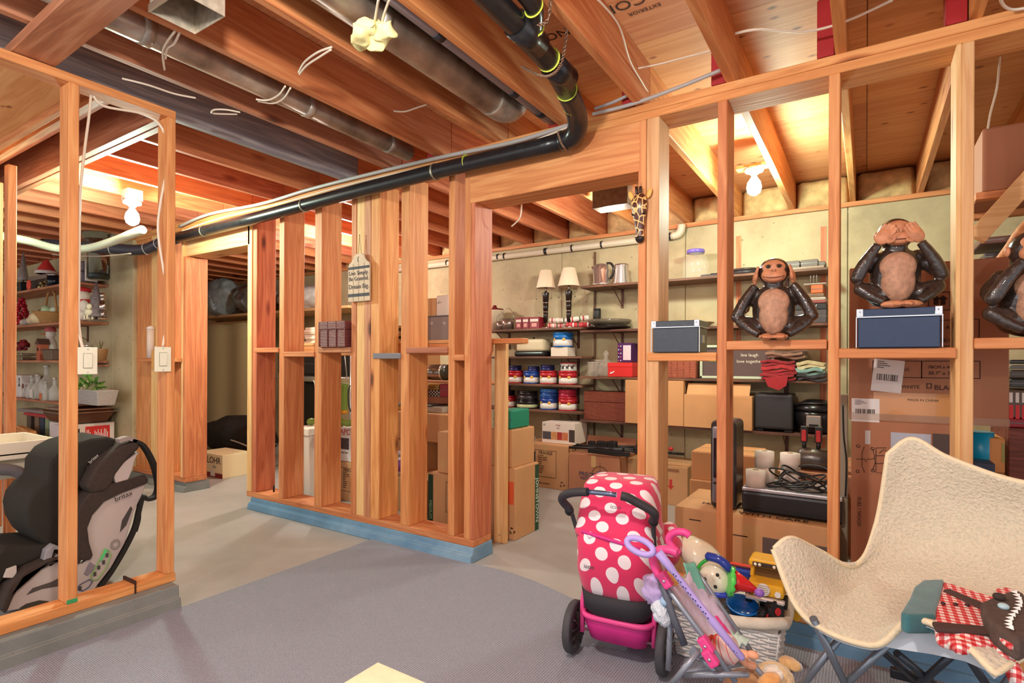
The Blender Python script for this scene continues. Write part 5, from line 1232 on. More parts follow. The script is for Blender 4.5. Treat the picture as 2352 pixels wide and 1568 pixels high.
# black tarp bag
c_ = at(525, 1030, Y=3.75)
t = thing('duffel_bag', 'large dark grey duffel bag slumped on the floor beyond the left doorway', 'bag', (c_.x, 3.75, 0))
x0, x1, z0, z1 = rect(470, 948, 580, 1088, 3.75)
MB().ell(((x0+x1)/2-.05, 3.95, (z1-.0)*.46), (x1-x0)/2+.12, .3, z1*.5, n=30, m=20).build('bag_body', plain((44,40,36), .7, noise_amt=.3, scale=6, bump=.4), t, disp=lambda p: (noise.noise(p*5)*.06, noise.noise(p*5+Vector((3,0,0)))*.04, noise.noise(p*6+Vector((0,3,0)))*.04 if p.z > .05 else 0))
MB().tube(bez([at(530,1010,Y=3.66), at(548,1016,Y=3.64), at(570,1025,Y=3.64)], 5), .008, 8).build('white_cord', plain((226,220,210), .5), t)
# wine carton
yw = 3.18; x0, x1, z0, z1 = rect(452, 1040, 511, 1104, yw)
pw = at(512, 1100, Z=0); yw = pw.y; x0, x1, z0, z1 = rect(452, 1036, 511, 1104, yw)
t = thing('wine_carton', 'cream wine carton with a dark red foot and bar code beside the far post', 'box', ((x0+x1)/2, yw+.15, 0)); w = x1-x0; h = z1
MB().box(-w/2, w/2, -.15, .15, 0, h).build('body', plain((224,204,160), .6), t, bev=.003, local=True)
decal(t, 'red_band', -w/2, w/2, -.15, .0, h*.2, plain((130,34,30), .5)); decal(t, 'white_label', w*.05, w*.22, -.151, .01, h*.3, plain((220,214,204), .5))
ltext('LOHR', t, w*.17, -.152, h*.72, .05, INK, w=w*.5); ltext('RED', t, w*.2, -.152, h*.45, .035, plain((120,130,130), .6))
# hanging sign on the post
ys = YF-.012; xa, xb, z0, z1 = rect(803, 624, 852, 690, ys); zt = at(828, 583, Y=ys).z
t = thing('hanging_sign', 'whitewashed wooden tag sign hung on a string with painted sayings', 'sign', ((xa+xb)/2, ys, z0)); w = xb-xa; ht = zt-z0; hw = w/2
poly = [(-hw,0),(hw,0),(hw,ht*.74),(hw*.93,ht*.80),(hw*.7,ht*.845),(hw*.55,ht*.90),(hw*.48,ht*.96),(hw*.25,ht),(-hw*.25,ht),(-hw*.48,ht*.96),(-hw*.55,ht*.90),(-hw*.7,ht*.845),(-hw*.93,ht*.80),(-hw,ht*.74)]
MB().prism([(x, -.012, z) for x, z in poly], (0, .011, 0)).build('board', wood('z','ply') if False else plain((206,180,150), .7, noise_amt=.12, scale=12), t, bev=.001, local=True)
for k in (-.5, 0, .5): MB().box(hw*k-.0008, hw*k+.0008, -.0132, -.0122, .002, ht*.8).build('plank_line', plain((120,96,76), .8), t, local=True)
GB = plain((66,60,64), .7)
decal(t, 'dark_stripe', -hw+.001, hw-.001, -.012, ht*.68, ht*.735, GB); decal(t, 'dark_stripe', -hw+.001, hw-.001, -.012, ht*.1, ht*.165, GB)
ltext('Live Simply.', t, 0, -.0135, ht*.595, .03, GB, w=w*.9); ltext('Be Grateful.', t, 0, -.0135, ht*.475, .03, GB, w=w*.9); ltext('Dream Big.', t, 0, -.0135, ht*.31, .04, GB, w=w*.92)
mb = MB(); mb.prism([(.02*cos(a)*.6, -.0125, ht*.88+.02*sin(a)) for a in [pi/2+pi*i/10 for i in range(11)]]+[(.008*cos(a)*.8, -.0125, ht*.88+.016*sin(a)) for a in [3*pi/2-pi*i/10 for i in range(11)]], (0,-.001,0)); mb.build('moon_mark', GB, t, local=True)
MB().tube([(-.012,-.004,ht*.96), (0,-.006,ht+.12), (.016,-.004,ht*.96)], .0015, 6).build('hanging_string', plain((150,116,84), .8), t, local=True)
MB().ell((0,-.006,ht+.122), .004, .004, .004, n=8, m=5).build('nail', plain((90,80,70), .3, .8), t, local=True)
# ================================================================ LEFT ROOM
YL = 2.21; L1, L2, L3, L4 = 1.905, 1.525, 1.14, .72
XR = -6.44
for z, lb in ((L1, 'top shelf board of the left room with the glass vase on it'), (L2, 'second shelf board of the left room with the wicker egg basket'), (L3, 'third shelf board of the left room with trays and snowman'), (L4, 'lowest shelf board of the left room with bottles and planter')):
    board('brown '+lb, -9.6, XR, YL, YLW-.003, z, mat=wood('x', 'brown'), th=.024)
board('short shelf board below the trays with a hooked end behind the left switch', -6.9, XR+.03, YL+.02, YLW-.003, L3-.04, mat=wood('x','brown'), th=.02, br=False)
MB().tube(bez([(XR+.02, 2.3, L1+.0),(XR+.08, 2.32, L1+.06),(XR+.13, 2.34, L1+.11),(XR+.12, 2.34, L1+.26)], 6), .006, 8).build('wire_hook', plain((90,70,60), .4, .5), wl)
def lx_(u, Y=2.30): return at(u, 750, Y=Y).x
def lth(name, label, cat, u, z, Y=2.30, group=None): return thing(name, label, cat, (lx_(u, Y), Y, z+.001), 0, group)
GLS = plain((214,210,200), .05, alpha=.45, coat=.6); SIL = plain((200,194,190), .15, 1, noise_amt=.3, scale=120)
# top shelf
t = lth('glass_vase', 'tall clear flared glass vase on the right end of the left top shelf', 'vase', 226, L1)
MB().lathe((0,0,0), [(.075,0),(.09,.02),(.088,.25),(.095,.27),(.13,.42),(.15,.44)], 24).build('glass_body', plain((190,204,200), .03, trans=1, ior=1.3), t, local=True); MB().lathe((0,0,0), [(.07,.004),(.084,.04),(.082,.06),(0,.062)], 20).build('pebbles', plain((60,60,56), .3), t, local=True)
t = lth('grey_cushion', 'folded grey quilted bag left of the tall glass vase', 'bag', 190, L1, 2.36)
MB().box(-.16,.16,-.08,.08,0,.12).build('lower_fold', plain((120,108,116), .8), t, bev=.03, seg=3, local=True); MB().box(-.15,.15,-.07,.08,.121,.22).build('upper_fold', plain((134,120,126), .8), t, bev=.03, seg=3, local=True)
t = lth('photo_tube', 'white card standing beside the glass vase', 'card', 209, L1, 2.3); MB().box(-.005,.005,-.05,.05,0,.2).build('card', WHITE, t, local=True); MB().box(-.006,.006,-.04,.04,.02,.18).build('print', plain((190,180,170),.6), t, local=True)
def cone_tree(label, u, z, h, r, c, metal=0, Y=2.3, n=9, cat='ornament'):
    t = lth('cone_tree', label, cat, u, z, Y)
    MB().lathe((0,0,0), [(r,h*.08),(r*.95,h*.1),(.006,h)], 20).build('cone', plain(c, .35 if metal else .9, metal, noise_amt=.4, scale=90, bump=.6), t, local=True)
    MB().lathe((0,0,0), [(r*.5,0),(r*.5,h*.02),(r*.12,h*.03),(r*.12,h*.08)], 16).build('stand', plain((90,70,56), .5), t, local=True); return t
cone_tree('silver glittering cone tree on the left top shelf', 53, L1+.12, .34, .055, (196,190,190), .7)
slab('black_box', 'black box under the silver cone tree on the left top shelf', 'box', lx_(45), lx_(62), 2.24, 2.36, L1+.001, L1+.118, plain((26,24,24), .4), extra=lidline)
t = slab('train_set_box', 'long silver and red toy train on a dark base, left top shelf', 'toy', lx_(63), lx_(108), 2.3, 2.38, L1+.12, L1+.17, plain((150,140,136), .3, .6), extra=lidline)
slab('dark_display_box', 'dark long box under the toy train on the left top shelf', 'box', lx_(63), lx_(106), 2.3, 2.4, L1+.001, L1+.118, plain((60,50,48), .5), extra=lidline)
t = lth('red_hat', 'red santa hat slumped over the toy train', 'hat', 106, L1+.172, 2.33); MB().lathe((0,0,0), [(.09,0),(.09,.03),(.06,.08),(.02,.15),(0,.16)], 16).build('hat_cone', plain((206,50,44), .8), t, local=True); MB().lathe((0,0,0), [(.096,0),(.1,.02),(.094,.035)], 16).build('fur_trim', plain((226,206,200), .9), t, local=True)
t = lth('red_rosette', 'bright coral paper rosette leaning on the left top shelf edge', 'ornament', 66, L1, 2.235)
for k in range(8): a = 2*pi*k/8; MB().ell((.03*cos(a), -.0, .055+.03*sin(a)), .03, .012, .03, n=10, m=6).build('petal', plain((226,80,60), .6), t, local=True)
t = lth('berry_garland', 'garland of gold and dark berries along the left top shelf', 'garland', 92, L1, 2.25); random.seed(2)
for k in range(26): MB().ell((random.uniform(-.13,.13), random.uniform(-.02,.03), random.uniform(.012,.08)), .014, .014, .014, n=8, m=5).build('berry', plain(((206,180,120),(60,44,30),(150,120,70))[k % 3], .3), t, local=True)
t = lth('black_mug_box', 'glossy black candle jar near the stud on the left top shelf', 'jar', 124, L1, 2.27)
MB().lathe((0,0,0), [(.06,0),(.062,.11)], 24).build('jar_body', plain((20,22,30), .08), t, local=True); MB().lathe((0,0,0), [(.064,.11),(.064,.125),(0,.127)], 24).build('lid', SIL, t, local=True)
# second shelf
t = lth('berry_tree', 'red glossy bauble cone tree at the left of the second shelf', 'ornament', 50, L2, 2.26); random.seed(5)
for j in range(9):
    zz = .03+.033*j; rr = .075*(1-j/10)
    for k in range(max(3, int(9*(1-j/11)))):
        a = 2*pi*k/max(3, int(9*(1-j/11)))+j; MB().ell((rr*cos(a), rr*sin(a), zz), .02, .02, .02, n=8, m=6).build('bauble', plain((170,20,40), .12), t, local=True)
for k, (u, r, c) in enumerate(((56,.045,(206,186,170)),(66,.05,(170,160,156)),(77,.06,(222,196,160)),(90,.085,(226,200,158)))):
    t = lth('white_pumpkin', ('smallest','second','third','largest')[k]+' pale ceramic pumpkin in the row on the second left shelf', 'ornament', u, L2, 2.26-.004*k)
    mb = MB(); n = 40; rings = []
    for j in range(9):
        ph = pi*(j+.02)/8.04; rings.append([Vector((r*sin(ph)*(1+.08*cos(6*2*pi*i/n))*cos(2*pi*i/n), r*sin(ph)*(1+.08*cos(6*2*pi*i/n))*sin(2*pi*i/n), r*.8-r*.8*cos(ph))) for i in range(n)])
    mb.loft(rings).build('pumpkin_body', plain(c, .35), t, local=True); MB().cyl((0,0,r*1.55), (.004,0,r*1.55+.025), .007).build('stem', plain((120,96,60), .7), t, local=True)
t = lth('egg_basket', 'tan wicker basket with hoop handle holding green and white eggs', 'basket', 117, L2, 2.335)
WK = wicker_mat(c=((150,90,40),(206,150,84),(226,180,116)), sc=50)
MB().lathe((0,0,0), [(.08,0),(.1,.02),(.15,.12),(.155,.13)], 28).build('body', WK, t, local=True, solid=.01)
MB().tube([(.15*cos(a), 0, .12+.26*sin(a)) for a in [pi*i/18 for i in range(19)]], .011, 8).build('handle', WK, t, local=True)
for k, (x, y, c) in enumerate(((-.06,-.03,(140,196,60)),(.02,-.05,(206,224,196)),(.08,0,(216,226,206)),(-.0,.05,(196,180,150)),(.05,-.06,(190,214,170)))):
    MB().ell((x, y, .14+.01*(k % 2)), .042, .042, .05, n=14, m=8).build('egg', plain(c, .4), t, local=True)
t = lth('snowman_plush', 'white plush snowman in a red scarf beside the stud, second shelf', 'toy', 191, L2, 2.30); WP = plain((222,206,194), .9, noise_amt=.1, bump=.4, scale=80); RP = plain((190,36,40), .8)
MB().ell((0,0,.1), .1, .08, .1).ell((0,-.01,.24), .075, .07, .07).build('body', WP, t, local=True); MB().lathe((0,0,.175), [(.07,0),(.082,.01),(.08,.03),(.06,.04)], 20).build('scarf', RP, t, local=True)
MB().ell((.1,-.03,.14), .05, .04, .06).ell((-.1,-.03,.14), .05, .04, .06).build('arm', WP, t, local=True); MB().lathe((.0,0,.29), [(.07,0),(.06,.03),(.0,.05)], 18).build('hat', RP, t, local=True)
for sx in (-1,1): MB().ell((sx*.025,-.078,.26), .007,.004,.007, n=8, m=5).build('eye', plain((20,20,20),.3), t, local=True)
t = lth('lamb_figurine', 'cream lamb figurine in front of the plush snowman', 'ornament', 203, L2, 2.235); IV = plain((232,222,190), .5, bump=.5, scale=60)
MB().ell((0,0,.07), .05,.035,.04).ell((.045,-.01,.12), .022,.022,.028).build('body', IV, t, local=True)
for x, y in ((-.03,-.02),(-.03,.02),(.03,-.02),(.03,.02)): MB().cyl((x,y,0),(x,y,.05), .009, n=8).build('leg', IV, t, local=True)
cone_tree('plain grey felt cone tree near the right end of the second shelf', 221, L2, .36, .085, (130,116,118), 0, 2.30)
t = lth('nutcracker', 'silver glittering nutcracker at the right end of the second left shelf', 'ornament', 236, L2, 2.30)
MB().box(-.03,.03,-.03,.03,0,.015).build('base', SIL, t, local=True)
for sx in (-1,1): MB().cyl((sx*.013,0,.015),(sx*.013,0,.09), .011, n=10).build('leg', SIL, t, local=True); MB().cyl((sx*.036,0,.10),(sx*.032,0,.165), .008, n=8).build('arm', SIL, t, local=True)
MB().lathe((0,0,0), [(.026,.09),(.03,.12),(.024,.17)], 16).build('torso', SIL, t, local=True); MB().ell((0,0,.192), .02,.02,.024).build('head', SIL, t, local=True); MB().lathe((0,0,0), [(.022,.205),(.024,.245),(0,.25)], 16).build('hat', SIL, t, local=True)
# third shelf
t = lth('silver_tray', 'pile of crumpled foil trays at the left of the third shelf', 'tray', 60, L3, 2.27)
for k in range(4): MB().box(-.16+.02*k,.16-.01*k,-.08,.08,.001+.022*k,.012+.022*k, R=RY(.06*(k%2)-.03)).build('tray', SIL, t, bev=.003, local=True)
t = lth('red_flower_bunch', 'dark red silk flowers lying on the foil trays', 'flowers', 56, L3+.1, 2.34); random.seed(9)
for k in range(22): MB().ell((random.uniform(-.14,.14), random.uniform(-.04,.04), random.uniform(.02,.13)), .026,.02,.02, R=RZ(k), n=8, m=5).build('petal', plain((110+5*k%40,20,30), .7), t, local=True)
t = lth('snowman_figurine', 'tall white snowman figurine with red hat on the third shelf', 'ornament', 116, L3, 2.34)
MB().ell((0,0,.13), .075,.06,.13).ell((0,0,.28), .05,.045,.05).build('body', plain((216,204,190), .5), t, local=True); MB().lathe((0,0,0), [(.05,.31),(.052,.33),(.03,.37),(0,.38)], 18).build('hat', plain((190,90,90), .7), t, local=True); MB().cyl((0,-.045,.28),(0,-.09,.275), .008, .001, 8).build('nose', plain((220,110,40),.5), t, local=True)
t = lth('wooden_birdhouse', 'small wooden birdhouse with a dark opening on the third shelf', 'ornament', 98, L3, 2.26)
MB().box(-.045,.045,-.04,.04,0,.17).build('body', plain((176,90,60), .6), t, bev=.003, local=True); MB().prism([(-.06,-.05,.17),(.06,-.05,.17),(0,-.05,.23)], (0,.1,0)).build('roof', plain((90,60,50), .6), t, local=True); MB().box(-.018,.018,-.042,-.0395,.1,.13).build('opening', plain((20,14,12), .8), t, local=True)
t = lth('loaf_pan', 'brown earthenware loaf pan by the stud on the third shelf', 'cookware', 126, L3, 2.26); MB().loft([[Vector((sx*.1,sy*.06,0)) for sx,sy in ((-1,-1),(1,-1),(1,1),(-1,1))],[Vector((sx*.13,sy*.075,.11)) for sx,sy in ((-1,-1),(1,-1),(1,1),(-1,1))]], smooth=False).build('pan', plain((112,90,76), .4), t, bev=.008, local=True); MB().box(-.135,.135,-.08,.08,.105,.115).build('rim', plain((90,72,60), .4), t, bev=.003, local=True)
t = lth('plant_pot', 'brown pot with dry twigs right of the left switch, third shelf', 'plant', 231, L3, 2.30); MB().lathe((0,0,0), [(.045,0),(.06,.1),(.062,.11)], 20).build('pot', plain((150,110,70), .5), t, local=True); random.seed(3)
for k in range(9): MB().cyl((0,0,.1),(random.uniform(-.07,.07), random.uniform(-.04,.04), random.uniform(.14,.2)), .002, n=5).build('twig', plain((120,106,70), .8), t, local=True)
t = lth('silver_mug', 'shiny silver tankard mostly hidden by the left switch', 'cup', 199, L3, 2.30); MB().lathe((0,0,0), [(.05,0),(.05,.14),(.055,.15)], 20).build('body', CHR, t, local=True); MB().tube(bez([(.05,0,.13),(.09,0,.12),(.09,0,.05),(.05,0,.03)],5), .006, 8).build('handle', CHR, t, local=True)
# lowest shelf
t = slab('white_carton', 'white box printed in vertical letters with a brown seal, lowest left shelf', 'box', lx_(30), lx_(56), 2.27, 2.45, L4+.001, L4+.25, plain((222,212,206), .6))
p = at(52, 862, Y=2.268); text('BIX', 'printed_text', INK, t, (at(44,880,Y=2.268).x, 2.268, L4+.17), .07, R=RX(pi/2)@RZ(pi/2)); MB().lathe((at(53,880,Y=2.269).x, 2.268, L4+.13), [(.028,0),(.028,.002)], 20, R=RX(pi/2)).build('brown_seal', plain((110,50,46), .5), t)
slab('white_carton', 'plain white box leaning beside the printed one on the lowest left shelf', 'box', lx_(57), lx_(66), 2.3, 2.45, L4+.001, L4+.17, plain((206,190,182), .6), extra=lidline)
def bottle(label, u, s, Y=2.28, labelc=None):
    t = lth('glass_bottle', label, 'bottle', u, L4, Y); MB().lathe((0,0,0), [(.055*s,0),(.06*s,.01),(.06*s,.13*s),(.02*s,.19*s),(.018*s,.26*s),(.022*s,.265*s)], 20).build('glass_body', GLS, t, local=True)
    MB().lathe((0,0,0), [(.0225*s,.262*s),(.0225*s,.28*s),(0,.281*s)], 14).build('stopper', plain((214,206,196), .3, .3), t, local=True)
    if labelc: MB().box(-.04*s,.04*s,-.063*s,-.056*s,.02*s,.11*s).build('paper_label', plain(labelc, .6), t, local=True)
    return t
bottle('slim clear swing-top bottle, first on the lowest left shelf', 74, .9); bottle('clear bottle with a white label on the lowest left shelf', 87, .95, labelc=(222,212,200)); bottle('large clear demijohn with ring neck on the lowest left shelf', 108, 1.3, 2.34); bottle('clear jar with an orange label on the lowest left shelf', 105, .7, 2.235, (206,110,70)); bottle('clear bottle next to the stud on the lowest left shelf', 126, .85)
t = thing('wicker_planter', 'white wicker trough with green leafy plant on the lowest left shelf', 'plant', (lx_(212,2.3), 2.3, L4+.001)); x0, x1 = lx_(178,2.24)-(lx_(212,2.3)), lx_(232,2.24)-(lx_(212,2.3))
WW = wicker_mat(c=((150,140,136),(214,204,198),(236,230,224)), sc=60)
MB().loft([[Vector((x0*.9 if sx<0 else x1*.9, sy*.07, 0)) for sx,sy in ((-1,-1),(1,-1),(1,1),(-1,1))],[Vector((x0 if sx<0 else x1, sy*.09, .14)) for sx,sy in ((-1,-1),(1,-1),(1,1),(-1,1))]], smooth=False).build('trough', WW, t, bev=.006, local=True)
def leaves(t, c, R, n, col, s=.03, seed=1, name='leaf'):
    random.seed(seed)
    for k in range(n):
        d = Vector((random.gauss(0,1), random.gauss(0,1), abs(random.gauss(.4,.7)))).normalized(); p = Vector(c)+d*R*random.uniform(.4,1); u = d.orthogonal().normalized(); w_ = d.cross(u)
        L_ = s*random.uniform(.8,1.3); MB().add([p, p+(d*.5+u*.35)*L_, p+d*L_, p+(d*.5-u*.35)*L_], [(0,1,2,3)]).build(name, plain(col[k % len(col)], .6), t, local=True, solid=.001)
leaves(t, (.04,-.04,.15), .11, 70, [(96,140,50),(130,170,70),(70,110,40)], .045)
leaves(t, (-.1,0,.14), .07, 16, [(226,214,170),(230,224,200)], .04, 4, 'flower')
# below the lowest shelf
def lbox(label, u0, u1, z0, z1, Y, d, c, name='box_game', cat='box', **k):
    return slab(name, label, cat, lx_(u0,Y), lx_(u1,Y), Y, Y+d, z0, z1, plain(c, .5), extra=lidline, **k)
MB().box(-9.6, -6.18, 2.10, 2.48, .28, .30).build('low_shelf', wood('x','brown'), wl)
t = slab('product_carton', 'red and white printed carton under the roasting pans in the left room', 'box', -6.75, -6.2, 2.12, 2.46, .301, .54, plain((222,206,196), .5))
MB().box(-6.1995, -6.1985, 2.22, 2.42, .31, .515).build('red_panel', plain((206,44,40), .5), t); random.seed(6)
mb = MB()
for k in range(14):
    xx = 2.23+.18*k/14; mb.box(-6.1984, -6.1976, xx, xx+.006, .34, random.uniform(.42,.5))
mb.build('printed_text', plain((236,226,220), .5), t); MB().box(-6.1995, -6.1985, 2.155, 2.175, .43, .5).build('black_patch', plain((30,26,26), .5), t)
for k in range(2):
    t = thing('roasting_pan', ('lower','upper')[k]+' of the two nested bronze roasting pans in the left room', 'cookware', (-6.47, 2.26, .545+.032*k)); BZ = plain((124,84,66), .25, .6)
    rr = lambda w, d, z: [Vector((sx*w, sy*d, z)) for sx, sy in ((-1,-1),(1,-1),(1,1),(-1,1))]
    MB().loft([rr(.24,.15,0), rr(.29,.20,.10)], smooth=False).build('pan', BZ, t, bev=.01, local=True)
    mb = MB(); 
    for q in ((-.31,.31,-.22,-.2),(-.31,.31,.2,.22),(-.31,-.29,-.2,.2),(.29,.31,-.2,.2)): mb.box(*q, .10, .108)
    mb.build('rim', plain((180,150,130), .2, .7), t, local=True)
lbox('grey and red flat game box at the left under the lowest shelf', 40, 118, .60, .625, 2.12, .3, (150,140,136)); lbox('red flat game box with a white label under the grey one', 55, 110, .572, .598, 2.1, .3, (196,40,50))
for k, (u, c) in enumerate(((62,(90,70,54)),(80,(130,100,76)),(92,(50,60,80)),(104,(150,160,120)),(112,(120,150,130)))):
    lbox(('first','second','third','fourth','fifth')[k]+' upright book from the left under the flat game boxes', u, u+9, .30, .565, 2.2, .2, c, 'book', 'book')
for k in range(5):
    t = thing('firewood_log', ('bottom','second','third','fourth','top')[k]+' split plank in the low heap left of the white carton', 'wood', (lx_(70,2.1), 2.05, .302)); z = .02+.03*k+.302
    MB().beam((lx_(30+4*k,2.1), 2.06+.01*k, z), (lx_(118-3*k,2.1), 2.0, z+.01*(k%2)), .05, .026).build('split_wood', wood('x','fir'), t)
t = slab('product_carton', 'tall white carton with purple side behind the high chair tray', 'box', lx_(122,2.0), lx_(140,2.0), 2.0, 2.09, .0, .55, plain((200,184,186), .5), extra=lidline)
t = slab('product_carton', 'brown carton with a red printed label standing on the floor behind the high chair', 'box', at(82,1080,Y=1.78).x, at(128,1080,Y=1.78).x, 1.78, 2.08, .0, at(90,1035,Y=1.78).z, cardboard(0))
xa_ = at(98,1080,Y=1.78).x; xb_ = at(126,1080,Y=1.78).x; zt_ = at(98,1042,Y=1.78).z; zb_ = at(98,1092,Y=1.78).z
MB().box(xa_, xb_, 1.7785, 1.7799, max(.02,zb_), zt_).build('red_label', plain((200,44,56), .5), t)
text('1.8L', 'printed_text', plain((236,226,220),.5), t, ((xa_+xb_)/2, 1.777, (zb_+zt_)/2), .08); MB().ell(((xa_+xb_)/2+.0, 1.778, zb_+(zt_-zb_)*.2), (xb_-xa_)*.36, .001, .03, n=14, m=6).build('white_badge', plain((230,222,214),.5), t)
# light switches on the near left wall
def switch(label, u0, v0, u1, v1):
    X = XL+.012; y0, y1, z0, z1 = rectx(u0, v0, u1, v1, X); t = thing('light_switch', label, 'switch', (X, (y0+y1)/2, z0))
    MB().box(X-.006, X, y0, y1, z0, z1).build('cover_plate', IVORY, t, bev=.002, seg=2)
    MB().box(X-.06, X-.0065, y0+.012, y1-.012, z0+.015, z1-.015).build('back_box', plain((190,140,60), .5), t)
    w = y1-y0; h = z1-z0
    MB().box(X-.001, X+.0015, y0+w*.26, y1-w*.26, z0+h*.22, z1-h*.22).build('frame_groove', plain((150,150,130), .4), t)
    MB().box(X-.001, X+.006, y0+w*.29, y1-w*.29, z0+h*.24, z1-h*.24, R=RY(.04)).build('rocker', IVORY, t, bev=.001)
    for z in (z0+h*.07, z1-h*.07): MB().tube([(X-.001,(y0+y1)/2,z),(X+.0012,(y0+y1)/2,z)], .003, 10).build('screw', plain((190,190,176), .3, .5), t)
switch('left of the two ivory rocker light switches on the near stud wall', 179, 797, 224, 859); switch('right of the two ivory rocker light switches, above the wall end', 356, 796, 393, 853)
cable('cream cable entering the left switch from behind the stud', [(178,765,'X',-2.75),(186,785,'X',-2.74),(190,800,'X',-2.74)], .006)
t = thing('paper_roll_holder', 'white paper tube standing on the blocking of the far wall', 'tube', (at(346,780,Y=2.46).x, 2.46, 1.166)); MB().lathe((0,0,0), [(.03,.0),(.03,.26)], 18).build('tube', plain((214,196,186), .7), t, local=True); MB().lathe((0,0,.26), [(.032,0),(.034,.012),(.012,.03),(0,.03)], 16).build('cap', plain((230,220,214), .4), t, local=True)
# ---------------------------------------------------------------- high chair
t = thing('high_chair', 'white and grey baby high chair with a deep tray at the far left', 'chair', (-3.97, .85, 0)); HC = plain((226,214,190), .4); HG = plain((120,112,112), .4, .3)
XH = -3.95
def PX(u, v, X=XH): return at(u, v, X=X)
tr = [PX(-60,1024,-3.7), PX(134,1006,-3.75), PX(118,1003,-4.25), PX(-60,1010,-4.25)]
zt = PX(134,1006,-3.73).z; x0, x1 = -4.22, -3.73; y0_, y1_ = .6, PX(134,1018,-3.73).y
MB().box(x0, x1, y0_, y1_, zt-.07, zt-.055).build('tray_floor', HC, t, bev=.004); mb = MB()
for q in ((x0,x1,y0_,y0_+.02),(x0,x1,y1_-.02,y1_),(x0,x0+.02,y0_,y1_),(x1-.02,x1,y0_,y1_)): mb.box(*q, zt-.09, zt)
mb.build('tray_rim', HC, t, bev=.006, seg=2)
MB().tube([(-3.82, .8, zt-.045), (-3.86, 1.05, zt-.045)], .014, 10).build('wooden_spoon', plain((206,150,70), .5), t)
zs = PX(40,1080,-3.8).z
MB().box(-4.17, -3.79, .65, y1_-.07, zt-.2, zt-.092).build('arm_frame', HC, t, bev=.03, seg=3)
MB().box(-4.12, -3.77, .6, .95, zs-.12, zs-.04).build('seat', HC, t, bev=.03, seg=3)
MB().tube(bez([PX(-20,1078,-3.72), PX(30,1080,-3.72), PX(62,1096,-3.72)], 6), [.03]*12+[.008], 12).build('arm_rest', plain((110,104,106), .4), t)
MB().cyl(PX(82,1085,-4.1), Vector((-4.2, PX(130,1200,-4.2).y+.05, .0)), .024, n=14).build('leg', HG, t); MB().cyl(PX(36,1120,-3.79), Vector((-3.8, PX(92,1270,-3.8).y, .0)), .022, n=14).build('leg', HG, t)
MB().cyl((-4.12,.62,zt-.2), (-4.25,.4,0), .024, n=14).build('leg', HG, t); MB().cyl((-3.8,.62,zt-.2), (-3.74,.4,0), .024, n=14).build('leg', HG, t)
# orange wooden crate beyond
t = thing('wooden_crate', 'reddish wooden crate on the floor under the high chair', 'crate', (-4.6, .9, 0)); 
for k in range(3): MB().box(-4.9, -4.4, .6+.155*k, .75+.155*k, .001, .30).build('plank', wood('z','fir'), t, bev=.004)
MB().box(-4.92, -4.38, .58, 1.07, .301, .32).build('top_board', wood('x','fir'), t, bev=.004)
# ---------------------------------------------------------------- car seat
XC = -3.18; CG_ = plain((186,174,168), .45); CD = plain((58,46,40), .9, noise_amt=.15, scale=60, bump=.15); CB = plain((40,35,28), .9, bump=.1, scale=80)
t = thing('child_car_seat', 'grey and charcoal child car seat lying tilted behind the near left studs', 'car seat', (XC-.2, 1.1, 0))
def cpoly(pts, X0, X1, name, mat, bev=.012, sub=0):
    P = [at(u, v, X=X0) for u, v in pts]; P = [Vector((X0, p.y, max(.012, p.z))) for p in P]
    if sub:
        P = bez(P+[P[0]], sub)[:-1]
    return MB().prism(P, (X1-X0, 0, 0), smooth=True).build(name, mat, t, bev=bev, seg=3)
shell = [(336,1109),(276,1131),(236,1151),(209,1182),(198,1211),(202,1244),(211,1273),(190,1295),(149,1282),(109,1295),(55,1324),(29,1364),(16,1404),(131,1392),(178,1372),(218,1352),(255,1304),(287,1247),(309,1171),(324,1142)]
cpoly(shell, XC, XC-.03, 'side_shell', CG_, .006); 
def far(pts, X): return pts
P2 = [at(u, v, X=XC) for u, v in shell]
MB().prism([Vector((XC-.42, p.y, max(.012, p.z))) for p in P2], (-.03,0,0), smooth=True).build('side_shell', CG_, t, bev=.006, seg=2)
rim = [(338,1098),(327,1087),(255,1109),(204,1131),(180,1160),(165,1200),(163,1250),(178,1285),(204,1285),(211,1273),(202,1244),(198,1211),(209,1182),(236,1151),(276,1131),(336,1109)]
def band(pts, Xa, Xb, name, mat, bev=.012):
    P = [at(u, v, X=XC) for u, v in pts]; return MB().prism([Vector((Xa, p.y, max(.014, p.z))) for p in P], (Xb-Xa, 0, 0), smooth=True).build(name, mat, t, bev=bev, seg=3)
band(rim, XC+.02, XC-.46, 'fabric_rim', CD)
base = [(10,1408),(0,1395),(18,1345),(60,1305),(110,1282),(160,1272),(185,1282),(180,1295),(149,1284),(109,1297),(55,1326),(29,1366)]
band(base, XC+.02, XC-.46, 'fabric_rim', CD)
band([(73,1178),(80,1150),(100,1125),(124,1105),(127,1069),(150,1040),(182,1022),(225,1009),(262,1005),(284,1011),(272,1030),(215,1075),(195,1120),(180,1160),(165,1200),(166,1260),(150,1262),(120,1262),(95,1240),(78,1210)], XC-.06, XC-.40, 'back_cushion', CB, .03)
band([(193,1116),(205,1090),(218,1069),(250,1040),(276,1022),(309,1013),(318,1025),(285,1055),(260,1088),(252,1110),(236,1127),(204,1131)], XC+.03, XC-.08, 'headrest_wing', CD, .02)
band([(316,1036),(285,1058),(262,1078),(258,1095),(262,1108),(291,1100),(300,1078),(306,1055)], XC+.02, XC-.05, 'headrest_shell', CG_, .006)
band([(300,1080),(315,1082),(338,1092),(336,1105),(300,1112),(285,1108)], XC-.1, XC-.35, 'head_pad', CD, .015)
band([(60,1260),(120,1255),(170,1262),(178,1285),(110,1284),(50,1310),(5,1350),(-20,1380),(-20,1300),(20,1262)], XC-.05, XC-.42, 'seat_cushion', CB, .03)
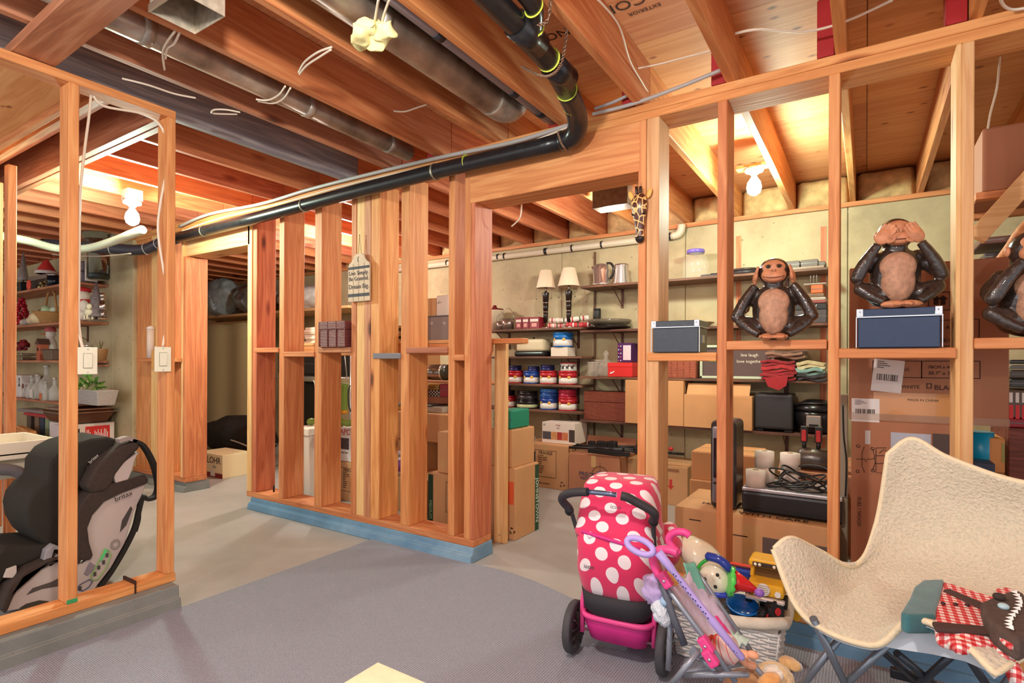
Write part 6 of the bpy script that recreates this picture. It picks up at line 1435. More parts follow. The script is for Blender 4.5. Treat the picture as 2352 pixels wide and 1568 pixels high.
def strap(pts, w, name, mat, X=None, th=.004):
    P = bez([at(u, v, X=(x if x else XC)) for u, v, x in pts], 6); mb = MB(); rings = []
    for i, p in enumerate(P):
        d = (P[min(i+1, len(P)-1)]-P[max(i-1, 0)]).normalized(); s_ = Vector((1,0,0)); n_ = d.cross(s_).normalized()
        rings.append([p+s_*w/2+n_*th, p-s_*w/2+n_*th, p-s_*w/2-n_*th, p+s_*w/2-n_*th])
    return mb.loft(rings, smooth=False).build(name, mat, t)
SB = plain((34,30,26), .8)
strap([(300,1010,None),(325,1020,None),(345,1050,None),(358,1085,None),(363,1120,None),(355,1140,None),(335,1146,None),(328,1138,None)], .05, 'tether_strap', SB, th=.008)
strap([(270,1012,None),(290,1006,None),(310,1012,None)], .05, 'strap_guide', plain((150,136,130), .6), th=.01)
strap([(326,1140,None),(318,1175,None),(308,1215,None),(285,1262,None),(255,1312,None),(228,1348,None)], .04, 'rear_strap', SB, th=.006)
strap([(318,1165,None),(319,1190,None),(311,1220,None)], .03, 'rear_strap', SB)
band([(275,1222),(280,1195),(300,1162),(304,1168),(290,1205)], XC+.003, XC-.002, 'shell_slot', plain((70,64,62), .6), .001)
band([(60,1366),(95,1352),(135,1345),(145,1330),(152,1284),(148,1284),(138,1325),(120,1335),(75,1350)], XC+.003, XC-.002, 'shell_slot', plain((80,72,68), .6), .001)
band([(112,1030+350),(90,1378),(60,1386),(44,1396),(58,1400),(100,1398),(110,1384)], XC+.003, XC-.002, 'shell_slot', plain((64,56,46), .7), .001)
band([(192,1318),(200,1300),(206,1290),(222,1300),(213,1310),(200,1322)], XC+.003, XC-.002, 'shell_slot', plain((130,120,128), .6), .001)
def frame_line(pts, r, name, mat): P = [at(u, v, X=XC+.004) for u, v in pts]; return MB().tube(P, r, 5, closed=True).build(name, mat, t)
tt = t; t = [c for c in t.children if c.name.startswith('side_shell')][0]
frame_line([(208,1325),(225,1292),(240,1262),(250,1264),(255,1275),(243,1305),(225,1330),(215,1333)], .0022, 'green_label_frame', plain((130,190,90), .5))
band([(228,1285),(240,1258),(247,1262),(244,1268),(232,1288)], XC+.005, XC+.002, 'green_label', plain((90,200,130), .5), .0005)
frame_line([(176,1352),(184,1342),(206,1330),(212,1336),(204,1348),(190,1357)], .002, 'blue_label_frame', plain((40,50,110), .5))
for u, v in ((218,1317),(227,1302),(238,1290),(246,1274),(184,1350)): p = at(u, v, X=XC+.004); MB().box(p.x-.0005,p.x+.0005,p.y-.006,p.y+.006,p.z-.012,p.z+.008).build('pictogram', plain((70,64,60), .6), t, bev=.0004)
p = at(265,1250,X=XC+.004); MB().tube([(p.x, p.y+.02*cos(a), p.z+.024*sin(a)) for a in [2*pi*i/18 for i in range(18)]], .0015, 5, closed=True).tube([(p.x, p.y+.013*cos(a), p.z+.016*sin(a)) for a in [2*pi*i/14 for i in range(14)]], .001, 5, closed=True).build('round_seal', plain((120,112,104), .5), t)
RXp = Matrix(((0,0,1),(1,0,0),(0,1,0)))   # text plane facing +X, reading along +Y
p = at(284,1139,X=XC+.024); text('britax', 'printed_text', plain((50,44,44), .6), t, p, .035, R=Matrix.Rotation(.26,3,'X')@RXp, w=.08)
p = at(222,1055,X=XC-.02); text('britax', 'printed_text', plain((220,214,204), .6), t, (XC-.055, p.y, p.z), .03, R=Matrix.Rotation(.75,3,'X')@RXp, w=.05)
t = tt
band([(100,1290),(106,1265),(124,1250),(140,1256),(140,1262),(125,1262),(118,1285),(135,1272),(125,1296),(115,1303)], XC+.0, XC-.05, 'buckle_guide', plain((150,146,150), .5), .004)
band([(14,1330),(22,1310),(44,1302),(44,1318),(36,1330)], XC-.03, XC-.045, 'cloth_tag', plain((200,190,180), .6), .002)
# ================================================================ FOREGROUND
def dotmat():
    t = NT('dot_fabric'); v = t.co((1,1,1)); sx = t.n('SeparateXYZ'); t.l(v, sx.inputs[0]); cx = t.n('CombineXYZ'); t.l(sx.outputs[0], cx.inputs[0]); az = t.n('Math', operation='ADD'); t.l(sx.outputs[1], az.inputs[0]); t.l(sx.outputs[2], az.inputs[1]); t.l(az.outputs[0], cx.inputs[1]); mp = t.n('Mapping'); mp.inputs['Rotation'].default_value = (0,0,.95); mp.inputs['Scale'].default_value = (13.6,13.6,13.6); t.l(cx.outputs[0], mp.inputs['Vector']); vo = t.n('TexVoronoi', voronoi_dimensions='2D'); vo.inputs['Scale'].default_value = 1; vo.inputs['Randomness'].default_value = .3; t.l(mp.outputs[0], vo.inputs['Vector'])
    t.l(t.ramp(vo.outputs['Distance'], [(.31, s2l((238,224,226))), (.33, s2l((216,40,92)))]), t.b.inputs['Base Color']); t.b.inputs['Roughness'].default_value = .75; t.b.inputs['Sheen Weight'].default_value = .2; return t.m
DOT = dotmat(); PK = plain((226,70,140), .45); PKF = plain((206,44,130), .6, noise_amt=.1, scale=12); BK = plain((48,44,48), .6); TY = plain((66,64,68), .6, noise_amt=.15, scale=40)
# ---------------------------------------------------------------- doll pram
wa = at(1318, 1500, Z=0); wc = at(1525, 1552, Z=0); mid = (wa+wc)/2; rz = atan2(wc.y-wa.y, wc.x-wa.x)
mid.z = .009; t = thing('doll_pram', 'pink doll pram with white polka dots seen from behind its handle', 'pram', mid, rz); hw = (wc-wa).length/2
def wheel(t, x, y, r, w, name='wheel'):
    wo = MB().tube([(x-w/2, y, r), (x-w/2*.6, y, r), (x+w/2*.6, y, r), (x+w/2, y, r)], [r*.95, r, r, r*.95], 32).build(name, TY, t, local=True)
    MB().tube([(x-w/2-.002, y, r), (x+w/2+.002, y, r)], r*.76, 28).build('rim_disc', plain((40,34,32), .3), wo, local=True)
    for k in range(6): a = pi*k/6+.3; MB().beam((x+w/2+.004, y-r*.72*cos(a), r-r*.72*sin(a)), (x+w/2+.004, y+r*.72*cos(a), r+r*.72*sin(a)), .012, .004).build('spoke', plain((58,50,48), .3), wo, local=True)
    MB().tube([(x-w/2-.008, y, r), (x+w/2+.01, y, r)], .014, 12).build('hub', plain((30,28,30), .3), wo, local=True)
R_ = .098
wheel(t, -hw, 0, R_, .03); wheel(t, hw, 0, R_, .03); wheel(t, -hw*.8, .36, .075, .026); wheel(t, hw*.8, .36, .075, .026)
MB().cyl((-hw, 0, R_), (hw, 0, R_), .005, n=8).build('axle', plain((220,206,214), .2, .9), t, local=True)
for sx in (-1, 1):
    MB().tube([(sx*(hw-.035), -.005, R_-.01), (sx*(hw-.035), 0, .2), (sx*(hw-.045), .04, .33)], .0095, 10).build('side_tube', PK, t, local=True)
    MB().tube([(sx*(hw-.02), -.10, .585), (sx*(hw-.03), -.03, .46), (sx*(hw-.04), .06, .30), (sx*(hw-.05), .36, .08)], .008, 10).build('frame_tube', BK, t, local=True)
    MB().ell((sx*(hw-.018), -.105, .578), .018, .016, .02, n=12, m=8).build('hinge_knob', plain((24,24,26), .35), t, local=True)
# handle
hp = bez([(-hw+.018,-.105,.585), (-hw+.0,-.135,.625), (-hw+.035,-.16,.655), (-.06,-.175,.672), (.06,-.175,.672), (hw-.07,-.16,.655), (hw-.012,-.135,.618), (hw-.018,-.105,.58)], 6)
n_ = len(hp); MB().tube(hp[:int(n_*.46)], .0155, 14).build('foam_grip', BK, t, local=True); MB().tube(hp[int(n_*.56):], .0155, 14).build('foam_grip', BK, t, local=True); MB().tube(hp[int(n_*.44):int(n_*.58)], .009, 12).build('handle_bar', plain((110,120,150), .2, .8), t, local=True)
# body bag and hood: lofted sections (rounded rectangles)
def rrect(cx, cy, hx, hy, z, k=.5, n=28, tilt=0):
    P = []
    for i in range(n):
        a = 2*pi*i/n; c_, s_ = cos(a), sin(a); x = hx*abs(c_)**k*(1 if c_ > 0 else -1); y = hy*abs(s_)**k*(1 if s_ > 0 else -1); P.append(Vector((cx+x, cy+y, z+tilt*y)))
    return P
W0 = hw-.025
MB().loft([rrect(0,.12,W0*.78,.16,.168), rrect(0,.12,W0*.93,.185,.20), rrect(0,.12,W0*.99,.192,.268)], smooth=True).build('black_tray', plain((40,38,44), .7), t, local=True)
MB().loft([rrect(0,.12,W0*.93,.18,.255), rrect(0,.11,W0*.99,.19,.29), rrect(0,.09,W0*1.02,.20,.36), rrect(0,.07,W0*1.0,.19,.44), rrect(0,.05,W0*.97,.17,.50), rrect(0,.05,W0*.93,.15,.515)], smooth=True).build('carrycot', DOT, t, local=True, disp=lambda p: (0, noise.noise(p*12)*.012, 0))
MB().loft([rrect(0,.02,W0*1.03,.13,.485), rrect(0,.025,W0*1.04,.14,.50), rrect(0,.03,W0*1.0,.14,.52), rrect(0,.04,W0*.97,.135,.57), rrect(0,.05,W0*.92,.13,.63), rrect(0,.055,W0*.86,.122,.668), rrect(0,.06,W0*.78,.10,.684), rrect(0,.06,W0*.4,.05,.690)], smooth=True).build('hood', DOT, t, local=True, disp=lambda p: (0, noise.noise(p*10)*.008, 0))
MB().tube([(-W0*1.0,-.0,.50), (-W0*.7,-.105,.507), (0,-.12,.497), (W0*.7,-.11,.478), (W0*1.02,-.02,.455)], .007, 8).build('hood_seam', PKF, t, local=True)
for x, z in ((.025,.615),(-.075,.385)):
    text('icoo', 'printed_text', plain((90,84,90), .6), t, t.matrix_basis@Vector((x, -.118 if z > .5 else -.116, z)), .022, R=RZ(rz)@RX(pi/2))
MB().ell((W0*1.0,.22,.40), .05, .09, .09, n=20, m=14).build('footmuff', DOT, t, local=True)
# basket
MB().loft([rrect(0,.13,W0*.78,.15,.075,.35), rrect(0,.13,W0*.9,.165,.13,.35), rrect(0,.13,W0*.92,.17,.165,.35)], smooth=True).build('lower_basket', PKF, t, local=True); MB().tube([p for p in rrect(0,.13,W0*.93,.175,.168,.35)], .011, 8, closed=True).build('basket_rim', PK, t, local=True)
MB().loft([rrect(0,.14,W0*.86,.14,.168,.35), rrect(0,.14,W0*.84,.13,.16,.35)], caps=True).build('basket_floor', plain((190,40,120), .7), t, local=True)
MB().tube([(-W0*.9,0,.10),(-W0*.95,.05,.2)], .004, 6).build('basket_hanger', BK, t, local=True)
# ---------------------------------------------------------------- small lilac doll stroller
GR = plain((140,146,158), .35, .35); LI = plain((170,150,214), .5)
sb = Vector((-.50, 1.62, 0))
t = thing('doll_umbrella_stroller', 'folding doll stroller with grey tubes, pink hook handles and lilac fabric seat', 'stroller', (-.45, 1.75, 0))
def Q(u, v, Y): return at(u, v, Y=Y)
def tb(pts, r=.0085, mat=GR, name='frame_tube', n=10, b=0):
    P = [Q(*p) for p in pts]; P = [Vector((p.x, p.y, max(r, p.z))) for p in P]; P = bez(P, b) if b else P
    return MB().tube(P, r, n).build(name, mat, t)
tb([(1518,1330,1.66),(1600,1440,1.66),(1690,1566,1.66)]); tb([(1588,1292,1.98),(1650,1385,1.98),(1735,1510,1.98)])
tb([(1517,1330,1.655),(1548,1420,1.65),(1572,1480,1.65)], .011, plain((80,84,96), .5)); tb([(1541,1395,1.7),(1535,1538,1.68)]); tb([(1604,1496,1.64),(1545,1568,1.6)]); tb([(1568,1544,1.68),(1660,1530,1.72),(1700,1524,1.78)]); tb([(1573,1550,1.64),(1720,1548,1.66)]); tb([(1600,1500,1.66),(1660,1560,1.66)])
tb([(1690,1480,1.9),(1760,1560,1.86)])
MB().prism([Q(1583,1498,1.645), Q(1592,1480,1.645), Q(1612,1500,1.645), Q(1617,1505,1.645), Q(1595,1512,1.645)], (0,-.006,0)).build('hinge_plate', GR, t)
# pink hook handles
tb([(1514,1322,1.66),(1503,1300,1.66),(1500,1282,1.66),(1512,1264,1.66),(1535,1263,1.67),(1556,1270,1.67)], .013, PK, 'hook_handle', 12, 5)
tb([(1560,1272,1.9),(1540,1250,1.9),(1537,1234,1.9),(1550,1222,1.9),(1572,1222,1.9),(1584,1230,1.9)], .013, PK, 'hook_handle', 12, 5)
for p in ((1528,1331,1.65),(1622,1480,1.65),(1650,1430,1.94),(1632,1510,1.64),(1663,1452,1.9)):
    q = Q(*p); MB().box(q.x-.024, q.x+.024, q.y-.014, q.y+.014, q.z-.014, q.z+.014, R=RY(.9)).build('pink_joint', PK, t, bev=.006, seg=2); MB().ell(q+Vector((0,-.015,0)), .005,.003,.005, n=8, m=5).build('rivet', plain((210,206,210), .2, .9), t)
# fabric seat (a sagging sheet between the two tubes)
FAB = plain((206,190,214), .7, noise_amt=.18, scale=25)
def sheet(corners, sag, mat, name, par, n=10, th=.004, wv=.0):
    a, b, c, d = [Vector(p) for p in corners]; vs = []
    for j in range(n+1):
        for i in range(n+1):
            s, r = i/n, j/n; p = a.lerp(b, s).lerp(d.lerp(c, s), r); p = p+Vector(sag)*(4*s*(1-s)*(.3+.7*4*r*(1-r)))+Vector((0,0,wv*noise.noise(Vector((s*7,r*7,1))))); vs.append(p)
    return MB().add(vs, [(j*(n+1)+i, j*(n+1)+i+1, (j+1)*(n+1)+i+1, (j+1)*(n+1)+i) for j in range(n) for i in range(n)], True).build(name, mat, par, solid=th)
sheet([Q(1530,1352,1.67), Q(1592,1305,1.97), Q(1690,1450,1.97), Q(1612,1468,1.68)], (.0,.02,-.05), FAB, 'seat_fabric', t, wv=.02)
sheet([Q(1600,1462,1.68), Q(1668,1445,1.95), Q(1722,1468,1.9), Q(1625,1530,1.66)], (0,.0,-.02), plain((200,222,214), .7), 'seat_fabric', t, wv=.02)
sheet([Q(1570,1292,1.9), Q(1595,1290,1.96), Q(1640,1400,1.96), Q(1600,1390,1.9)], (0,0,-.01), plain((120,190,170), .6), 'mint_trim', t)
MB().box(0,.03,0,.03,0,.02).build('buckle', PK, t) if False else None
# bonnet
cc = Q(1510,1352,1.70)
MB().ell(cc, .045, .05, .055, n=30, m=18).build('ruffled_bonnet', plain((182,160,206), .85, noise_amt=.15, scale=50, bump=.3), t, disp=lambda p: (.006*sin(p.z*160), .0, .004*sin(p.x*220)))
# pink wheels
for p in ((1562,1530,1.68),(1585,1518,1.74)):
    q = Q(*p); r = max(.03, q.z) if q.z < .06 else .045
    MB().tube([(q.x-.01, q.y, .046), (q.x+.01, q.y, .046)], .045, 20).build('pink_wheel', PK, t); MB().tube([(q.x-.013, q.y, .046), (q.x+.013, q.y, .046)], .02, 12).build('wheel_hub', PKF, t)
# lilac walking stick / parasol across it
t = thing('lilac_toy_parasol', 'lilac dotted toy parasol with a ring handle lying across the stroller', 'parasol', Q(1600,1400,1.6))
tip = Q(1708,1515,1.60); top = Q(1512,1268,1.58)
MB().tube([top, top.lerp(tip,.15), top.lerp(tip,.2), top.lerp(tip,.62), top.lerp(tip,.64), top.lerp(tip,.98), tip], [.013,.012,.009,.009,.012,.010,.004], 12).build('shaft', plain((164,146,208), .6), t)
rp = Q(1470,1254,1.58); MB().tube([rp+Vector((.040*cos(a), .01*sin(a), .017*sin(a)-.008*cos(a))) for a in [2*pi*i/22 for i in range(22)]], .0095, 10, closed=True).build('ring_handle', LI, t)
for k in range(26): q = top.lerp(tip, .2+.76*k/26)+Vector((0,-.0095,.002*(1 if k % 2 else -1))); MB().ell(q, .0022,.001,.0022, n=6, m=4).build('dot', plain((50,40,90), .6), t)
# white plush foot
c_ = Q(1520,1408,1.66); t = thing('plush_slipper', 'fluffy white and blue plush slipper hanging by the pram wheel', 'toy', c_)
MB().ell(c_, .026,.03,.04, R=RY(-.5), n=24, m=16).build('fluffy_body', plain((206,214,224), .95, bump=1, scale=90), t, disp=lambda p: (noise.noise(p*70)*.006, noise.noise(p*60)*.006, noise.noise(p*65)*.006)); MB().ell(c_+Vector((.012,-.0,.04)), .017,.02,.014).build('cuff', plain((150,180,206), .95), t)
# doll
t = thing('small_doll', 'little doll in a pink striped dress with bare feet lying in the stroller seat', 'doll', Q(1680,1500,1.72)); SK = plain((226,160,124), .5)
d0 = Q(1660,1490,1.72); MB().lathe(d0, [(.02,-.04),(.04,0),(.045,.02),(.03,.04)], 18, R=RY(1.2)).build('dress', plain((226,196,190), .8), t)
for k in range(4): MB().lathe(d0, [(.0405+.0006*k,-.028+.016*k),(.0415,-.022+.016*k)], 18, R=RY(1.2)).build('stripe', plain((226,90,80), .8), t)
for dy, (u, v) in ((0,(1722,1505)),(.03,(1718,1528))):
    e = Q(u, v, 1.70+dy); MB().tube([d0+Vector((.02,dy,-.0)), e], [.015,.011], 10).build('leg', SK, t); MB().ell(e+Vector((.008,0,.004)), .017,.011,.012).build('foot', SK, t)
# ---------------------------------------------------------------- wicker basket with toys
bx0, bx1, by0, by1, bh = -.64, -.245, 2.14, 2.38, .215
t = thing('wicker_toy_basket', 'white wicker basket full of toys in front of the painted kerb', 'basket', ((bx0+bx1)/2, (by0+by1)/2, .009))
WB = plain((214,210,206), .6); z0 = .01
def rct(k, z): return [Vector(((bx0+bx1)/2+sx*(bx1-bx0)/2*k, (by0+by1)/2+sy*(by1-by0)/2*k, z)) for sx, sy in ((-1,-1),(1,-1),(1,1),(-1,1))]
mbo = MB(); inner = MB()
inner.loft([rct(.84, z0), rct(.93, bh*.95)], caps=False, smooth=False).box(bx0+.03, bx1-.03, by0+.03, by1-.03, z0, z0+.006); inner.build('inner_liner', plain((196,186,176), .8), t, solid=.004)
rows = 15
for k in range(rows):
    z = z0+.006+(bh*.8)*k/rows; f = .86+.09*k/rows; P = rct(f, z); pts = []
    for e in range(4):
        a, b = P[e], P[(e+1) % 4]; nn = 12 if e % 2 == 0 else 8; nrm = (b-a).cross(Vector((0,0,1))).normalized()
        for i in range(nn): pts.append(a.lerp(b, i/nn)+nrm*(.005 if (i+k) % 2 else -.003))
    MB().tube(pts, .0062, 6, closed=True).build('wicker_strand', WB, t)
for e in range(4):
    for i in range(8 if e % 2 else 12):
        nn = 8 if e % 2 else 12; a, b = rct(.86, z0), rct(.95, bh*.82); p = a[e].lerp(a[(e+1) % 4], i/nn); q = b[e].lerp(b[(e+1) % 4], i/nn); MB().tube([p, q], .004, 6).build('upright_cane', WB, t)
rm = []
P = rct(1.0, bh-.02)
for e in range(4):
    a, b = P[e], P[(e+1) % 4]
    for i in range(8): s = i/8; rm.append(a.lerp(b, .04+.92*s)+Vector((0,0,.03*(2*s-1)**2)))
MB().tube(rm, .021, 12, closed=True).build('cloth_rim', plain((214,204,186), .85, bump=.3, scale=70), t)
def toyP(u, v, Y): return at(u, v, Y=Y)
# inflatable dog
t = thing('inflatable_dog', 'white glossy inflatable dog with green collar and red party hat on the toy basket', 'toy', toyP(1640,1320,2.2)); VW = plain((226,220,196), .12, coat=.8)
MB().ell(toyP(1612,1280,2.27), .10, .08, .06, R=RY(.55), n=28, m=18).build('body', VW, t); MB().ell(toyP(1586,1256,2.28), .05,.06,.045, n=20, m=12).build('body_end', VW, t)
hd = toyP(1641,1331,2.15); MB().ell(hd, .062,.045,.052, R=RY(.35), n=28, m=18).build('head', VW, t)
nm = plain((30,26,28), .3)
MB().ell(toyP(1617,1331,2.106), .0095,.008,.010, n=14, m=8).build('nose', nm, t)
for u, v in ((1648,1320),(1643,1347)): MB().ell(toyP(u, v, 2.104), .0065,.004,.0065, n=12, m=8).build('eye', nm, t)
MB().tube(bez([toyP(1604,1318,2.13), toyP(1606,1300,2.13), toyP(1622,1286,2.14), toyP(1634,1284,2.15)], 5), .0065, 8).build('green_collar', plain((40,160,50), .3), t)
MB().tube(bez([toyP(1621,1276,2.14), toyP(1650,1284,2.13), toyP(1668,1298,2.13), toyP(1676,1310,2.14)], 5), [.009]+[.016]*13+[.013,.01], 12).build('blue_ear', plain((44,64,150), .15), t)
MB().tube(bez([toyP(1632,1358,2.13), toyP(1650,1366,2.12), toyP(1668,1366,2.13)], 4), .011, 8).build('blue_ear', plain((44,64,170), .15), t)
MB().tube([toyP(1674,1334,2.12), toyP(1684,1336,2.125)], [.054,.050], 24).build('green_ruffle', plain((90,210,90), .2), t, disp=lambda p: (.004*sin(p.z*300), 0, .003*sin(p.y*300)))
MB().tube([toyP(1685,1335,2.125), toyP(1704,1340,2.13), toyP(1738,1356,2.12)], [.043,.028,.009], 18).build('red_hat', plain((206,36,40), .2), t); MB().ell(toyP(1744,1361,2.11), .017,.015,.015).build('lilac_pompom', plain((150,100,190), .4), t)
# school bus
t = thing('toy_bus', 'yellow toy school bus front with white grille sticking up from the basket', 'toy', toyP(1760,1345,2.24)); YE = plain((226,170,40), .3)
o = toyP(1760,1345,2.24); 
MB().box(o.x-.062, o.x+.062, o.y-.03, o.y+.12, o.z-.03, o.z+.015).build('bonnet', YE, t, bev=.012, seg=3)
for sx in (-1,1): MB().beam((o.x+sx*.055, o.y+.04, o.z+.014), (o.x+sx*.052, o.y+.05, o.z+.055), .012, .012).build('window_post', YE, t)
MB().box(o.x-.066, o.x+.066, o.y+.02, o.y+.13, o.z+.055, o.z+.082).build('roof', YE, t, bev=.012, seg=3); MB().box(o.x-.05, o.x+.05, o.y+.05, o.y+.06, o.z+.015, o.z+.055).build('windscreen', plain((110,80,40), .1), t)
MB().box(o.x-.05, o.x+.05, o.y+.014, o.y+.021, o.z+.06, o.z+.077).build('lamp_panel', plain((60,44,30), .5), t, bev=.002)
for x in (-.04,-.025,.025,.04): MB().ell((o.x+x, o.y+.013, o.z+.069), .006,.003,.006, n=10, m=6).build('roof_lamp', plain((236,226,206), .3), t)
MB().tube([(o.x-.005, o.y-.029, o.z-.004), (o.x-.005, o.y-.036, o.z-.004)], .022, 20).build('grille', plain((236,230,220), .4), t)
for k in range(5): MB().box(o.x-.024, o.x+.014, o.y-.0375, o.y-.036, o.z-.018+.007*k, o.z-.0165+.007*k).build('grille_slot', plain((150,140,130), .5), t)
for sx in (-1,1): MB().tube([(o.x-.002+sx*.045, o.y-.029, o.z-.012), (o.x-.002+sx*.045, o.y-.038, o.z-.012)], .0105, 14).build('headlamp', plain((226,222,216), .3), t)
MB().box(o.x-.066, o.x+.066, o.y-.045, o.y-.02, o.z-.046, o.z-.031).build('bumper', plain((214,210,206), .3, .4), t, bev=.004)
for sx in (-1,1): MB().tube([(o.x+sx*.05, o.y+.01, o.z-.05), (o.x+sx*.07, o.y+.01, o.z-.05)], .026, 16).build('wheel', plain((30,26,26), .6), t)
# blue bowl, truck, bits
t = thing('blue_toy_bowl', 'bright blue plastic toy bowl lying in the wicker basket', 'toy', toyP(1704,1400,2.2)); o = toyP(1704,1398,2.21); R = RX(.25)@RY(.15)
MB().lathe(o, [(.02,-.02),(.045,-.012),(.055,.016),(.06,.02),(.055,.022),(.043,-.008),(.0,-.014)], 28, R=R).build('bowl', plain((30,110,190), .2), t); MB().tube(bez([o+Vector((.05,-.02,.0)), o+Vector((.075,-.03,-.002)), o+Vector((.06,-.045,-.004))],4), .006, 8).build('handle', plain((60,130,206), .2), t)
t = thing('toy_monster_truck', 'black toy monster truck tyre with a red hub in the basket corner', 'toy', toyP(1775,1400,2.2)); TB = plain((30,28,28), .5)
for u, v, Y, r in ((1778,1402,2.2,.034),(1757,1412,2.18,.024),(1765,1385,2.27,.028)):
    q = toyP(u, v, Y); d = Vector((.8,-.5,.1)).normalized(); MB().tube([q-d*.014, q+d*.014], r, 20).build('tyre', TB, t)
    for k in range(14):
        a = 2*pi*k/14; e1 = d.orthogonal().normalized(); e2 = d.cross(e1); pp = q+(e1*cos(a)+e2*sin(a))*r; MB().beam(pp-d*.014, pp+d*.014, .006, .005, up=(e1*cos(a)+e2*sin(a))).build('tread', TB, t)
    MB().tube([q+d*.0145, q+d*.018], r*.4, 14).build('red_hub', plain((206,40,44), .3), t)
slab('toy_block', 'blue and red plastic toy truck body at the back of the basket', 'toy', toyP(1688,1310,2.36).x, toyP(1725,1310,2.36).x, 2.34, 2.40, toyP(1700,1330,2.36).z, toyP(1700,1306,2.36).z, plain((40,70,170), .3), extra=lidline)
slab('toy_block', 'red toy rail across the back of the basket', 'toy', toyP(1676,1300,2.37).x, toyP(1730,1300,2.37).x, 2.37, 2.39, toyP(1690,1302,2.37).z, toyP(1690,1294,2.37).z, plain((216,70,50), .3), extra=lidline)
t = thing('yellow_toy_digger', 'yellow toy digger with a green button leaning beside the basket', 'toy', toyP(1828,1390,2.3)); o = toyP(1826,1385,2.42)
MB().box(o.x-.03, o.x+.035, o.y-.03, o.y+.03, o.z-.055, o.z+.03, R=RY(.5)).build('yellow_body', YE, t, bev=.012, seg=3); MB().box(o.x-.005, o.x+.025, o.y-.036, o.y-.028, o.z-.015, o.z+.012, R=RY(.5)).build('green_button', plain((50,150,60), .3), t, bev=.003); MB().tube([o+Vector((-.04,0,.03)), o+Vector((-.01,0,.075))], .014, 10).build('orange_arm', plain((216,120,50), .35), t)
slab('black_toy_pile', 'dark jumble of small black toy parts filling the basket', 'toy', bx0+.05, bx1-.05, by0+.05, by1-.05, .12, bh-.03, plain((44,36,34), .6, noise_amt=.6, scale=60, bump=1), bev=.02, extra=lidline)
# ---------------------------------------------------------------- butterfly chair
FL = plain((214,202,178), .95, noise_amt=.09, scale=110, bump=1, sheen=.3); FLU = plain((196,204,210), .8)
A = Vector((-.20, 1.93, .585)); B = Vector((.115, 2.20, .885)); Cc = Vector((.78, 1.95, .84)); D = Vector((.25, 1.60, .43))
t = thing('butterfly_chair', 'cream fleece butterfly chair on folding grey metal legs', 'chair', (.25, 1.95, 0))
A = at(1790,1262,Z=.58); B = at(2085,1045,Z=.86)
N = 26; top_ = []; 
low = Vector((.18, 1.93, .30))
# control net of the sling (rows from front edge A..D to back edge B..C)
UVs = [[(1776,1262),(1846,1412),(2000,1480),(2092,1424),(2180,1452),(2285,1543)],
       [(1818,1234),(1900,1370),(2020,1420),(2130,1420),(2260,1450),(2360,1500)],
       [(1890,1270),(1950,1335),(2080,1330),(2200,1360),(2330,1390),(2470,1430)],
       [(1968,1298),(2020,1270),(2120,1260),(2240,1270),(2380,1290),(2560,1330)],
       [(2014,1200),(2062,1150),(2150,1150),(2270,1170),(2420,1190),(2620,1210)],
       [(2040,1042),(2092,1008),(2168,1046),(2290,1092),(2450,1120),(2700,1110)]]
YY = [[1.90,1.84,1.80,1.76,1.70,1.62],[1.95,1.95,1.94,1.90,1.80,1.72],[2.05,2.10,2.12,2.08,1.98,1.88],[2.15,2.22,2.24,2.20,2.12,2.02],[2.25,2.27,2.26,2.22,2.14,2.05],[2.24,2.24,2.22,2.17,2.10,2.02]]
net = [[at(u, v, Y=y) for (u, v), y in zip(a_, b_)] for a_, b_ in zip(UVs, YY)]
def crv(P, s):
    n = len(P)-1; x = min(s*n, n-1e-6); i = int(x); f = x-i; p0 = P[max(i-1,0)]; p1 = P[i]; p2 = P[i+1]; p3 = P[min(i+2,n)]
    return .5*((2*p1)+(p2-p0)*f+(2*p0-5*p1+4*p2-p3)*f*f+(p3-3*p2+3*p1-p0)*f**3)
NU, NV = 40, 40; vs = []
for j in range(NV+1):
    for i in range(NU+1):
        rows_ = [crv(r, i/NU) for r in net]; p = crv(rows_, j/NV); vs.append(p+Vector((0,0,.006*noise.noise(p*9))))
fs = [(j*(NU+1)+i, j*(NU+1)+i+1, (j+1)*(NU+1)+i+1, (j+1)*(NU+1)+i) for j in range(NV) for i in range(NU)]
MB().add(vs, fs, True).build('fleece_sling', FL, t, solid=.016)
und = [v+Vector((0,.004,-.014)) for v in vs]
MB().add(und, fs, True).build('canvas_underside', FLU, t, solid=.003)
edge = [vs[i] for i in range(NU+1)]+[vs[j*(NU+1)+NU] for j in range(1, NV+1)]+[vs[NV*(NU+1)+i] for i in range(NU-1, -1, -1)]+[vs[j*(NU+1)] for j in range(NV-1, 0, -1)]
MB().tube(edge, .0085, 8, closed=True).build('rolled_edge', plain((226,210,176), .9, bump=.5, scale=60), t)
LG = plain((120,128,138), .3, .6); LG2 = plain((66,72,80), .35, .5)
P = [at(u, v, Y=1.80) for u, v in ((2000,1479),(2045,1455),(2092,1424),(2135,1432),(2180,1452),(2230,1492),(2278,1540),(2262,1538),(2215,1518),(2140,1502),(2060,1490))]
MB().prism(P, (0,.006,0)).build('canvas_pocket', FLU, t)
def leg(a, b, mat=LG, name='leg', r=.011): return MB().tube([a, b], r, 12).build(name, mat, t)
g = lambda u, v: at(u, v, Z=.02)
leg(at(1868,1420,Z=.40), g(1985,1660)); leg(at(1935,1455,Z=.34), g(1790,1640)); leg(at(2040,1478,Z=.34), g(1870,1640)); leg(at(2010,1480,Z=.30), at(2110,1568,Z=.12), LG2); leg(at(2190,1500,Z=.34), at(2090,1590,Z=.14), LG2); leg(at(2230,1518,Z=.36), at(2310,1640,Z=.05), LG2); leg(at(2330,1545,Z=.33), g(2240,1660)); leg(at(2060,1500,Z=.3), at(2180,1600,Z=.14), LG2)
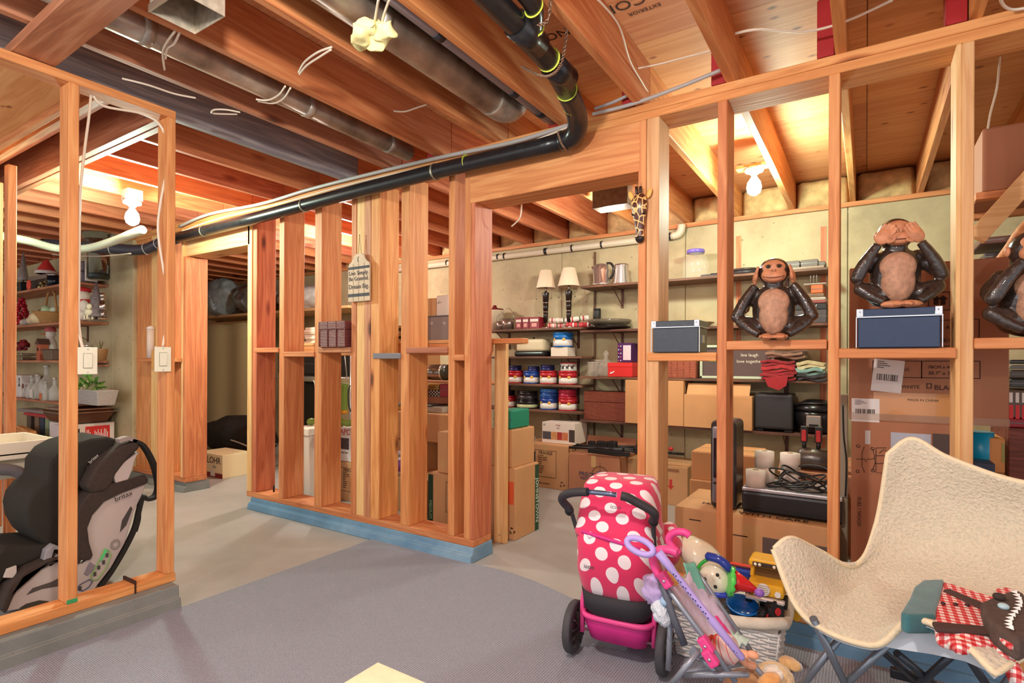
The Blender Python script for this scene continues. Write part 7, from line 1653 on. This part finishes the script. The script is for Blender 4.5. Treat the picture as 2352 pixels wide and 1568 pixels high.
for u, v, z in ((2070,1548,.14),(2118,1560,.14)):
    q = at(u, v, Z=z); MB().box(q.x-.03,q.x+.03,q.y-.012,q.y+.012,q.z-.016,q.z+.016).build('folding_joint', plain((34,36,40), .4), t, bev=.006, seg=2)
# costume doll on the chair
t = thing('gingham_wolf_doll', 'grey toothed wolf plush in red gingham shirt and teal trousers lying on the butterfly chair', 'toy', at(2200,1420,Z=.49)); DZ = .065
def ging():
    m_ = NT('gingham'); v = m_.co((1,1,1)); sp = m_.n('SeparateXYZ'); m_.l(v, sp.inputs[0]); outs = []; yz = m_.n('Math', operation='ADD'); m_.l(sp.outputs['Y'], yz.inputs[0]); m_.l(sp.outputs['Z'], yz.inputs[1])
    for ax in ('X', 'Y'):
        a = m_.n('Math', operation='MULTIPLY'); a.inputs[1].default_value = 52; m_.l(sp.outputs[0] if ax == 'X' else yz.outputs[0], a.inputs[0]); b = m_.n('Math', operation='FRACT'); m_.l(a.outputs[0], b.inputs[0]); c = m_.n('Math', operation='GREATER_THAN'); c.inputs[1].default_value = .5; m_.l(b.outputs[0], c.inputs[0]); outs.append(c.outputs[0])
    s_ = m_.n('Math', operation='ADD'); m_.l(outs[0], s_.inputs[0]); m_.l(outs[1], s_.inputs[1]); h_ = m_.n('Math', operation='MULTIPLY'); h_.inputs[1].default_value = .5; m_.l(s_.outputs[0], h_.inputs[0])
    m_.l(m_.ramp(h_.outputs[0], [(.1, s2l((238,228,222))), (.4, s2l((220,110,110))), (.75, s2l((196,36,40)))], 'CONSTANT'), m_.b.inputs['Base Color']); m_.b.inputs['Roughness'].default_value = .85; return m_.m
GI = ging(); TE = plain((52,104,110), .85, noise_amt=.2, scale=20, sheen=.4, bump=.2)
def pat(poly, z, th, name, mat, zs=None):
    P = [at(u, v, Z=z+DZ) for u, v in poly]; P = [p+Vector((0,0,(zs[i] if zs else 0))) for i, p in enumerate(P)]; return MB().prism(P, (0,0,-th), smooth=True).build(name, mat, t, bev=min(th*.48, .024), seg=4)
pat([(2165,1330),(2230,1352),(2290,1370),(2330,1375),(2300,1420),(2290,1455),(2220,1460),(2150,1440),(2140,1390)], .435, .05, 'gingham_shirt', GI)
pat([(2120,1330),(2168,1328),(2160,1370),(2150,1400),(2150,1412),(2085,1412),(2068,1405),(2090,1370),(2100,1345)], .44, .05, 'teal_trousers', TE)
pat([(2085,1410),(2150,1412),(2160,1440),(2110,1420)], .42, .03, 'teal_trousers', TE)
pat([(2155,1440),(2295,1455),(2285,1475),(2200,1480)], .425, .03, 'gingham_shirt', GI)
BR = plain((74,52,48), .85)
for pl in ([(2165,1352),(2180,1350),(2265,1385),(2255,1395)], [(2140,1425),(2290,1438),(2290,1452),(2150,1442)]): pat(pl, .442, .012, 'brown_brace', BR)
for u in (2166, 2195, 2222): q = at(u, 1385+(u-2166)*.06, Z=.44+DZ); MB().ell(q, .006,.006,.004, n=10, m=6).build('button', plain((60,30,34), .3), t)
pat([(2252,1380),(2295,1362),(2330,1350),(2352,1360),(2372,1400),(2375,1450),(2340,1468),(2300,1445),(2262,1415)], .47, .055, 'wolf_head', plain((86,70,64), .95, noise_amt=.2, scale=40, bump=.5))
for k in range(12):
    q = at(2330+12*sin(k*.5)+6, 1362+7.5*k, Z=.474+DZ); MB().add([q+Vector((0,-.006,0)), q+Vector((0,.006,0)), q+Vector((-.014,0,.002)), q+Vector((0,0,.008))], [(0,1,2),(0,2,3),(1,3,2),(0,3,1)]).build('tooth', plain((236,226,222), .5), t)
MB().ell(at(2305,1392,Z=.475+DZ), .012,.012,.008, n=14, m=8).build('eye', plain((170,200,210), .2), t); MB().ell(at(2295,1370,Z=.478+DZ), .014,.012,.01, n=14, m=8).build('ear', plain((60,48,44), .9), t)
pat([(2288,1350),(2330,1344),(2335,1356),(2300,1368),(2285,1370)], .45, .02, 'gingham_sleeve', GI); pat([(2278,1425),(2300,1430),(2335,1465),(2330,1480),(2318,1478),(2296,1460)], .452, .014, 'gingham_collar', GI)
P = [at(2290,1458,Z=.49), at(2305,1500,Z=.47), at(2330,1545,Z=.44), at(2350,1600,Z=.38)]; MB().tube(bez(P, 4), .017, 12).build('gingham_sleeve', GI, t)
# plush dog
t = thing('plush_dog', 'golden and white plush puppy lying at the bottom edge of the photo', 'toy', at(1770,1600,Z=.1)); FU = lambda c: plain(c, .95, noise_amt=.12, scale=60, bump=1, sheen=.5)
fuz = lambda p: (noise.noise(p*60)*.004, noise.noise(p*55)*.004, noise.noise(p*65)*.004)
hd = at(1778,1562,Z=.12); MB().ell(hd, .062,.055,.055, n=32, m=20).build('head', FU((226,190,140)), t, disp=fuz); MB().ell(hd+Vector((-.0,-.03,.035)), .03,.035,.025, n=24, m=14).build('white_blaze', FU((236,222,206)), t, disp=fuz)
MB().ell(at(1815,1524,Z=.13), .036,.03,.018, R=RY(.2), n=24, m=14).build('ear', FU((226,180,120)), t, disp=fuz); MB().ell(at(1834,1531,Z=.125), .014,.014,.012, n=14, m=8).build('ear_tip', FU((236,224,214)), t, disp=fuz)
MB().ell(at(1768,1562,Z=.165), .036,.03,.02, R=RY(-.4)@RZ(.7), n=24, m=14).build('ear', FU((226,160,90)), t, disp=fuz); MB().ell(at(1783,1552,Z=.17), .024,.02,.014, R=RY(-.4)@RZ(.7), n=20, m=12).build('ear_tip', FU((240,226,214)), t, disp=fuz)
MB().ell(at(1720,1585,Z=.08), .08,.07,.06, n=28, m=18).build('body', FU((196,140,90)), t, disp=fuz); MB().ell(hd+Vector((.0,-.055,-.0)), .012,.008,.01, n=12, m=8).build('nose', plain((40,34,50), .3), t)
# cream ottoman corner at the bottom edge
p0 = at(868,1519,Z=.30); p1 = at(770,1578,Z=.30); p2 = at(1000,1575,Z=.30); e1 = (p1-p0).normalized()*.6; e2 = (p2-p0).normalized()*.6
t = thing('low_table', 'corner of a low cream table at the bottom edge of the photo', 'table', p0+(e1+e2)/2-Vector((0,0,.29)))
MB().prism([p0, p0+e2, p0+e1+e2, p0+e1], (0,0,-.03)).build('table_top', plain((232,220,184), .6, noise_amt=.05), t, bev=.003)
for f, g_ in ((.1,.1),(.1,.9),(.9,.1),(.9,.9)): q = p0+e1*f+e2*g_; MB().cyl((q.x,q.y,.009),(q.x,q.y,.27), .02, n=12).build('leg', plain((206,186,140), .5), t)
# ================================================================ STORAGE BOXES, MONKEYS, GIRAFFE
def storage_box(label, x0, x1, y, d, z0, z1, c):
    t = thing('storage_box', label, 'box', ((x0+x1)/2, y+d/2, z0)); w = x1-x0; h = z1-z0; m1 = plain(c, .3, noise_amt=.12, scale=60, coat=.3); CHm = plain((206,204,206), .2, .9)
    MB().box(-w/2+.005, w/2-.005, -d/2+.005, d/2-.005, 0, h*.78).build('body', m1, t, bev=.003, local=True)
    MB().box(-w/2, w/2, -d/2, d/2, h*.80, h).build('lid', m1, t, bev=.002, local=True); MB().box(-w/2-.001, w/2+.001, -d/2-.002, -d/2+.001, h*.78, h*.81).build('metal_edge', CHm, t, local=True); MB().box(w/2-.001, w/2+.002, -d/2, d/2, h*.78, h*.81).build('metal_edge', CHm, t, local=True)
    for sx in (-1, 1):
        MB().box(sx*(w/2)-.017, sx*(w/2)+.017, -d/2-.0025, -d/2+.0, h*.80, h+.001) .build('metal_corner', CHm, t, bev=.0005, local=True) if False else None
        a = sx*w/2; mc = MB().box(min(a, a-sx*.022), max(a, a-sx*.022), -d/2-.003, -d/2, h*.8, h+.0015).build('metal_corner', CHm, t, bev=.001, local=True); MB().ell((a-sx*.012, -d/2-.0035, h*.93), .003,.002,.003, n=8, m=5).build('rivet', CHm, mc, local=True)
        MB().box(a-.0015, a+.0015, -d/2+.0, -d/2+.005, .001, h*.78).build('metal_edge', CHm, t, local=True)
    MB().box(w/2-.004, w/2-.002, -.02, .02, h*.3, h*.55).build('label_holder', CHm, t, local=True)
    return t, h
by = YF-.03
x0, x1, z0, z1 = rect(1496, 738, 1606, 806, by); zb = BLK[6][2]
storage_box('charcoal storage box with metal corners on the first block right of the giraffe', x0, x1, by, .17, zb+.001, z1, (52,58,66))
x0, x1, z0, z1 = rect(1967, 711, 2165, 798, by); zb3 = BLK[8][2]
sbx, _ = storage_box('blue-black storage box with metal corners carrying the middle monkey', x0, x1, by, .17, zb3+.001, z1, (20,40,76)); ztop_box = z1
DM = plain((52,40,34), .3, noise_amt=.35, scale=70, bump=.35, coat=.4); TM = plain((196,130,92), .5, noise_amt=.2, scale=40, bump=.3); TC = plain((180,134,106), .6, noise_amt=.25, scale=50, bump=.4)
def remesh(o, vox, it=4):
    m_ = o.modifiers.new('r', 'REMESH'); m_.mode = 'VOXEL'; m_.voxel_size = vox; m_.use_smooth_shade = True
    s = o.modifiers.new('s', 'SMOOTH'); s.iterations = it; s.factor = .5; return o
def hand(t, wrist, tipdir, normal, side, L=.052, curl=.35):
    """palm plus five separate bent fingers; tipdir = where fingers point, normal = out of the back of the hand"""
    d = Vector(tipdir).normalized(); n = Vector(normal).normalized(); n = (n-d*n.dot(d)).normalized(); s = d.cross(n)*side; w = Vector(wrist); mb = MB()
    mb.ell(w+d*L*.42, .5*L, .42*L, .2*L, R=Matrix((d, s, n)).transposed(), n=14, m=10)
    for k, (off, ln) in enumerate(((-.32,.50),(-.11,.60),(.10,.57),(.30,.44))):
        a = w+d*L*.7+s*off*L; b = a+d*ln*L*.5-n*.02*L; c = a+d*ln*L-n*curl*L*.45; mb.tube(bez([a-d*L*.2, a, b, c], 3), [.105*L]*7+[.1*L,.095*L,.07*L], 8)
    a = w+d*L*.25-s*.36*L; mb.tube(bez([a, a-s*.2*L+d*.2*L, a-s*.22*L+d*.5*L], 3), [.12*L,.12*L,.115*L,.11*L,.1*L,.09*L,.07*L], 8)
    return remesh(mb.build('hand', TM, t, local=True), .0022, 2)
def foot(t, p, toe, side):
    mb = MB(); p = Vector(p); d = Vector(toe).normalized(); s = d.cross(Vector((0,0,1)))*side
    mb.ell(p, .04, .021, .0135, R=Matrix((d, s, Vector((0,0,1)))).transposed(), n=14, m=8)
    for k in range(5): a = p+d*.028+s*(-.019+.0095*k); mb.tube([a, a+d*(.022-.002*abs(k-1))+Vector((0,0,-.001)), a+d*(.03-.002*abs(k-1))+Vector((0,0,-.006))], [.0058,.006,.0048], 8)
    a = p-s*.018+d*.006; mb.tube([a, a-s*.006+d*.016, a-s*.002+d*.028], [.007,.0068,.005], 8)
    return remesh(mb.build('foot', TM, t, local=True), .0022, 2)
def monkey(name, label, loc, pose, rz=0, s=1.0):
    t = thing(name, label, 'statue', loc, rz); mb = MB()
    mb.ell((0,.01,.125), .08,.06,.11, n=20, m=14).ell((0,.012,.055), .082,.06,.052, n=20, m=14).ell((0,.01,.185), .07,.045,.04, n=18, m=12)
    mb.tube([(0,.01,.2),(0,.0,.235)], [.04,.036], 14)
    mb.ell((0,.004,.274), .058,.052,.057, n=20, m=14)
    if pose == 'ears': el = (.135,-.03,.095); wr = (.068,-.012,.222)
    elif pose == 'eyes': el = (.128,-.035,.115); wr = (.064,-.045,.232)
    else: el = (.12,-.05,.12); wr = (.05,-.068,.232)
    for sx in (-1, 1):
        mb.ell((sx*.07,.012,.188), .03,.03,.028, n=14, m=10)
        mb.tube(bez([(sx*.07,.015,.19),(sx*.108,.005,.15),(sx*el[0],el[1],el[2])], 4), [.025,.025,.024,.023,.022,.022,.022,.022,.021], 12)
        mb.ell((sx*el[0],el[1],el[2]), .022,.023,.021, n=12, m=8)
        mb.tube(bez([(sx*el[0],el[1],el[2]),(sx*(el[0]+wr[0])/2+sx*.006,(el[1]+wr[1])/2,(el[2]+wr[2])/2),(sx*wr[0],wr[1],wr[2])], 4), [.021,.023,.023,.022,.021,.019,.018,.016,.0155], 12)
        mb.tube(bez([(sx*.045,.005,.04),(sx*.09,-.02,.07),(sx*.115,-.035,.075)], 4), [.033,.033,.031,.029,.028,.027,.026,.025,.024], 12)
        mb.ell((sx*.115,-.035,.075), .025,.026,.024, n=12, m=8)
        mb.tube(bez([(sx*.115,-.035,.075),(sx*.085,-.055,.045),(sx*.05,-.07,.022)], 4), [.024,.024,.023,.021,.02,.018,.017,.016,.015], 12)
    remesh(mb.build('body', DM, t, local=True), .0045, 3)
    # chest
    ch = MB().ell((0,-.024,.10), .054,.044,.082, n=24, m=16).ell((0,-.026,.15), .058,.038,.056, n=20, m=12)
    remesh(ch.build('chest', TC, t, local=True), .004, 3)
    # face
    fc = MB().ell((0,-.03,.258), .046,.030,.031, n=22, m=14).ell((0,-.024,.288), .043,.029,.030, n=22, m=14).ell((0,-.05,.25), .037,.014,.021, n=18, m=12)
    remesh(fc.build('face', TM, t, local=True), .003, 3)
    MB().tube(bez([(-.037,-.052,.250),(-.017,-.064,.2445),(0,-.0668,.2435),(.017,-.064,.2445),(.037,-.052,.250)], 4), .0018, 6).build('mouth', plain((120,60,46), .5), t, local=True)
    mb = MB().ell((0,-.058,.273), .012,.006,.006, n=12, m=8); mb.build('nose', TM, t, local=True)
    for sx in (-1,1): MB().ell((sx*.005,-.0638,.2725), .002,.0015,.002, n=8, m=6).build('nostril', plain((50,30,24), .6), t, local=True)
    for sx in (-1,1): MB().ell((sx*.06,.004,.27), .008,.012,.016, n=14, m=10).build('ear', TM, t, local=True)
    if pose != 'eyes':
        for sx in (-1,1):
            MB().ell((sx*.019,-.0515,.289), .0095,.005,.0068, n=12, m=8).build('eye', plain((70,56,36), .15), t, local=True); MB().ell((sx*.019,-.0562,.289), .004,.0015,.0043, n=10, m=6).build('pupil', plain((14,10,8), .1), t, local=True)
            MB().tube(bez([(sx*.007,-.0545,.294),(sx*.019,-.0555,.2985),(sx*.031,-.048,.293)], 4), .0018, 6).build('eyelid', TM, t, local=True)
    for sx in (-1, 1):
        if pose == 'ears': hand(t, (sx*.069,-.012,.226), (-sx*.12,.02,1), (sx,-.1,.1), sx, .056, .15)
        elif pose == 'eyes': hand(t, (sx*.064,-.048,.236), (-sx*.62,-.12,.95), (sx*.25,-1,.1), sx, .06, -.1)
        else: hand(t, (sx*.05,-.07,.235), (-sx*.95,-.1,.2), (0,-1,.1), sx, .052, .2)
        foot(t, (sx*.026,-.082+.0*sx,.0135), (sx*-.25,-1,0) if pose != 'eyes' else (-sx,-.35,0), sx)
    t.scale = (s, s, s); return t
bz = BLK[7][2]
m1 = monkey('monkey_statue', 'dark carved monkey with both hands on its ears sitting on the block between two studs', (at(1777,700,Y=2.585).x, 2.585, bz), 'ears', .12, 1.07)
zc_ = ztop_box+.001
m2 = monkey('monkey_statue', 'dark carved monkey covering its eyes sitting on the blue-black storage box', (at(2057,640,Y=2.585).x, 2.585, zc_), 'eyes', .2, 1.06)
m3 = monkey('monkey_statue', 'dark carved monkey cut off by the right edge of the photo', (at(2352,700,Y=2.585).x+.02, 2.585, BLK[9][2]), 'mouth', .25, 1.12)
# giraffe mask on the post
def gir():
    m_ = NT('giraffe_hide'); vo = m_.n('TexVoronoi', feature='DISTANCE_TO_EDGE'); vo.inputs['Scale'].default_value = 42; vo.inputs['Randomness'].default_value = .85; m_.l(m_.co((1,.4,.75)), vo.inputs['Vector'])
    m_.l(m_.ramp(vo.outputs['Distance'], [(.07, s2l((232,190,120))), (.10, s2l((84,40,26)))]), m_.b.inputs['Base Color']); m_.b.inputs['Roughness'].default_value = .3; return m_.m
yg_ = YF-.004; top = at(1466, 440, Y=yg_-.04); bot = at(1465, 553, Y=yg_-.04)
t = thing('giraffe_mask', 'carved giraffe head mask with painted patches hung on the door post', 'mask', (bot.x, yg_, bot.z)); GH = gir(); Lh = top.z-bot.z
secs = [(0,.014,.012),(.05,.020,.018),(.12,.021,.02),(.22,.019,.019),(.38,.024,.024),(.55,.032,.03),(.7,.037,.034),(.82,.038,.034),(.92,.03,.028),(1,.014,.016)]
rings = [[Vector((hx*cos(a), -max(0, hy*1.4*(.5-.5*sin(a)))-.001, f*Lh)) for a in [2*pi*i/20 for i in range(20)]] for f, hx, hy in secs]
MB().loft(rings).build('head', GH, t, local=True); MB().loft([[Vector((hx*1.05*cos(a), -max(0, hy*1.45*(.5-.5*sin(a)))-.002, f*Lh)) for a in [2*pi*i/20 for i in range(20)]] for f, hx, hy in ((-.015,.008,.01),(0,.014,.012),(.05,.0205,.0185),(.10,.021,.0195))]).build('dark_muzzle', plain((40,30,26), .3), t, local=True)
for sx in (-1, 1):
    MB().tube([(sx*.012,-.02,Lh*.93),(sx*.014,-.022,Lh+.03)], [.006,.008], 10).build('horn', plain((52,32,24), .5), t, local=True) if sx < 0 else MB().tube([(.004,-.02,Lh*.95),(.006,-.022,Lh+.028)], [.006,.007], 10).build('horn', plain((52,32,24), .5), t, local=True)
    MB().ell((sx*.044,-.012,Lh*.93+.01), .012,.006,.024, R=RY(sx*.35), n=14, m=10).build('ear', plain((226,176,90), .5), t, local=True)
    MB().ell((sx*.026,-.036,Lh*.55), .009,.006,.0045, R=RY(-sx*.4), n=12, m=8).build('eye', plain((24,14,12), .15), t, local=True)
MB().tube([(0,-.003,Lh*.9),(0,-.003,Lh+.05)], .0015, 6).build('hanging_loop', plain((190,150,110), .7), t, local=True)
# ================================================================ UPPER RIGHT AND RIGHT EDGE
yR = 3.0; x0 = at(2256,400,Y=yR).x; zt = at(2256,298,Y=yR).z; zb = at(2256,440,Y=yR).z
carton('large tan carton stored high under the joists at the upper right', x0, x0+.6, yR, .5, zb, zt, 2, tape=False)
t = thing('storage_rack', 'rough timber rack holding the high carton at the upper right', 'rack', (x0+.3, yR+.2, 0))
MB().box(x0-.02, x0+.75, yR-.0, yR+.05, zb-.03, zb-.001).build('cross_rail', wood('x','fir'), t, bev=.002); MB().box(x0-.02, x0+.75, yR+.4, yR+.45, zb-.03, zb-.001).build('cross_rail', wood('x','fir'), t, bev=.002)
a = at(2240,548,Y=yR-.06); b = at(2352,425,Y=yR-.06); MB().beam(a, b+(b-a)*1.3, .04, .07).build('diagonal_brace', wood('x','pale'), t, bev=.003)
MB().box(x0+.55, x0+.6, yR, yR+.05, 0, zb-.031).build('upright', wood('z','fir'), t, bev=.003)
MB().tube(bez([at(2300,600,Y=3.2), at(2322,570,Y=3.15), at(2350,530,Y=3.1), at(2400,480,Y=3.1)], 5), .025, 10).build('curved_rail', wood('x','fir'), t)
slab('folded_table', 'dark folded table edge behind the monkey at the right edge', 'table', at(2262,590,Y=3.3).x, at(2262,590,Y=3.3).x+.4, 3.3, 3.6, at(2262,600,Y=3.3).z, at(2262,590,Y=3.3).z+.02, plain((50,44,44), .4), extra=lidline)
slab('folded_table', 'second dark folded panel higher behind the monkey at the right edge', 'table', at(2250,560,Y=3.3).x, at(2250,560,Y=3.3).x+.35, 3.3, 3.6, at(2262,560,Y=3.3).z, at(2262,545,Y=3.3).z, plain((110,76,66), .5), extra=lidline)
# things behind the chair at right
yq = 3.1; 
t = slab('dark_cabinet', 'dark wood-grained cabinet at the right edge behind the chair', 'cabinet', at(2316,1000,Y=yq).x, at(2316,1000,Y=yq).x+.5, yq, yq+.4, 0, at(2316,982,Y=yq).z, wood('x','dark'), extra=lidline)
slab('box_game', 'crimson box on top of the dark cabinet at the right edge', 'box', at(2313,960,Y=yq).x, at(2313,960,Y=yq).x+.3, yq, yq+.3, at(2313,981,Y=yq).z+.001, at(2313,960,Y=yq).z, plain((150,24,40), .4), extra=lidline)
t = slab('box_game', 'box with vertical red and white lettering stacked at the right edge', 'box', at(2315,920,Y=yq).x, at(2315,920,Y=yq).x+.3, yq, yq+.3, at(2313,959,Y=yq).z+.001, at(2315,895,Y=yq).z, plain((96,74,60), .4)); xx = at(2318,920,Y=yq).x; z_ = at(2315,928,Y=yq).z
for k in range(3): MB().box(xx+.02*k, xx+.02*k+.013, yq-.0015, yq-.0002, z_-.06, z_-.002).build('red_lettering', plain((214,40,40), .5), t); MB().box(xx+.02*k, xx+.02*k+.011, yq-.0015, yq-.0002, z_+.008, z_+.05).build('white_lettering', plain((230,222,214), .5), t)
for i, (v0, v1, c) in enumerate(((890,870,(60,56,50)),(868,850,(90,80,66)),(848,838,(150,150,140)),(836,826,(40,44,50)))):
    slab('box_game', ('first','second','third','fourth')[i]+' thin dark case from below in the stack at the right edge', 'box', at(2322,880,Y=yq).x, at(2322,880,Y=yq).x+.3, yq+.02, yq+.3, at(2322,v0,Y=yq+.02).z+.001, at(2322,v1,Y=yq+.02).z, plain(c, .3), extra=lidline)
t = thing('open_book_box', 'open cream box lid with printed green panels behind the chair back', 'box', (at(2280,1060,Y=2.95).x, 2.95, 0)); x0 = at(2236,1040,Y=2.95).x; x1 = at(2312,1040,Y=2.95).x
zt = at(2240,1005,Y=2.95).z; MB().box(x0, x1, 2.95, 3.3, 0, at(2250,1085,Y=2.95).z).build('crate', plain((206,186,140), .6), t, bev=.004); MB().box((x0+x1)/2, x1, 2.98, 3.2, at(2250,1085,Y=2.95).z+.001, zt).build('orange_carton', plain((206,140,76), .6), t, bev=.003); MB().box((x0+x1)/2+.05, x1-.01, 2.9785, 2.9798, at(2250,1060,Y=2.95).z, zt-.02).build('printed_panel', plain((150,150,80), .5), t)
MB().tube([((x0*.75+x1*.25), 3.02, at(2250,1085,Y=2.95).z), ((x0*.75+x1*.25), 3.02, zt+.02)], .05, 18).build('blue_canister', plain((20,150,190), .3), t)
slab('magazine_stack', 'magazine with dark blue cover behind the top of the fleece chair', 'book', at(2236,1078,Y=2.80).x, at(2286,1078,Y=2.80).x, 2.80, 2.9, at(2260,1115,Y=2.8).z-.05, at(2260,1062,Y=2.8).z, plain((50,60,80), .4), extra=lidline)
